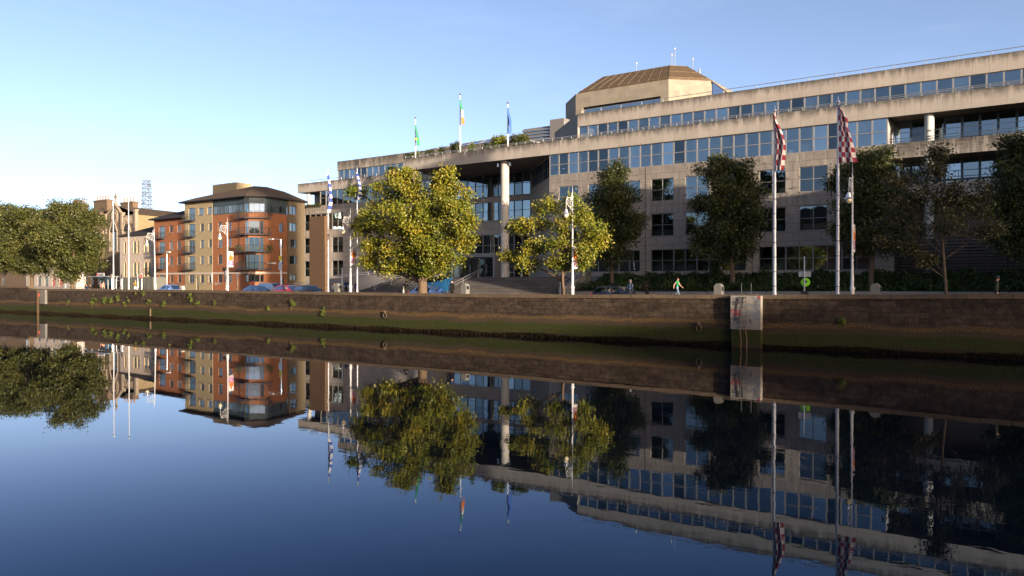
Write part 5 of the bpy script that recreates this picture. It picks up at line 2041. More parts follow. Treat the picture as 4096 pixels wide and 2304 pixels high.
for i, (px, yb, yt, rx, lab, mt, tt_) in enumerate(RS):
    lower = tt_ > 40
    z0 = 20.4 if lower else 20.9
    s_, _ = at(px, yt, tt_)
    hT_ = at(px, yt, tt_)[1]
    hB_ = at(px, yb, tt_)[1]
    k_ = ppm(px, tt_)
    if lower:
        tt_ = 43.2
    r = thing('terrace_shrub', lab, 'shrub', s_, tt_, z0, 'shrubs on the roof terrace')
    a, c = rx / k_, (hT_ - hB_) / 2
    a *= 1.15
    c *= 1.1
    nc = max(14, int(60 * a * (c + .4)))
    d = rng.normal(size=(nc, 3))
    d /= np.linalg.norm(d, axis=1)[:, None]
    hh_ = hB_ - z0 + c
    p = d * rng.uniform(.2, 1, (nc, 1)) * np.array([a, a * .8, c]) + np.array([0, 0, hh_])
    leaves('foliage', M[mt], p, 22, .15, .2, r, (0, 0, 0))
    b_ = MB()
    b_.tube([(0, 0, .45), (.02, 0, hh_)], [.07, .03], 5)
    for q_ in p[:6]:
        b_.tube([(0, 0, hh_ - c * .6), tuple(q_)], [.03, .01], 4)
    b_.build('stem', M['bark'], r)
    b_ = MB()
    b_.bevbox(-.45, .45, -.4, .4, 0, .5, .04)
    b_.build('planter', M['dark'], r)
# trailing plants on the wing's open corner balcony
s_, h_ = at(1243, 828, LT - .1)
r = thing('balcony_hedge', 'low clipped dark hedge on the open corner balcony of the left wing', 'hedge', s_, LT + .4, 17.5)
p = np.stack([rng.uniform(-2.6, 2.6, 120), rng.uniform(-.5, .3, 120), rng.uniform(-.1, .35, 120)], 1)
leaves('foliage', M['leaf_dark'], p, 16, .12, .15, r, (0, 0, 0))
b_ = MB()
b_.bevbox(-2.7, 2.7, -.35, .3, 0, .2, .04)
b_.build('planter', M['dark'], r)

# ---------------------------------------------------------------- flagpoles and flags
def ranks(px, ytop, t, ground, label, r=.07, mat='white', finial=True, group='quay flagpoles', worn=False):
    s_, ht = at(px, ytop, t)
    r_ = thing('flagpole', label, 'flagpole', s_, t, ground, group)
    L = ht - ground
    m = MB()
    m.lathe([(r * 1.9, 0), (r * 1.9, .05), (r * 1.35, .08), (r * 1.3, .9), (r * 1.05, 1.0), (r, L * .3), (r, L * .3 + .03), (r * .88, L * .31), (r * .86, L * .64), (r * .7, L * .65), (r * .6, L - (.5 if finial else .06))], 12)
    m.build('pole', M[mat], r_, True)
    if finial:
        f = MB()
        f.lathe([(r * .65, 0), (r * 1.2, .05), (r * .6, .12), (r * 1.1, .2), (r * 1.0, .28), (r * .3, .4), (.005, .62)], 10, (0, 0, L - .5))
        f.build('finial', M['steel'], r_, True)
    if worn:
        for k in range(7):
            z = 1.3 + k * .95
            if z < L * .62:
                f = MB()
                f.lathe([(r * 1.04, 0), (r * 1.12, .005), (r * 1.12, .045), (r * 1.04, .05)], 12, (0, 0, z))
                f.build('pole_band', M['dark'], r_)
    return r_, s_, ht


def checker(name, c1, c2, nx, ny):
    m, t, b = nt(name)
    uv = t.nodes.new('ShaderNodeUVMap')
    ck = t.nodes.new('ShaderNodeTexChecker')
    ck.inputs['Scale'].default_value = 1
    mp = t.nodes.new('ShaderNodeMapping')
    mp.inputs['Scale'].default_value = (nx, ny, 1)
    t.links.new(uv.outputs[0], mp.inputs[0])
    t.links.new(mp.outputs[0], ck.inputs['Vector'])
    ck.inputs['Color1'].default_value = (*c1, 1)
    ck.inputs['Color2'].default_value = (*c2, 1)
    t.links.new(ck.outputs[0], b.inputs['Base Color'])
    b.inputs['Roughness'].default_value = .75
    return m


def bands(name, stops):
    m, t, b = nt(name)
    uv = t.nodes.new('ShaderNodeUVMap')
    sp = t.nodes.new('ShaderNodeSeparateXYZ')
    t.links.new(uv.outputs[0], sp.inputs[0])
    t.links.new(ramp(t, sp.outputs[0], stops, 'CONSTANT'), b.inputs['Base Color'])
    b.inputs['Roughness'].default_value = .75
    return m


def flag(label, outline, px0, t, mat, group, folds=3, amp=.10, diag=0.0, cat='flag'):
    """a hanging flag: outline = list of (y, half-left px, right px) rows in the photograph, the hoist at the pole"""
    s0_, hT_ = at(px0, outline[0][0], t)
    r = None
    nx, ny = 26, 46
    vs, fs, uvs = [], [], []
    ys = [o_[0] for o_ in outline]
    for j in range(ny + 1):
        f = j / ny
        y = ys[0] + (ys[-1] - ys[0]) * f
        xl = np.interp(y, ys, [o_[1] for o_ in outline])
        xr = np.interp(y, ys, [o_[2] for o_ in outline])
        for i in range(nx + 1):
            g_ = i / nx
            yy = y + diag * g_ * (1 - f) * (ys[-1] - ys[0])
            px = xl + (xr - xl) * g_
            s_, h_ = at(px, yy, t - .1)
            dy = amp * math.sin(g_ * folds * 2 * math.pi + f * 2.0) * min(1, .25 + g_) - .10
            vs.append((s_ - s0_ + dy * .25 * math.sin(f * 9), dy, h_ - hT_))
    for j in range(ny):
        for i in range(nx):
            a = j * (nx + 1) + i
            fs.append((a, a + nx + 1, a + nx + 2, a + 1))
    me = bpy.data.meshes.new('flag')
    me.from_pydata(vs, [], fs)
    ul = me.uv_layers.new(name='UVMap')
    for p in me.polygons:
        for li in p.loop_indices:
            vi = me.loops[li].vertex_index
            ul.data[li].uv = ((vi % (nx + 1)) / nx, 1 - (vi // (nx + 1)) / ny)
    me.materials.append(mat)
    me.shade_smooth()
    o_ = link('flag', me, None, W(s0_, t, hT_), ROT)
    md = o_.modifiers.new('cloth', 'SOLIDIFY')
    md.thickness = .004
    tag(o_, label, cat, group)
    return o_


CK = checker('red_white_chequer', (.55, .50, .46), (.24, .014, .026), 5, 11)
CB = checker('blue_white_chequer', (.42, .42, .45), (.02, .045, .22), 2, 10)
ranks(454, 775, 1.6, GP, 'bare white flagpole by the bus shelter, left of its twin')
ranks(515, 772, 1.6, GP, 'bare white flagpole in front of the cream hall, right of its twin')
ranks(1313, 675, 1.6, GP, 'silver white flagpole with blue chequered flag beside the brown sculpture', mat='greypole', worn=True)
ranks(1429, 668, 1.6, GP, 'silver white flagpole with blue chequered flag at the edge of the big plane tree', mat='greypole', worn=True)
ranks(3098, 428, 1.6, GP, 'tall silver flagpole with red chequered flag, left of its twin', .115, mat='greypole', worn=True)
ranks(3351, 392, 1.6, GP, 'tallest silver flagpole with red chequered flag, beside the white lamp post', .115, mat='greypole', worn=True)
FG = 'chequered flags on the quay'
flag('limp red and white chequered flag, narrower, on the left of the two tall poles', [(446, 3093, 3096), (475, 3092, 3108), (520, 3093, 3128), (575, 3095, 3140), (625, 3097, 3139), (660, 3098, 3135), (682, 3099, 3131)], 3096, 1.6, CK, FG, 2, .14, .05)
flag('red and white chequered flag, wider, hanging from the tallest pole at right', [(418, 3353, 3356), (445, 3353, 3380), (470, 3353, 3391), (500, 3353, 3389), (540, 3353, 3402), (600, 3354, 3418), (650, 3355, 3428)], 3354, 1.6, CK, FG, 2, .10, .06)
flag('limp blue and white chequered flag wrapped on the pole beside the brown sculpture', [(690, 1311, 1314), (720, 1311, 1322), (760, 1310, 1325), (800, 1311, 1326), (830, 1311, 1322), (852, 1311, 1316)], 1313, 1.6, CB, FG, 2, .16, .1)
flag('limp blue and white chequered flag half hidden by the plane tree', [(686, 1428, 1431), (715, 1428, 1439), (750, 1428, 1443), (785, 1428, 1442), (800, 1428, 1436)], 1429, 1.6, CB, FG, 2, .16, .1)
RF = 'flagpoles on the canopy'
for (px, yt, lab) in ((1662, 473, 'thin white pole on the canopy flying the green flag'), (1841, 379, 'tallest thin white pole on the canopy flying the tricolour'), (2031, 413, 'thin white pole on the canopy flying the plain blue flag')):
    ranks(px, yt, 34.9, 20.9, lab, .10, 'white', False, RF)
    s_, h_ = at(px, yt, 34.9)
    # ball finial belongs to the pole
    p_ = [o for o in C.objects if o.get('label') == lab][0]
    b_ = MB()
    b_.ball((0, 0, h_ - 20.9 - .5 + .5), .13, sub=1)
    b_.build('finial', M['dark'], p_, True)
GRN = bands('green_flag', [(0, (.01, .14, .05)), (.5, (.01, .16, .055)), (.9, (.01, .15, .05))])
TRI = bands('tricolour_flag', [(0, (.01, .17, .06)), (.36, (.52, .50, .48)), (.68, (.5, .115, .01))])
BLU = bands('blue_flag', [(0, (.02, .07, .30)), (.5, (.025, .09, .36)), (.8, (.02, .07, .30))])
fo = flag('limp plain green flag with a yellow patch on the canopy pole', [(498, 1663, 1665), (520, 1664, 1669), (545, 1665, 1672), (570, 1668, 1675), (583, 1671, 1675)], 1663, 34.9, GRN, 'flags over the canopy', 1, .2, .12)
# the yellow device shows in the folds
a_, b2 = at(1666, 555, 34.9), at(1674, 562, 34.9)
m3 = MB()
fs_, fh = at(1663, 498, 34.9)
m3.box(a_[0] - fs_, b2[0] - fs_, -.36, -.30, b2[1] - fh, a_[1] - fh)
m3.build('emblem', M['yellow'], fo)


def tri_flag():
    o_ = flag('limp green white and orange tricolour on the tallest canopy pole', [(398, 1842, 1844), (425, 1842, 1849), (455, 1843, 1852), (480, 1845, 1854), (498, 1847, 1854)], 1842, 34.9, TRI, 'flags over the canopy', 1, .2, .12)
    ul = o_.data.uv_layers[0]
    for l in ul.data:   # hanging straight down the stripes run across the fall of the cloth
        l.uv = (1 - l.uv[1], l.uv[0])


tri_flag()
flag('limp plain blue flag on the canopy pole next to the big bushes', [(430, 2032, 2034), (460, 2032, 2041), (490, 2032, 2043), (515, 2034, 2042), (535, 2036, 2040)], 2032, 34.9, BLU, 'flags over the canopy', 1, .2, .12)


# ---------------------------------------------------------------- ornamental lamp posts
M['globe'] = paint('amber_globe', (.75, .62, .38), .25)


def lamp_post(px, ytop, label, t=1.5, lean=0.0, first=[None]):
    s_, ht = at(px, ytop, t)
    r = thing('lamp_post', label, 'lamp post', s_, t, GP, 'ornamental white lamp posts')
    if lean:
        r.rotation_euler = (0, lean, ROT)
    L = ht - GP
    k = L / 8.15
    m = MB()
    m.lathe([(.17, 0), (.17, .12), (.13, .16), (.13, 1.1), (.16, 1.14), (.16, 1.22), (.10, 1.3), (.075, 2.6 * k), (.095, 2.62 * k), (.095, 2.7 * k), (.065, 2.75 * k), (.05, 6.4 * k), (.07, 6.45 * k), (.07, 6.52 * k), (.04, 6.6 * k), (.034, 7.3 * k), (.06, 7.36 * k), (.03, 7.45 * k), (.02, 7.6 * k), (.006, L)], 14)
    m.build('post', M['white'], r, True)
    # scrolled bracket reaching out over the river
    b_ = MB()
    z0 = 6.75 * k

    def arc(cy, cz, rad, a0, a1, n=14, wr=.018):
        b_.tube([(0, cy + rad * math.cos(a), cz + rad * math.sin(a)) for a in np.linspace(a0, a1, n)], wr, 6)
    arc(-.48, z0 + .12, .46, 0.1, math.pi * 1.05, 18, .024)
    arc(-.46, z0 + .14, .27, 0, 2 * math.pi, 18, .017)
    arc(-.42, z0 + .17, .12, 0, 2 * math.pi, 12, .014)
    arc(-.17, z0 + .52, .12, 0, 2 * math.pi, 12, .014)
    arc(-.20, z0 - .25, .16, -.4, math.pi * 1.2, 12, .017)
    arc(-.72, z0 + .5, .12, 0, 2 * math.pi * .8, 12, .014)
    arc(-.10, z0 + .85, .09, 0, 2 * math.pi, 10, .014)
    b_.tube([(0, 0, z0 - .55), (0, -.25, z0 - .25), (0, -.62, z0 - .02), (0, -.94, z0 + .1)], .018, 6)
    b_.tube([(0, -.94, z0 + .2), (0, -.94, z0 - .35)], .018, 6)
    b_.tube([(0, -.03, z0 + .6), (0, -.4, z0 + .58)], .02, 6)
    b_.build('scroll_bracket', M['white'], r, True)
    sh = MB()
    sh.lathe([(.05, 0), (.10, -.03), (.11, -.14), (.16, -.17), (.17, -.27), (.30, -.37), (.31, -.40)], 16, (0, -.94, z0 - .33))
    s1 = sh.build('lamp_shade', M['steel'], r, True)
    gl_ = MB()
    gl_.lathe([(.19, 0), (.20, -.05), (.16, -.17), (.08, -.25), (.01, -.28)], 14, (0, -.94, z0 - .73))
    gl_.build('globe', M['globe'], s1, True)
    return r, L, k


LPS = [(603, 905, 'ornamental white lamp post leaning slightly beside the cream hall', R(2.0)), (910, 870, 'ornamental white lamp post with a banner in front of the red brick corner', 0.0), (1402, 832, 'ornamental white lamp post with a banner between sculpture and plane tree', 0.0),
       (2290, 742, 'ornamental white lamp post rising through the smaller yellow tree', 0.0, 1.7), (3409, 655, 'ornamental white lamp post with amber globe right of the tallest flagpole', 0.0)]
M['bn_white'] = paint('banner_white', (.5, .48, .46), .6)
M['bn_orange'] = paint('banner_orange', (.46, .11, .01), .6)
M['bn_purple'] = paint('banner_purple', (.24, .035, .16), .6)
lroots = []
for (px, yt, lab, ln, *tt) in LPS:
    if ln:
        px = 622
    lroots.append(lamp_post(px, yt, lab, t=tt[0] if tt else 1.5, lean=-ln))


def banner(lr, z1, z0, label, w=.62, ang=0.0):
    """event banner hung on the right of a post, reaching along the quay"""
    r, L, k = lr
    loc = r.matrix_world if False else None
    b = bpy.data.objects.new('banner', None)
    C.objects.link(b)
    b.location = r.location
    b.rotation_euler = (0, 0, ROT + ang)
    tag(b, label, 'banner', 'event banners on the lamp posts')
    b.rotation_euler = (0, 0, ROT + R(90))
    H_ = z1 - z0
    m = MB()
    m.box(.10, .10 + w, -.012, .012, z0, z1)
    m.build('cloth', M['bn_white'], b)
    for z in (z0, z1):
        m = MB()
        m.tube([(.05, 0, z), (.12 + w, 0, z)], .018, 6)
        m.build('arm', M['steel'], b)
    for sgn in (-1, 1):
        y = .016 * sgn
        m = MB()
        x0 = .10
        fy = z0 + H_ * .42
        poly = [(x0 + w * .10, fy), (x0 + w * .95, fy), (x0 + w * .95, fy + H_ * .26), (x0 + w * .68, fy + H_ * .32), (x0 + w * .62, fy + H_ * .40), (x0 + w * .62, fy + H_ * .50), (x0 + w * .40, fy + H_ * .50), (x0 + w * .40, fy + H_ * .40), (x0 + w * .3, fy + H_ * .32), (x0 + w * .12, fy + H_ * .26)]
        m.slabxz(poly, min(y, y * .8), max(y, y * .8))
        m.build('figure_print', M['bn_orange'], b)
        m = MB()
        m.box(x0 + w * .02, x0 + w * .98, min(y, y * .8), max(y, y * .8), z0 + H_ * .10, z0 + H_ * .40)
        m.build('purple_print', M['bn_purple'], b)
        m = MB()
        for q_, (fa, fb) in enumerate(((.2, .85), (.15, .75), (.2, .9), (.15, .6))):
            z = z0 + H_ * (.34 - q_ * .065)
            m.box(x0 + w * fa, x0 + w * fb, min(y * 1.1, y * 1.3), max(y * 1.1, y * 1.3), z - H_ * .013, z + H_ * .013)
        m.build('text_print', M['bn_white'], b)
    return b


def bz(px, y):
    return at(px, y, 1.5)[1] - GP


banner(lroots[1], bz(920, 1005), bz(920, 1068), 'white orange and purple event banner in front of the red brick flats')
banner(lroots[2], bz(1412, 988), bz(1412, 1060), 'white orange and purple event banner beside the big plane tree')
banner(lroots[3], bz(2300, 985), bz(2300, 1075), 'event banner half hidden among the leaves of the smaller yellow tree')
banner(lroots[4], bz(3412, 897), bz(3412, 1007), 'event banner seen nearly edge on, right of the amber globed lamp')


def plain_lamp(px, ytop, label, arm, t=13.5, head=1.0):
    s_, ht = at(px, ytop, t)
    r = thing('street_lamp', label, 'street lamp', s_, t, GR, 'plain modern street lamps')
    L = ht - GR
    m = MB()
    m.lathe([(.13, 0), (.13, 1.0), (.08, 1.1), (.065, L * .95), (.06, L)], 10)
    m.tube([(0, 0, L - .04), (arm * .3, -.2, L + .03), (arm, -.5, L + .02)], .035, 6)
    m.build('post', M['steel'], r, True)
    m = MB()
    m.bevbox(arm - .42, arm + .42, -.66, -.36, L - .05, L + .1, .04)
    m.build('lamp_head', M['white'], r)
    return r, L


plain_lamp(668, 1010, 'plain pale street lamp with its arm to the right, before the red low flats', 1.2)
pr, PL = plain_lamp(1124, 957, 'plain street lamp with yellow and round signs by the side street', -1.3, 14.0)
m = MB()
m.box(-.28, .28, -.12, -.08, PL * .63, PL * .63 + .55)
m.build('yellow_sign', M['yellow'], pr)
m = MB()
for z in (.56, .50):
    m.lathe([(.01, 0), (.34, .001), (.34, .03), (.01, .031)], 16, (0, 0, 0))
    vs = m.v[-64:]
    for i_ in range(len(m.v) - 64, len(m.v)):
        v = m.v[i_]
        m.v[i_] = (v[0], -.1 - v[2], PL * z + v[1])
m.build('round_sign', M['steel'], pr)


# ---------------------------------------------------------------- signs, bins, bollard, shelter
def pole_sign(name, label, px, ytop, t, ground, cat, r=.04):
    s_, ht = at(px, ytop, t)
    o_ = thing(name, label, cat, s_, t, ground)
    m = MB()
    m.lathe([(r, 0), (r, ht - ground)], 8)
    m.build('post', M['steel'], o_, True)
    return o_, ht - ground, ppm(px, t), s_


def disc(mb, c, r, y0, y1, n=28):
    vs = []
    for y in (y0, y1):
        for k in range(n):
            w_ = 2 * math.pi * k / n
            vs.append((c[0] + r * math.cos(w_), y, c[1] + r * math.sin(w_)))
    fs = [tuple(range(n)), tuple(range(2 * n - 1, n - 1, -1))] + [(k, n + k, n + (k + 1) % n, (k + 1) % n) for k in range(n)]
    mb.add(vs, fs)


M['signred'] = paint('sign_red', (.62, .02, .02), .4)
M['neon'] = paint('fluorescent_green', (.30, .80, .02), .5)
o_, L, k_, s_ = pole_sign('no_entry_sign', 'round red no entry sign on a post in front of the grey hoarding', 567, 1096, 14.5, GR, 'road sign')
zc = at(567, 1106.5, 14.5)[1] - GR
m = MB()
disc(m, (0, zc), .36, -.07, -.05)
m.build('sign_rim', M['white'], o_)
m = MB()
disc(m, (0, zc), .33, -.078, -.071)
m.build('sign_face', M['signred'], o_)
m = MB()
m.box(-.25, .25, -.086, -.079, zc - .06, zc + .06)
m.build('sign_bar', M['white'], o_)
o_, L, k_, s_ = pole_sign('road_sign', 'tall sign post with white back plate above a bright green disc, between the flagpoles', 3218, 1026, 4.2, GR, 'road sign', .045)
m = MB()
m.box(-.40, .40, .05, .08, at(3218, 1107, 4.2)[1] - GR, at(3218, 1086, 4.2)[1] - GR)
m.build('back_plate', M['white'], o_)
m = MB()
for dz in (.08, .24):
    z = at(3218, 1107, 4.2)[1] - GR + dz
    m.box(-.38, .38, .02, .048, z, z + .05)
m.build('brackets', M['steel'], o_)
m = MB()
zc = at(3220, 1129, 4.2)[1] - GR
disc(m, (.05, zc), .30, .05, .09)
m.build('green_disc', M['neon'], o_)
m = MB()
m.slabxz([(-.02, zc - .1), (.18, zc + .02), (.12, zc + .14), (-.02, zc + .12)], .03, .048)
m.build('symbol', M['bluealu'], o_)
m = MB()
m.bevbox(-.22, .22, -.15, .15, 0, at(3218, 1165, 4.2)[1] - GR, .03)
m.build('base_box', M['dark'], o_)
for (px, yt, tt_, lab) in ((551, 1094, 15.5, 'narrow grey back of a traffic sign beside the person in yellow'), (903, 1078, 14.5, 'grey traffic signal seen from behind by the banner lamp'), (849, 1092, 15.5, 'slim parking sign post in front of the beige flats'), (950, 1094, 15.5, 'slim sign post at the foot of the corner balconies')):
    o_, L, k_, s_ = pole_sign('traffic_post', lab, px, yt, tt_, GR if tt_ < 15 else GF, 'sign post')
    m = MB()
    big = px == 903
    m.bevbox(-.2 if big else -.16, .2 if big else .16, -.12, -.05, L - (1.6 if big else .7), L - .02, .02)
    m.build('sign_plate', M['white'] if px in (849, 950) else M['steel'], o_)
    if big:
        m = MB()
        m.bevbox(-.32, .32, -.3, -.13, L - .2, L + .25, .03)
        m.build('signal_head', M['dark'], o_)


def bin_(px, t, ground, label, dark=False):
    s_, _ = at(px, 1160, t)
    o_ = thing('litter_bin', label, 'litter bin', s_, t, ground, 'round topped steel litter bins')
    m = MB()
    prof = [(-.27, 0), (.27, 0), (.27, 1.2)] + [(.27 * math.cos(a), 1.2 + .30 * math.sin(a)) for a in np.linspace(.2, math.pi - .2, 9)] + [(-.27, 1.2)]
    m.slabxz(prof, -.26, .26)
    m.build('body', M['binsteel'], o_)
    m = MB()
    m.box(.255, .276, -.18, .18, .98, 1.26)
    m.build('opening', M['black'], o_)
    m = MB()
    m.box(-.29, .29, -.28, .28, 0, .06)
    m.build('base', M['dark'], o_)


M['binsteel'] = surf('bin_metal', (.17, .165, .145), .45, .1, 4, metal=.2)
for (px, lab) in ((1352, 'steel litter bin between the woman in white and a thin post'), (1861, 'steel litter bin right of the bald man'), (2876, 'steel litter bin left of the graffiti pier'), (3503, 'steel litter bin right of the amber globed lamp')):
    bin_(px, 2.0, GP, lab)
s_, _ = at(785, 1150, 4)
o_ = thing('stone_bollard', 'round topped pale stone bollard between the blue saloon and the red corner', 'bollard', s_, 2.2, GP)
m = MB()
m.slabxz([(-.25, 0), (.25, 0), (.25, .95)] + [(.25 * math.cos(a), .95 + .25 * math.sin(a)) for a in np.linspace(.2, math.pi - .2, 9)] + [(-.25, .95)], -.18, .18)
m.build('stone', M['cream'], o_)
m = MB()
disc(m, (0, .85), .11, -.19, -.181)
m.build('roundel', M['carved'], o_)
# thin post and black bollards
for (px, yt, lab) in ((1369, 1072, 'thin grey post with a dark foot left of the person taking a photo'), (330, 1098, 'short white post left of the bus stop'), (262, 1096, 'short white post between the two left tree trunks')):
    s_, ht = at(px, yt, 2.6)
    o_ = thing('thin_post', lab, 'post', s_, 2.6, GP)
    m = MB()
    m.lathe([(.06, 0), (.06, ht - GP), (.02, ht - GP + .06)], 8)
    m.build('shaft', M['greypole'], o_, True)
    m = MB()
    m.lathe([(.13, 0), (.13, .5), (.09, .55), (.06, .8)], 10)
    m.build('foot', M['dark'], o_, True)

# bus shelter
t_ = 3.6
sa, _ = at(376, 1100, t_)
sb2, _ = at(448, 1100, t_)
of = (sa, t_, GP)
bsh = thing('bus_shelter', 'glass bus shelter with a flat roof and a white name board on top', 'bus shelter', *of)
zr = at(410, 1108, t_)[1]
m = MB(of)
m.bevbox(sa - .3, sb2 + .2, t_ - .7, t_ + .9, zr, zr + .12, .03)
m.build('roof', M['steel'], bsh)
for x in (sa + .3, (sa + sb2) / 2, sb2 - .2):
    m = MB(of)
    m.tube([(x, t_ + .7, GP), (x, t_ + .7, zr)], .05, 6)
    m.build('post', M['white'], bsh)
m = MB(of)
m.box(sa + .35, sb2 - .25, t_ + .69, t_ + .71, GP + .3, zr - .1)
m.build('glass_panel', M['glass'], bsh)
m = MB(of)
m.box(sa + .5, sb2 - .6, t_ + .2, t_ + .5, GP + .45, GP + .5)
m.build('bench', M['dark'], bsh)
m = MB(of)
za, zb = at(410, 1104, t_)[1], at(410, 1092, t_)[1]
xa, xb = at(396, 1098, t_)[0], at(425, 1098, t_)[0]
m.box(xa, xb, t_ - .3, t_ - .22, zr + .1, zb)
nb = m.build('name_board', M['white'], bsh)
m = MB(of)
disc(m, (xa + .22, (zr + zb) / 2 + .05), .15, t_ - .315, t_ - .302)
m.build('emblem', M['signred'], nb)
m = MB(of)
for q_ in range(2):
    z = (zr + zb) / 2 + .12 - q_ * .17
    x = xa + .45
    while x < xb - .12:
        w_ = rng.uniform(.04, .11)
        m.box(x, x + w_, t_ - .312, t_ - .301, z - .05, z + .05)
        x += w_ + .035
m.build('lettering', M['dark'], nb)
# ticket machine style arch and two information plates beside it
s_, _ = at(474, 1120, 3.4)
o_ = thing('bicycle_kiosk', 'white arched frame and litter bin beside the bus shelter', 'kiosk', s_, 3.4, GP)
m = MB()
m.tube([(-.55, 0, 0), (-.55, 0, 2.0), (-.35, 0, 2.25), (0, 0, 2.32), (.35, 0, 2.25), (.55, 0, 2.0), (.55, 0, 0)], .06, 6)
m.tube([(-.55, 0, 1.85), (.55, 0, 1.85)], .045, 6)
m.build('frame', M['white'], o_, True)
m = MB()
m.bevbox(-.3, .3, -.2, .2, 0, .8, .06)
m.build('bin', M['dark'], o_)
for (px, tt_, lab) in ((449, 3.0, 'cream timetable plate just left of the first bare flagpole'), (489, 3.0, 'cream timetable plate between the two bare flagpoles')):
    s_, ht = at(px, 1096, tt_)
    o_ = thing('bus_stop_sign', lab, 'bus stop', s_, tt_, GP)
    m = MB()
    m.lathe([(.045, 0), (.045, ht - GP)], 8)
    m.build('post', M['steel'], o_, True)
    m = MB()
    m.bevbox(-.26, .26, -.08, -.03, ht - GP - .62, ht - GP, .02)
    m.build('plate', M['cream'], o_)
# guard rail under the trees
s_, _ = at(215, 1145, 8)
o_ = thing('guard_rail', 'dark pedestrian guard railing behind the left tree trunks', 'railing', s_, 8, GR)
m = MB()
for q_ in range(60):
    m.tube([(-12 + q_ * .4, 0, 0), (-12 + q_ * .4, 0, 1.1)], .02, 4, cap=False)
for z in (.15, 1.1):
    m.tube([(-12, 0, z), (11.6, 0, z)], .03, 5)
m.build('bars', M['black'], o_)

# ---------------------------------------------------------------- mooring rings and ladders on the wall
for (px, py, lab) in ((1540, 1262, 'iron mooring ring on the wall below the big plane tree'), (2796, 1312, 'larger looking iron mooring ring left of the graffiti pier')):
    s_, h_ = at(px, py, -.1)
    o_ = thing('mooring_ring', lab, 'mooring ring', s_, 0, h_, 'mooring rings on the quay wall')
    m = MB()
    m.tube([(.19 * math.sin(w_), -.12 - .05 * math.cos(w_), .25 * math.cos(w_)) for w_ in np.linspace(0, 2 * math.pi, 21)], .035, 7)
    m.build('ring', M['dbark'], o_, True)
    m = MB()
    m.tube([(0, .1, .3), (0, -.2, .32), (0, -.22, .40)], .06, 6)
    m.build('eye_bolt', M['bark'], o_, True)
s_, h_ = at(601, 1250, -.05)
o_ = thing('timber_fender', 'short brown vertical bar fixed low on the wall below the leaning lamp', 'fender', s_, 0, h_)
m = MB()
m.bevbox(-.09, .09, -.14, .02, -.45, .45, .02)
m.build('bar', M['bark'], o_)


def pier_mat(name, c0):
    return surf(name, c0, .85, .35, 2.2, brick=(.62, .31, .012, .75, .1, .5, 0, 0), dirt=(.20, .165, .12), bump=.02)


M['pier_white'] = pier_mat('pier_whitewash', (.215, .195, .17))
M['pier_grey'] = pier_mat('pier_grey_paint', (.13, .12, .11))
M['pier_low'] = surf('pier_stained_stone', (.16, .115, .065), .9, .35, 3, brick=(.62, .31, .012, .7, .1, .5, 0, 0))
M['ink_red'] = paint('red_spray', (.30, .012, .015), .6)
M['ink_dark'] = paint('dark_spray', (.035, .04, .05), .6)
M['ink_grey'] = paint('blue_grey_spray', (.11, .135, .16), .6)

x0, x1 = at(2922, 1250, -.45)[0], at(3042, 1250, -.45)[0]
zt = at(2980, 1183, -.45)[1]
zw = at(2980, 1318, -.45)[1]
D_ = -.42
of = (x0, 0, 0)
pier = thing('graffiti_pier', 'whitewashed stone pier on the quay wall covered in graffiti, with an iron ladder', 'pier', *of)
m = MB(of)
m.box(x0, x1, D_, .01, zw, zt)
m.build('whitewashed_face', M['pier_white'], pier)
m = MB(of)
m.add([(x0 + .03, D_ + .05, zw), (x1 - .01, D_ + .05, zw), (x1 - .01, .02, zw), (x0 + .1, .02, zw), (x0 + .05, D_ + .05, -.5), (x1 - .01, D_ + .05, -.5), (x1 - .01, .02, -.5), (x0 + .05, .02, -.5)],
      [(0, 4, 5, 1), (1, 5, 6, 2), (3, 7, 4, 0)])
m.build('foot', M['quay'], pier)
P = lambda px, py: (at(px, py, D_ - .01)[0], at(px, py, D_ - .01)[1])
Q = lambda cx, cy: P(2880 + cx / 5.575, 1160 + cy / 5.575)      # crop pixels of the close view
rr_ = MB(of)
for st_ in ([(255, 440), (290, 560), (335, 555)], [(270, 470), (300, 440), (345, 445)], [(340, 460), (350, 545), (375, 545), (380, 460)], [(365, 440), (375, 430)], [(395, 465), (460, 465), (395, 555), (490, 550)], [(440, 470), (430, 550)], [(840, 140), (900, 200)], [(860, 180), (905, 150)]):
    rr_.ribbon([Q(*p) for p in st_], .055, D_ - .006)
rr_.build('red_lettering', M['ink_red'], pier)
rr_ = MB(of)
for st_ in ([(255, 640), (290, 660), (300, 620)], [(290, 660), (320, 700)], [(335, 620), (325, 660), (350, 680), (375, 640), (355, 615), (335, 620)], [(385, 610), (400, 640), (430, 600)], [(410, 640), (445, 700), (400, 730), (360, 720)],
            [(250, 270), (320, 300), (290, 240), (350, 280)], [(280, 320), (360, 340), (440, 280), (470, 280)], [(360, 340), (350, 400), (390, 380)], [(400, 300), (420, 260), (380, 240)]):
    rr_.ribbon([Q(*p) for p in st_], .05, D_ - .006)
rr_.build('dark_lettering', M['ink_dark'], pier)
for st_, w_ in (([(600, 460), (690, 560), (800, 560), (860, 490)], .13), ([(650, 310), (730, 370), (870, 460), (890, 560)], .12), ([(600, 620), (650, 580), (700, 560)], .1), ([(780, 420), (850, 470), (800, 520)], .09), ([(800, 240), (890, 320), (870, 400), (760, 350)], .08), ([(620, 340), (660, 300)], .1), ([(760, 600), (830, 650), (880, 640)], .1), ([(610, 640), (600, 720)], .08), ([(270, 190), (380, 200), (460, 165)], .12), ([(720, 170), (900, 250)], .08)):
    rr_ = MB(of)
    rr_.ribbon([Q(*p) for p in st_], w_ * .62, D_ - .006)
    rr_.build('grey_scrawl', M['ink_grey'], pier)
sq = random.Random(8)
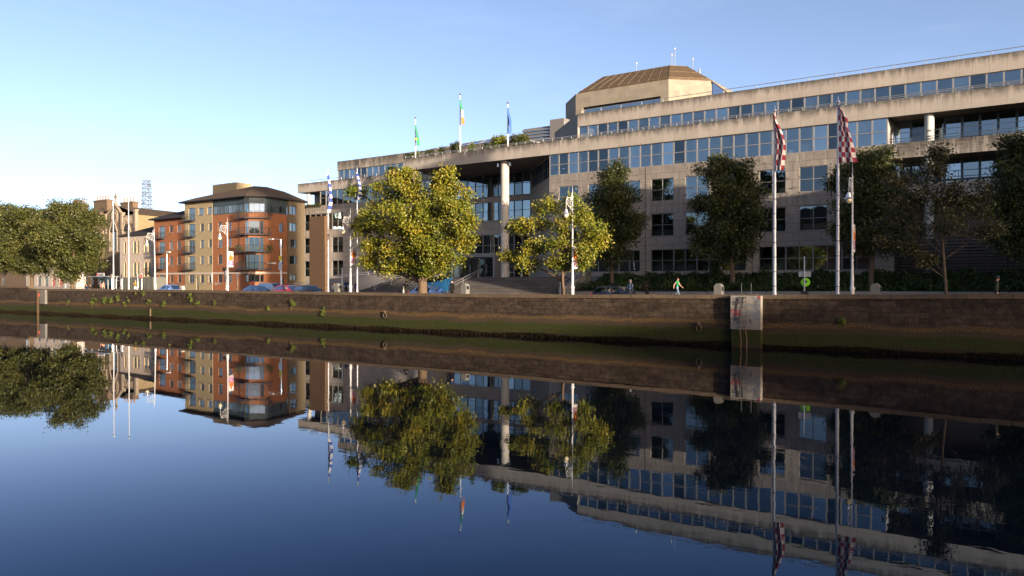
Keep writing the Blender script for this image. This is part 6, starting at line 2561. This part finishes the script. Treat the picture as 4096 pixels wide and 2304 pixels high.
for q_ in range(34):
    x, y = sq.uniform(250, 860), sq.uniform(150, 800)
    pl_ = [(x, y)]
    for _ in range(sq.randint(3, 7)):
        x, y = min(885, max(240, x + sq.uniform(-60, 60))), min(860, max(140, y + sq.uniform(-55, 55)))
        pl_.append((x, y))
    rr_ = MB(of)
    rr_.ribbon([Q(*p) for p in pl_], sq.uniform(.015, .035), D_ - .004)
    rr_.build('scribble', M[sq.choice(['ink_dark', 'ink_grey', 'ink_grey', 'pier_low'])], pier)
lad = thing('ladder', 'iron ladder fixed to the graffiti pier, its rails running down into the water', 'ladder', (x0 + x1) / 2, -.5, 0, 'quay ladders')
of2 = ((x0 + x1) / 2, -.5, 0)
for (cx, cb) in ((480, 460), (600, 585)):
    a, z1 = P(2880 + cx / 5.575, 1187)
    b, z0 = P(2880 + cb / 5.575, 1310)
    m = MB(of2)
    m.tube([(a, D_ - .1, z1), (a - .01, D_ - .14, z0 + 1), (b, D_ - .14, z0)], .032, 6)
    m.build('upper_rail', M['dark'], lad)
    m = MB(of2)
    m.tube([(b, D_ - .14, z0), (b + .03, D_ - .14, .95), (b + .10, D_ - .14, .45), (b + .04, D_ - .14, -.4)], .03, 6)
    m.build('lower_rail', M['rust'], lad)
for k in range(7):
    y = 270 + k * 109 if k < 5 else (706 if k == 5 else 830)
    y = (165, 270, 380, 490, 600, 706, 830)[k]
    A = P(2880 + (480 - k * 2.5) / 5.575, 1160 + y / 5.575)
    B = P(2880 + (600 - k * 2.5) / 5.575, 1160 + y / 5.575)
    m = MB(of2)
    m.tube([(A[0], D_ - .13, A[1]), (B[0], D_ - .13, B[1])], .02, 5)
    m.build('rung', M['dark'], lad)
# the grab rails above it
for cx in (480, 697):
    a, z1 = at(2880 + cx / 5.575, 1130, .3)
hr = thing('grab_rail', 'two thin dark uprights above the graffiti pier', 'handrail', at(2984, 1150, .3)[0], .3, 3.4)
for cx in (480, 697):
    a, z1 = at(2880 + cx / 5.575, 1132, .3)
    m = MB((at(2984, 1150, .3)[0], .3, 3.4))
    m.tube([(a, .3, 3.2), (a, .3, z1)], .03, 6)
    m.build('upright', M['black'], hr)
# second, smaller ladder recess at the left
x0, x1 = at(157, 1200, -.3)[0], at(179, 1200, -.3)[0]
zt, zw = at(165, 1159, -.3)[1], at(165, 1216, -.3)[1]
pier = thing('ladder_pier', 'narrow pale painted stone pier with a rusty ladder at the far left of the wall', 'pier', x0, 0, 0)
of = (x0, 0, 0)
m = MB(of)
m.box(x0, x1, -.3, .01, zw, zt)
m.build('painted_face', M['pier_grey'], pier)
lad = thing('ladder', 'rusty ladder with a red mark on the narrow pale pier at the far left', 'ladder', x0 - .1, -.4, 0, 'quay ladders')
of2 = (x0 - .1, -.4, 0)
for dx in (-.35, .05):
    m = MB(of2)
    m.tube([(x0 + dx, -.42, zt - .05), (x0 + dx + .05, -.44, 1.2), (x0 + dx, -.42, -.3)], .035, 6)
    m.build('rail', M['rust'], lad)
for k in range(8):
    m = MB(of2)
    z = zt - .25 - k * .38
    m.tube([(x0 - .35, -.42, z), (x0 + .05, -.42, z)], .02, 5)
    m.build('rung', M['rust'], lad)
m = MB(of2)
m.box(x0 - .3, x0 + .1, -.36, -.31, zt - .9, zt - .55)
m.build('red_plate', M['signred'], lad)

# ---------------------------------------------------------------- cars
M['tyre'] = paint('tyre_rubber', (.02, .02, .02), .8)
M['rim'] = paint('alloy_rim', (.5, .5, .5), .3, .8)
M['carglass'] = glassmat('car_glass', (.10, .12, .13), .22, (.9, .96, 1.0), .001)
M['headlamp'] = paint('headlamp_lens', (.75, .75, .72), .1)
M['taillamp'] = paint('tail_lamp_lens', (.40, .01, .01), .15)
M['plate'] = paint('number_plate', (.75, .73, .62), .5)


def car(px_mid, t, ground, label, color, kind='saloon', name='parked_car', group='cars by the quay wall', rot=0.0, L=4.4, Ht=1.46):
    s_, _ = at(px_mid, 1150, t)
    r = thing(name, label, 'car', s_, t, ground, group, rot)
    key = 'car_paint_%02d' % int(abs(s_) * 10)
    pm = paint(key, color, .28, .25, .5, 1.0)
    hl = L / 2
    # stations along the length: x, belt height, half width, sill height
    if kind == 'hatch':
        stn = [(-hl, .62, .60, .45), (-hl + .06, .88, .72, .34), (-hl + .30, .95, .80, .24), (-1.0, .95, .86, .22), (0, .93, .87, .22), (.75, .90, .86, .22), (hl - .75, .80, .83, .22), (hl - .25, .70, .76, .26), (hl - .04, .58, .62, .34), (hl, .48, .5, .4)]
        cab = [(-hl + .18, 0.0, .93), (-hl + .55, 1.0, Ht - .05), (-hl + 1.1, 1.0, Ht), (-.15, 1.0, Ht), (.25, .94, Ht - .05), (1.15, .0, .88)]
    elif kind == 'van':
        stn = [(-hl, .70, .68, .45), (-hl + .05, .95, .80, .34), (-hl + .3, 1.02, .86, .24), (-1.0, 1.02, .9, .22), (0, 1.0, .9, .22), (.9, .98, .9, .22), (hl - .65, .90, .86, .22), (hl - .2, .78, .78, .26), (hl - .03, .6, .62, .34), (hl, .5, .5, .4)]
        cab = [(-hl + .1, 0.0, 1.0), (-hl + .28, 1.0, Ht - .06), (-hl + .7, 1.0, Ht), (.1, 1.0, Ht), (.45, .95, Ht - .05), (1.55, .0, .95)]
    else:
        stn = [(-hl, .65, .60, .45), (-hl + .06, .86, .72, .34), (-hl + .4, .94, .80, .24), (-1.1, .94, .86, .22), (0, .92, .87, .22), (.7, .90, .87, .22), (hl - .8, .80, .83, .22), (hl - .25, .70, .76, .26), (hl - .04, .58, .62, .34), (hl, .48, .5, .4)]
        cab = [(-hl + .35, 0.0, .93), (-hl + 1.15, .97, Ht - .10), (-.55, 1.0, Ht), (-.05, 1.0, Ht - .005), (.3, .95, Ht - .06), (1.25, .0, .88)]
    m = MB()
    ring = []
    for (x, zb, w, zs) in stn:
        zm = (zb + zs) / 2 + .05
        prof = [(0, zs), (w * .8, zs), (w * .97, zs + .1), (w, zm), (w * .965, zb - .06), (w * .9, zb), (w * .5, zb + .025), (0, zb + .03)]
        full = prof + [(-y, z) for (y, z) in prof[-2:0:-1]]
        ring.append([(x, y, z) for (y, z) in full])
    n_ = len(ring[0])
    vs = [p for rg in ring for p in rg]
    fs = []
    for i in range(len(ring) - 1):
        for k in range(n_):
            fs.append((i * n_ + k, i * n_ + (k + 1) % n_, (i + 1) * n_ + (k + 1) % n_, (i + 1) * n_ + k))
    fs.append(tuple(range(n_)))
    fs.append(tuple(range(len(vs) - 1, len(vs) - 1 - n_, -1)))
    m.add(vs, fs)
    # cabin, tumblehome sides
    cs = []
    for (x, f, z) in cab:
        zb = .9 if f > 0 else z
        wb = .78
        wt = .60 if f > 0 else .74
        cs.append((x, z, wb, wt))
    top = [(x, w, z) for (x, z, wb, w) in cs]
    x_r, x_f = cab[0][0], cab[-1][0]
    v2, f2 = [], []
    for (x, w, z) in top:
        for sg in (-1, 1):
            v2.append((x, sg * w, z))
    for (x, w, z) in top:
        xb = x
        for sg in (-1, 1):
            v2.append((xb, sg * .80, .88 if (x not in (x_r, x_f)) else z - .03))
    n2 = 2 * len(top)
    for i in range(len(top) - 1):
        a = 2 * i
        f2.append((a, a + 2, a + 3, a + 1))
        f2.append((a + n2, a + n2 + 2, a + 2, a))
        f2.append((a + 1, a + 3, a + n2 + 3, a + n2 + 1))
    m.add(v2, [f[::-1] for f in f2])
    # arches are real recesses: dark liners behind each wheel
    body = m.build('body', pm, r, True)
    # glass, set just proud of the cabin faces
    def pane(nm, pts, off):
        g_ = MB()
        c_ = [sum(p[i] for p in pts) / len(pts) for i in range(3)]
        q_ = [tuple(c_[i] + (p[i] - c_[i]) * .90 + off[i] for i in range(3)) for p in pts]
        g_.add(q_, [tuple(range(len(q_)))])
        return g_.build(nm, M['carglass'], r)
    T = [(x, w, z) for (x, w, z) in top]
    e = .012
    a, b = T[-1], T[-2]
    pane('windscreen', [(a[0] - .04, -a[1], a[2] + .03), (a[0] - .04, a[1], a[2] + .03), (b[0], b[1], b[2]), (b[0], -b[1], b[2])], (e, 0, e))
    a, b = T[0], T[1]
    pane('rear_window', [(a[0] + .05, a[1], a[2] + .06), (a[0] + .05, -a[1], a[2] + .06), (b[0], -b[1], b[2]), (b[0], b[1], b[2])], (-e, 0, e))
    zl = .97 if kind != 'van' else 1.04
    xr0, xr1 = T[1][0] - .25, T[2][0] - .02
    xm = (-.28 if kind != 'van' else -.05)
    xf = T[-1][0] - .22

    def wy(z):
        return .80 + (.60 - .80) * (z - .88) / (Ht - .88)
    zh = Ht - .10
    for sg in (-1, 1):
        pts = [(xm + .06, sg * wy(zl), zl), (xf - .12, sg * wy(zl), zl), (T[-2][0] - .02, sg * wy(zh), zh), (xm + .06, sg * wy(zh), zh)]
        pane('side_window', pts if sg < 0 else pts[::-1], (0, sg * e, 0))
        pts = [(xr0, sg * wy(zl), zl), (xm - .02, sg * wy(zl), zl), (xm - .02, sg * wy(zh), zh), (T[1][0] + .12, sg * wy(zh - .02), zh - .02)]
        pane('side_window', pts if sg < 0 else pts[::-1], (0, sg * e, 0))
        mm = MB()
        mm.bevbox(xf - .38, xf - .2, sg * .86 - (.02 if sg > 0 else .2) + (0 if sg > 0 else 0), sg * .86 + (.2 if sg > 0 else .02), .90, 1.05, .03)
        mm.build('wing_mirror', pm, r, True)
        for wx in (-hl + .82, hl - .86):
            w_ = MB()
            w_.tube([(wx, sg * .66, .31), (wx, sg * .885, .31)], .31, 22)
            wo_ = w_.build('wheel', M['tyre'], r, True)
            w_ = MB()
            w_.tube([(wx, sg * .84, .31), (wx, sg * .893, .31)], .20, 14)
            w_.build('rim', M['rim'], wo_)
        h_ = MB()
        h_.bevbox(hl - .30, hl - .10, sg * .62 - .13, sg * .62 + .13, .60, .72, .03)
        h_.build('headlight', M['headlamp'], r, True)
        h_ = MB()
        h_.bevbox(-hl - .005, -hl + .16, sg * .62 - .11, sg * .62 + .11, .70, .88, .03)
        h_.build('tail_light', M['taillamp'], r, True)
    h_ = MB()
    h_.box(hl - .015, hl + .012, -.26, .26, .40, .51)
    h_.build('number_plate', M['plate'], r)
    h_ = MB()
    h_.bevbox(hl - .06, hl + .005, -.42, .42, .30, .38, .015)
    h_.build('grille', M['black'], r)
    return r


GC = GR
car(690, 6.0, GC, 'light blue saloon car, leftmost of the parked cars, by the stone bollard', (.16, .26, .52), 'saloon', L=4.5, Ht=1.50)
car(1032, 6.0, GC, 'dark blue saloon car parked in front of the corner balconies', (.03, .06, .17), 'saloon')
car(1090, 14.0, GC, 'silver people carrier standing behind the dark blue saloon', (.42, .41, .38), 'van', L=4.5, Ht=1.72)
car(1158, 6.0, GC, 'crimson hatchback parked in front of the side street lamp', (.32, .012, .06), 'hatch', L=4.0, Ht=1.48)
car(1240, 6.2, GC, 'black hatchback parked at the foot of the brown sculpture', (.02, .022, .025), 'hatch', L=4.2, Ht=1.47)
car(1722, 5.6, GC, 'grey blue saloon car parked behind the trunk of the big plane tree', (.07, .13, .30), 'saloon', L=4.5, Ht=1.48)
car(2475, 5.4, GC + .02, 'very dark navy hatchback parked beside the two seated figures', (.012, .016, .035), 'hatch', L=4.3, Ht=1.47)


# ---------------------------------------------------------------- people
def person(px, t, ground, label, hgt=1.72, pose='stand', face=0.0, shirt=(.3, .3, .3), trousers=(.05, .05, .07), hair=(.03, .02, .015), hood=False, bald=False, bag=None, cap=False, long_hair=False, backpack=None, skin=True, seat=.48):
    s_, _ = at(px, 1150, t)
    r = thing('person', label, 'person', s_, t, ground, None, face)
    k = hgt / 1.72
    V, E, Rr, G = [], [], [], []

    def add(p, rad, par, grp):
        V.append((p[0] * k, p[1] * k, p[2] * k))
        Rr.append(rad * k)
        G.append(grp)
        if par is not None:
            E.append((par, len(V) - 1))
        return len(V) - 1
    sit = pose == 'sit'
    dz = -(.93 - seat / k) + .02 if sit else 0
    lean = .10 if sit else .02
    # x = forward, y = left
    pel = add((0, 0, .95 + dz), .135, None, 't')
    wst = add((.02, 0, 1.10 + dz), .125, pel, 's')
    chs = add((.03 + lean * .5, 0, 1.30 + dz), .150, wst, 's')
    shc = add((.03 + lean, 0, 1.43 + dz), .105, chs, 's')
    nk = add((.04 + lean, 0, 1.50 + dz), .052, shc, 'k')
    h1 = add((.06 + lean * 1.2, 0, 1.58 + dz), .080, nk, 'k')
    h2 = add((.055 + lean * 1.2, 0, 1.66 + dz), .088, h1, 'k')
    ns = add((.155 + lean * 1.2, 0, 1.605 + dz), .016, h1, 'k')
    for sg in (1, -1):
        sh = add((.02 + lean, sg * .18, 1.40 + dz), .075, shc, 's')
        if pose == 'walk':
            sw = .26 * sg
            el = (-.02 + sw * .55, sg * .235, 1.13)
            wr = (.10 + sw * 1.1, sg * .235, .93)
        elif pose == 'photo':
            el = (.22, sg * .22, 1.25)
            wr = (.30, sg * .08, 1.56)
        elif sit:
            el = (.10, sg * .23, 1.14 + dz)
            wr = (.33, sg * .10, 1.10 + dz)
        elif pose == 'read':
            el = (.08, sg * .23, 1.13)
            wr = (.30, sg * .08, 1.22)
        else:
            el = (0, sg * .235, 1.12)
            wr = (.05, sg * .225, .88)
        e_ = add(el, .050, sh, 's')
        w_ = add(wr, .034, e_, 's' if pose != 'walk' else 'k')
        if pose == 'walk':
            G[e_] = 'k'
        d = Vector(wr) - Vector(el)
        d.normalize()
        palm = Vector(wr) + d * .06
        p_ = add(palm, .030, w_, 'k')
        for q_, (oy, ln) in enumerate(((-.028, .065), (-.010, .08), (.010, .075), (.026, .06))):
            f_ = palm + d * .04 + Vector((oy * abs(d.z) + .01, 0 if abs(d.z) > .5 else oy, oy * (1 - abs(d.z))))
            i1_ = add(f_, .0095, p_, 'k')
            add(f_ + d * ln * .6 + Vector((.012, -sg * .012, 0)), .008, i1_, 'k')
        th = add(Vector(wr) + d * .04 + Vector((.035, 0, 0)), .011, p_, 'k')
        add(Vector(wr) + d * .09 + Vector((.05, 0, 0)), .009, th, 'k')
        if pose == 'walk':
            st_ = -.30 * sg
            hip = add((0, sg * .09, .90), .105, pel, 't')
            kn = add((.10 + st_ * .35, sg * .09, .50), .066, hip, 't')
            an = add((st_ * .95 - .02, sg * .09, .10 if st_ > 0 else .17), .044, kn, 't')
            toe = add((st_ * .95 + .17, sg * .10, .05), .038, an, 'f')
        elif sit:
            hip = add((.02, sg * .10, .93 + dz), .105, pel, 't')
            kn = add((.45, sg * .12, .50 * seat / .48 / k), .068, hip, 't')
            an = add((.46, sg * .12, .09), .045, kn, 't')
            toe = add((.62, sg * .12, .045), .036, an, 'f')
        else:
            hip = add((0, sg * .09, .90), .105, pel, 't')
            kn = add((.02, sg * .10, .50), .066, hip, 't')
            an = add((0, sg * .10, .09), .045, kn, 't')
            toe = add((.16, sg * .11, .045), .036, an, 'f')
    me = bpy.data.meshes.new('skeleton')
    me.from_pydata(V, E, [])
    tmp = bpy.data.objects.new('skeleton', me)
    C.objects.link(tmp)
    md = tmp.modifiers.new('skin', 'SKIN')
    md.use_smooth_shade = True
    md.branch_smoothing = .3
    for i, sv in enumerate(me.skin_vertices[0].data):
        f = .72 if (G[i] in 'st' and i in (pel, wst, chs)) else 1.0
        sv.radius = (Rr[i] * f if f < 1 else Rr[i], Rr[i])
        sv.use_root = (i == pel)
    ss_ = tmp.modifiers.new('sub', 'SUBSURF')
    ss_.levels = ss_.render_levels = 1
    dg = bpy.context.evaluated_depsgraph_get()
    ev_ = tmp.evaluated_get(dg)
    bm_ = bpy.data.meshes.new_from_object(ev_)
    bpy.data.objects.remove(tmp)
    nmk = 'clothes_%d_%d' % (int(px), int(t * 10))
    ms = {'k': M['skin'], 's': paint(nmk + '_top', shirt, .85, 0, .1), 't': paint(nmk + '_legs', trousers, .85, 0, .1), 'f': M['black']}
    order = ['k', 's', 't', 'f']
    bm_.materials.clear()
    for q_ in order:
        bm_.materials.append(ms[q_])
    segs = [(np.array(V[a]), np.array(V[b]), G[b], (Rr[a] + Rr[b]) / 2) for a, b in E]
    for p in bm_.polygons:
        c_ = np.array(p.center)
        best, bg_ = 1e9, 's'
        for (a, b, g_, rd) in segs:
            ab = b - a
            tt2 = np.clip(np.dot(c_ - a, ab) / (np.dot(ab, ab) + 1e-9), 0, 1)
            dd = np.linalg.norm(c_ - a - ab * tt2) - rd * .6
            if dd < best:
                best, bg_ = dd, g_
        if bg_ == 's' and c_[2] < (1.0 + dz) * k and abs(c_[1]) < .17 * k and not sit:
            bg_ = 't'
        p.material_index = order.index(bg_)
        p.use_smooth = True
    body = link('body', bm_, r)
    hx, hz = (.05 + lean * 1.2) * k, (1.66 + dz) * k
    # eyes and mouth
    f_ = MB()
    for sg in (1, -1):
        f_.ball((hx + .082 * k, sg * .033 * k, hz - .025 * k), .011 * k, sub=0)
    f_.build('eyes', M['black'], r)
    f_ = MB()
    f_.box(hx + .078 * k, hx + .088 * k, -.022 * k, .022 * k, hz - .102 * k, hz - .094 * k)
    f_.build('mouth', M['signred'], r)
    if not bald:
        h_ = MB()
        h_.ball((hx - .02 * k, 0, hz + .022 * k), .104 * k, sub=1, sc_=(1.0, .92, .92))
        if long_hair:
            h_.ball((hx - .07 * k, 0, hz - .12 * k), .10 * k, sub=1, sc_=(.55, .95, 1.7))
        if hood:
            h_.ball((hx - .03 * k, 0, hz - .03 * k), .135 * k, sub=1, sc_=(.9, .95, 1.05))
        h_.build('hood' if hood else 'hair', ms['s'] if hood == 2 else paint(nmk + '_hair', hair, .7), r, True)
    if cap:
        h_ = MB()
        h_.ball((hx, 0, hz + .05 * k), .112 * k, sub=1, sc_=(1, .95, .7))
        h_.bevbox(hx + .05, hx + .22, -.075, .075, hz + .035, hz + .055, .008)
        h_.build('cap', M['black'], r, True)
    if bag:
        b_ = MB()
        b_.bevbox(-.14, .16, -.33, -.24, .52 * k, .92 * k, .02)
        b_.tube([(-.1, -.285, .9 * k), (-.08, -.25, 1.15 * k), (0, -.2, 1.43 * k), (.08, -.25, 1.15 * k), (.12, -.285, .9 * k)], .012, 5)
        bo = b_.build('shoulder_bag', paint(nmk + '_bag', bag, .7), None)
        bo.location = r.location
        bo.rotation_euler = r.rotation_euler
        tag(bo, 'pale cloth bag hanging from the shoulder of the person in black' if True else '', 'bag')
    if backpack:
        b_ = MB()
        b_.bevbox(-.30, -.12, -.15, .15, 1.05 * k, 1.45 * k, .05)
        for sg in (-1, 1):
            b_.tube([(-.12, sg * .1, 1.42 * k), (.03, sg * .12, 1.50 * k), (.17, sg * .12, 1.36 * k), (.12, sg * .13, 1.1 * k), (-.12, sg * .12, 1.08 * k)], .014, 5)
        bo = b_.build('backpack', paint(nmk + '_pack', backpack, .7), None, True)
        bo.location = r.location
        bo.rotation_euler = r.rotation_euler
        tag(bo, 'red backpack worn by the person at the bus shelter' if backpack[0] > .2 else 'dark backpack on the walking man in the green shirt', 'backpack')
    return r


def seat_block(px, t, ground, label, w=.7):
    s_, _ = at(px, 1150, t)
    o_ = thing('stone_bench', label, 'bench', s_, t, ground)
    m = MB()
    m.bevbox(-w, w, -.22, .22, .36, .45, .02)
    m.build('seat', M['kerb'], o_)
    for sg in (-1, 1):
        m = MB()
        m.box(sg * (w - .2) - .08, sg * (w - .2) + .08, -.18, .18, 0, .36)
        m.build('leg', M['kerb'], o_)


PI = math.pi
person(2708, 16.0, GF, 'man in a bright green t-shirt and pale jeans walking past the planted bank', 1.76, 'walk', -.1, (.008, .22, .075), (.13, .17, .23), (.05, .02, .012), backpack=(.02, .02, .02))
person(2520, 6.2, GR + .2, 'person in a grey blue jacket with pale hair, seen from behind by the navy car', 1.74, 'stand', 1.4, (.13, .19, .27), (.05, .06, .09), (.45, .43, .38))
person(2588, 8.0, GR + .1, 'hooded person in dark clothes to the right of the one in the grey blue jacket', 1.72, 'read', 2.6, (.03, .018, .015), (.02, .02, .025), (.03, .018, .015), hood=2)
person(3984, 1.6, GP + .1, 'man in a dark jacket and black peaked cap at the far right behind the wall', 1.78, 'stand', .1, (.04, .045, .03), (.05, .05, .04), cap=True)
person(1806, 2.2, GP, 'bald man in a black coat seen from behind beside the steel bin', 1.74, 'stand', 1.7, (.012, .012, .014), (.02, .02, .02), bald=True)
person(1624, 4.0, GR + .2, 'person in black with a pale shoulder bag left of the big plane trunk', 1.70, 'stand', -.5, (.015, .013, .012), (.02, .018, .02), (.10, .03, .02), bag=(.70, .62, .44))
person(1384, 4.6, GR + .3, 'person in dark blue raising both hands to take a photo, by a white lamp post', 1.68, 'photo', -.4, (.015, .03, .12), (.01, .01, .012), (.10, .03, .015), long_hair=True)
person(1336, 2.4, GP, 'woman with long dark hair and a white top looking down at her hands', 1.50, 'read', -.6, (.66, .60, .56), (.10, .10, .12), (.03, .015, .01), long_hair=True)
person(1424, 4.2, GR + .25, 'person in dark clothes with a pack half hidden by the flagpole at the plane tree', 1.68, 'stand', 1.5, (.03, .04, .10), (.02, .02, .03), (.04, .03, .03))
person(1009, 16.5, GF, 'person in a red jacket walking in front of the corner balconies', 1.68, 'walk', 2.6, (.60, .03, .02), (.05, .05, .06), (.10, .06, .03))
person(541, 4.2, GR + .3, 'person in a mustard top and white trousers by the second bare flagpole', 1.70, 'read', -.3, (.20, .125, .03), (.45, .42, .4), (.30, .20, .08))
person(412, 3.0, GP, 'person in a beige coat with a red backpack inside the bus shelter', 1.68, 'stand', .4, (.40, .28, .18), (.03, .03, .03), (.015, .012, .01), backpack=(.45, .03, .03))
person(303, 4.6, GR + .3, 'person in a pale top standing right of the round olive tree trunk', 1.70, 'stand', .6, (.62, .50, .40), (.30, .30, .32), (.10, .05, .02))
seat_block(358, 4.4, GR + .2, 'low stone bench left of the bus shelter', 1.0)
person(350, 4.4, GR + .2, 'person in a dark blue coat sitting on the stone bench at the left', 1.74, 'sit', -1.5, (.02, .04, .07), (.03, .03, .04), (.03, .02, .02))
person(366, 4.4, GR + .2, 'person in a black jacket sitting beside the one in dark blue', 1.74, 'sit', -1.3, (.025, .025, .03), (.04, .04, .05), (.05, .03, .02))
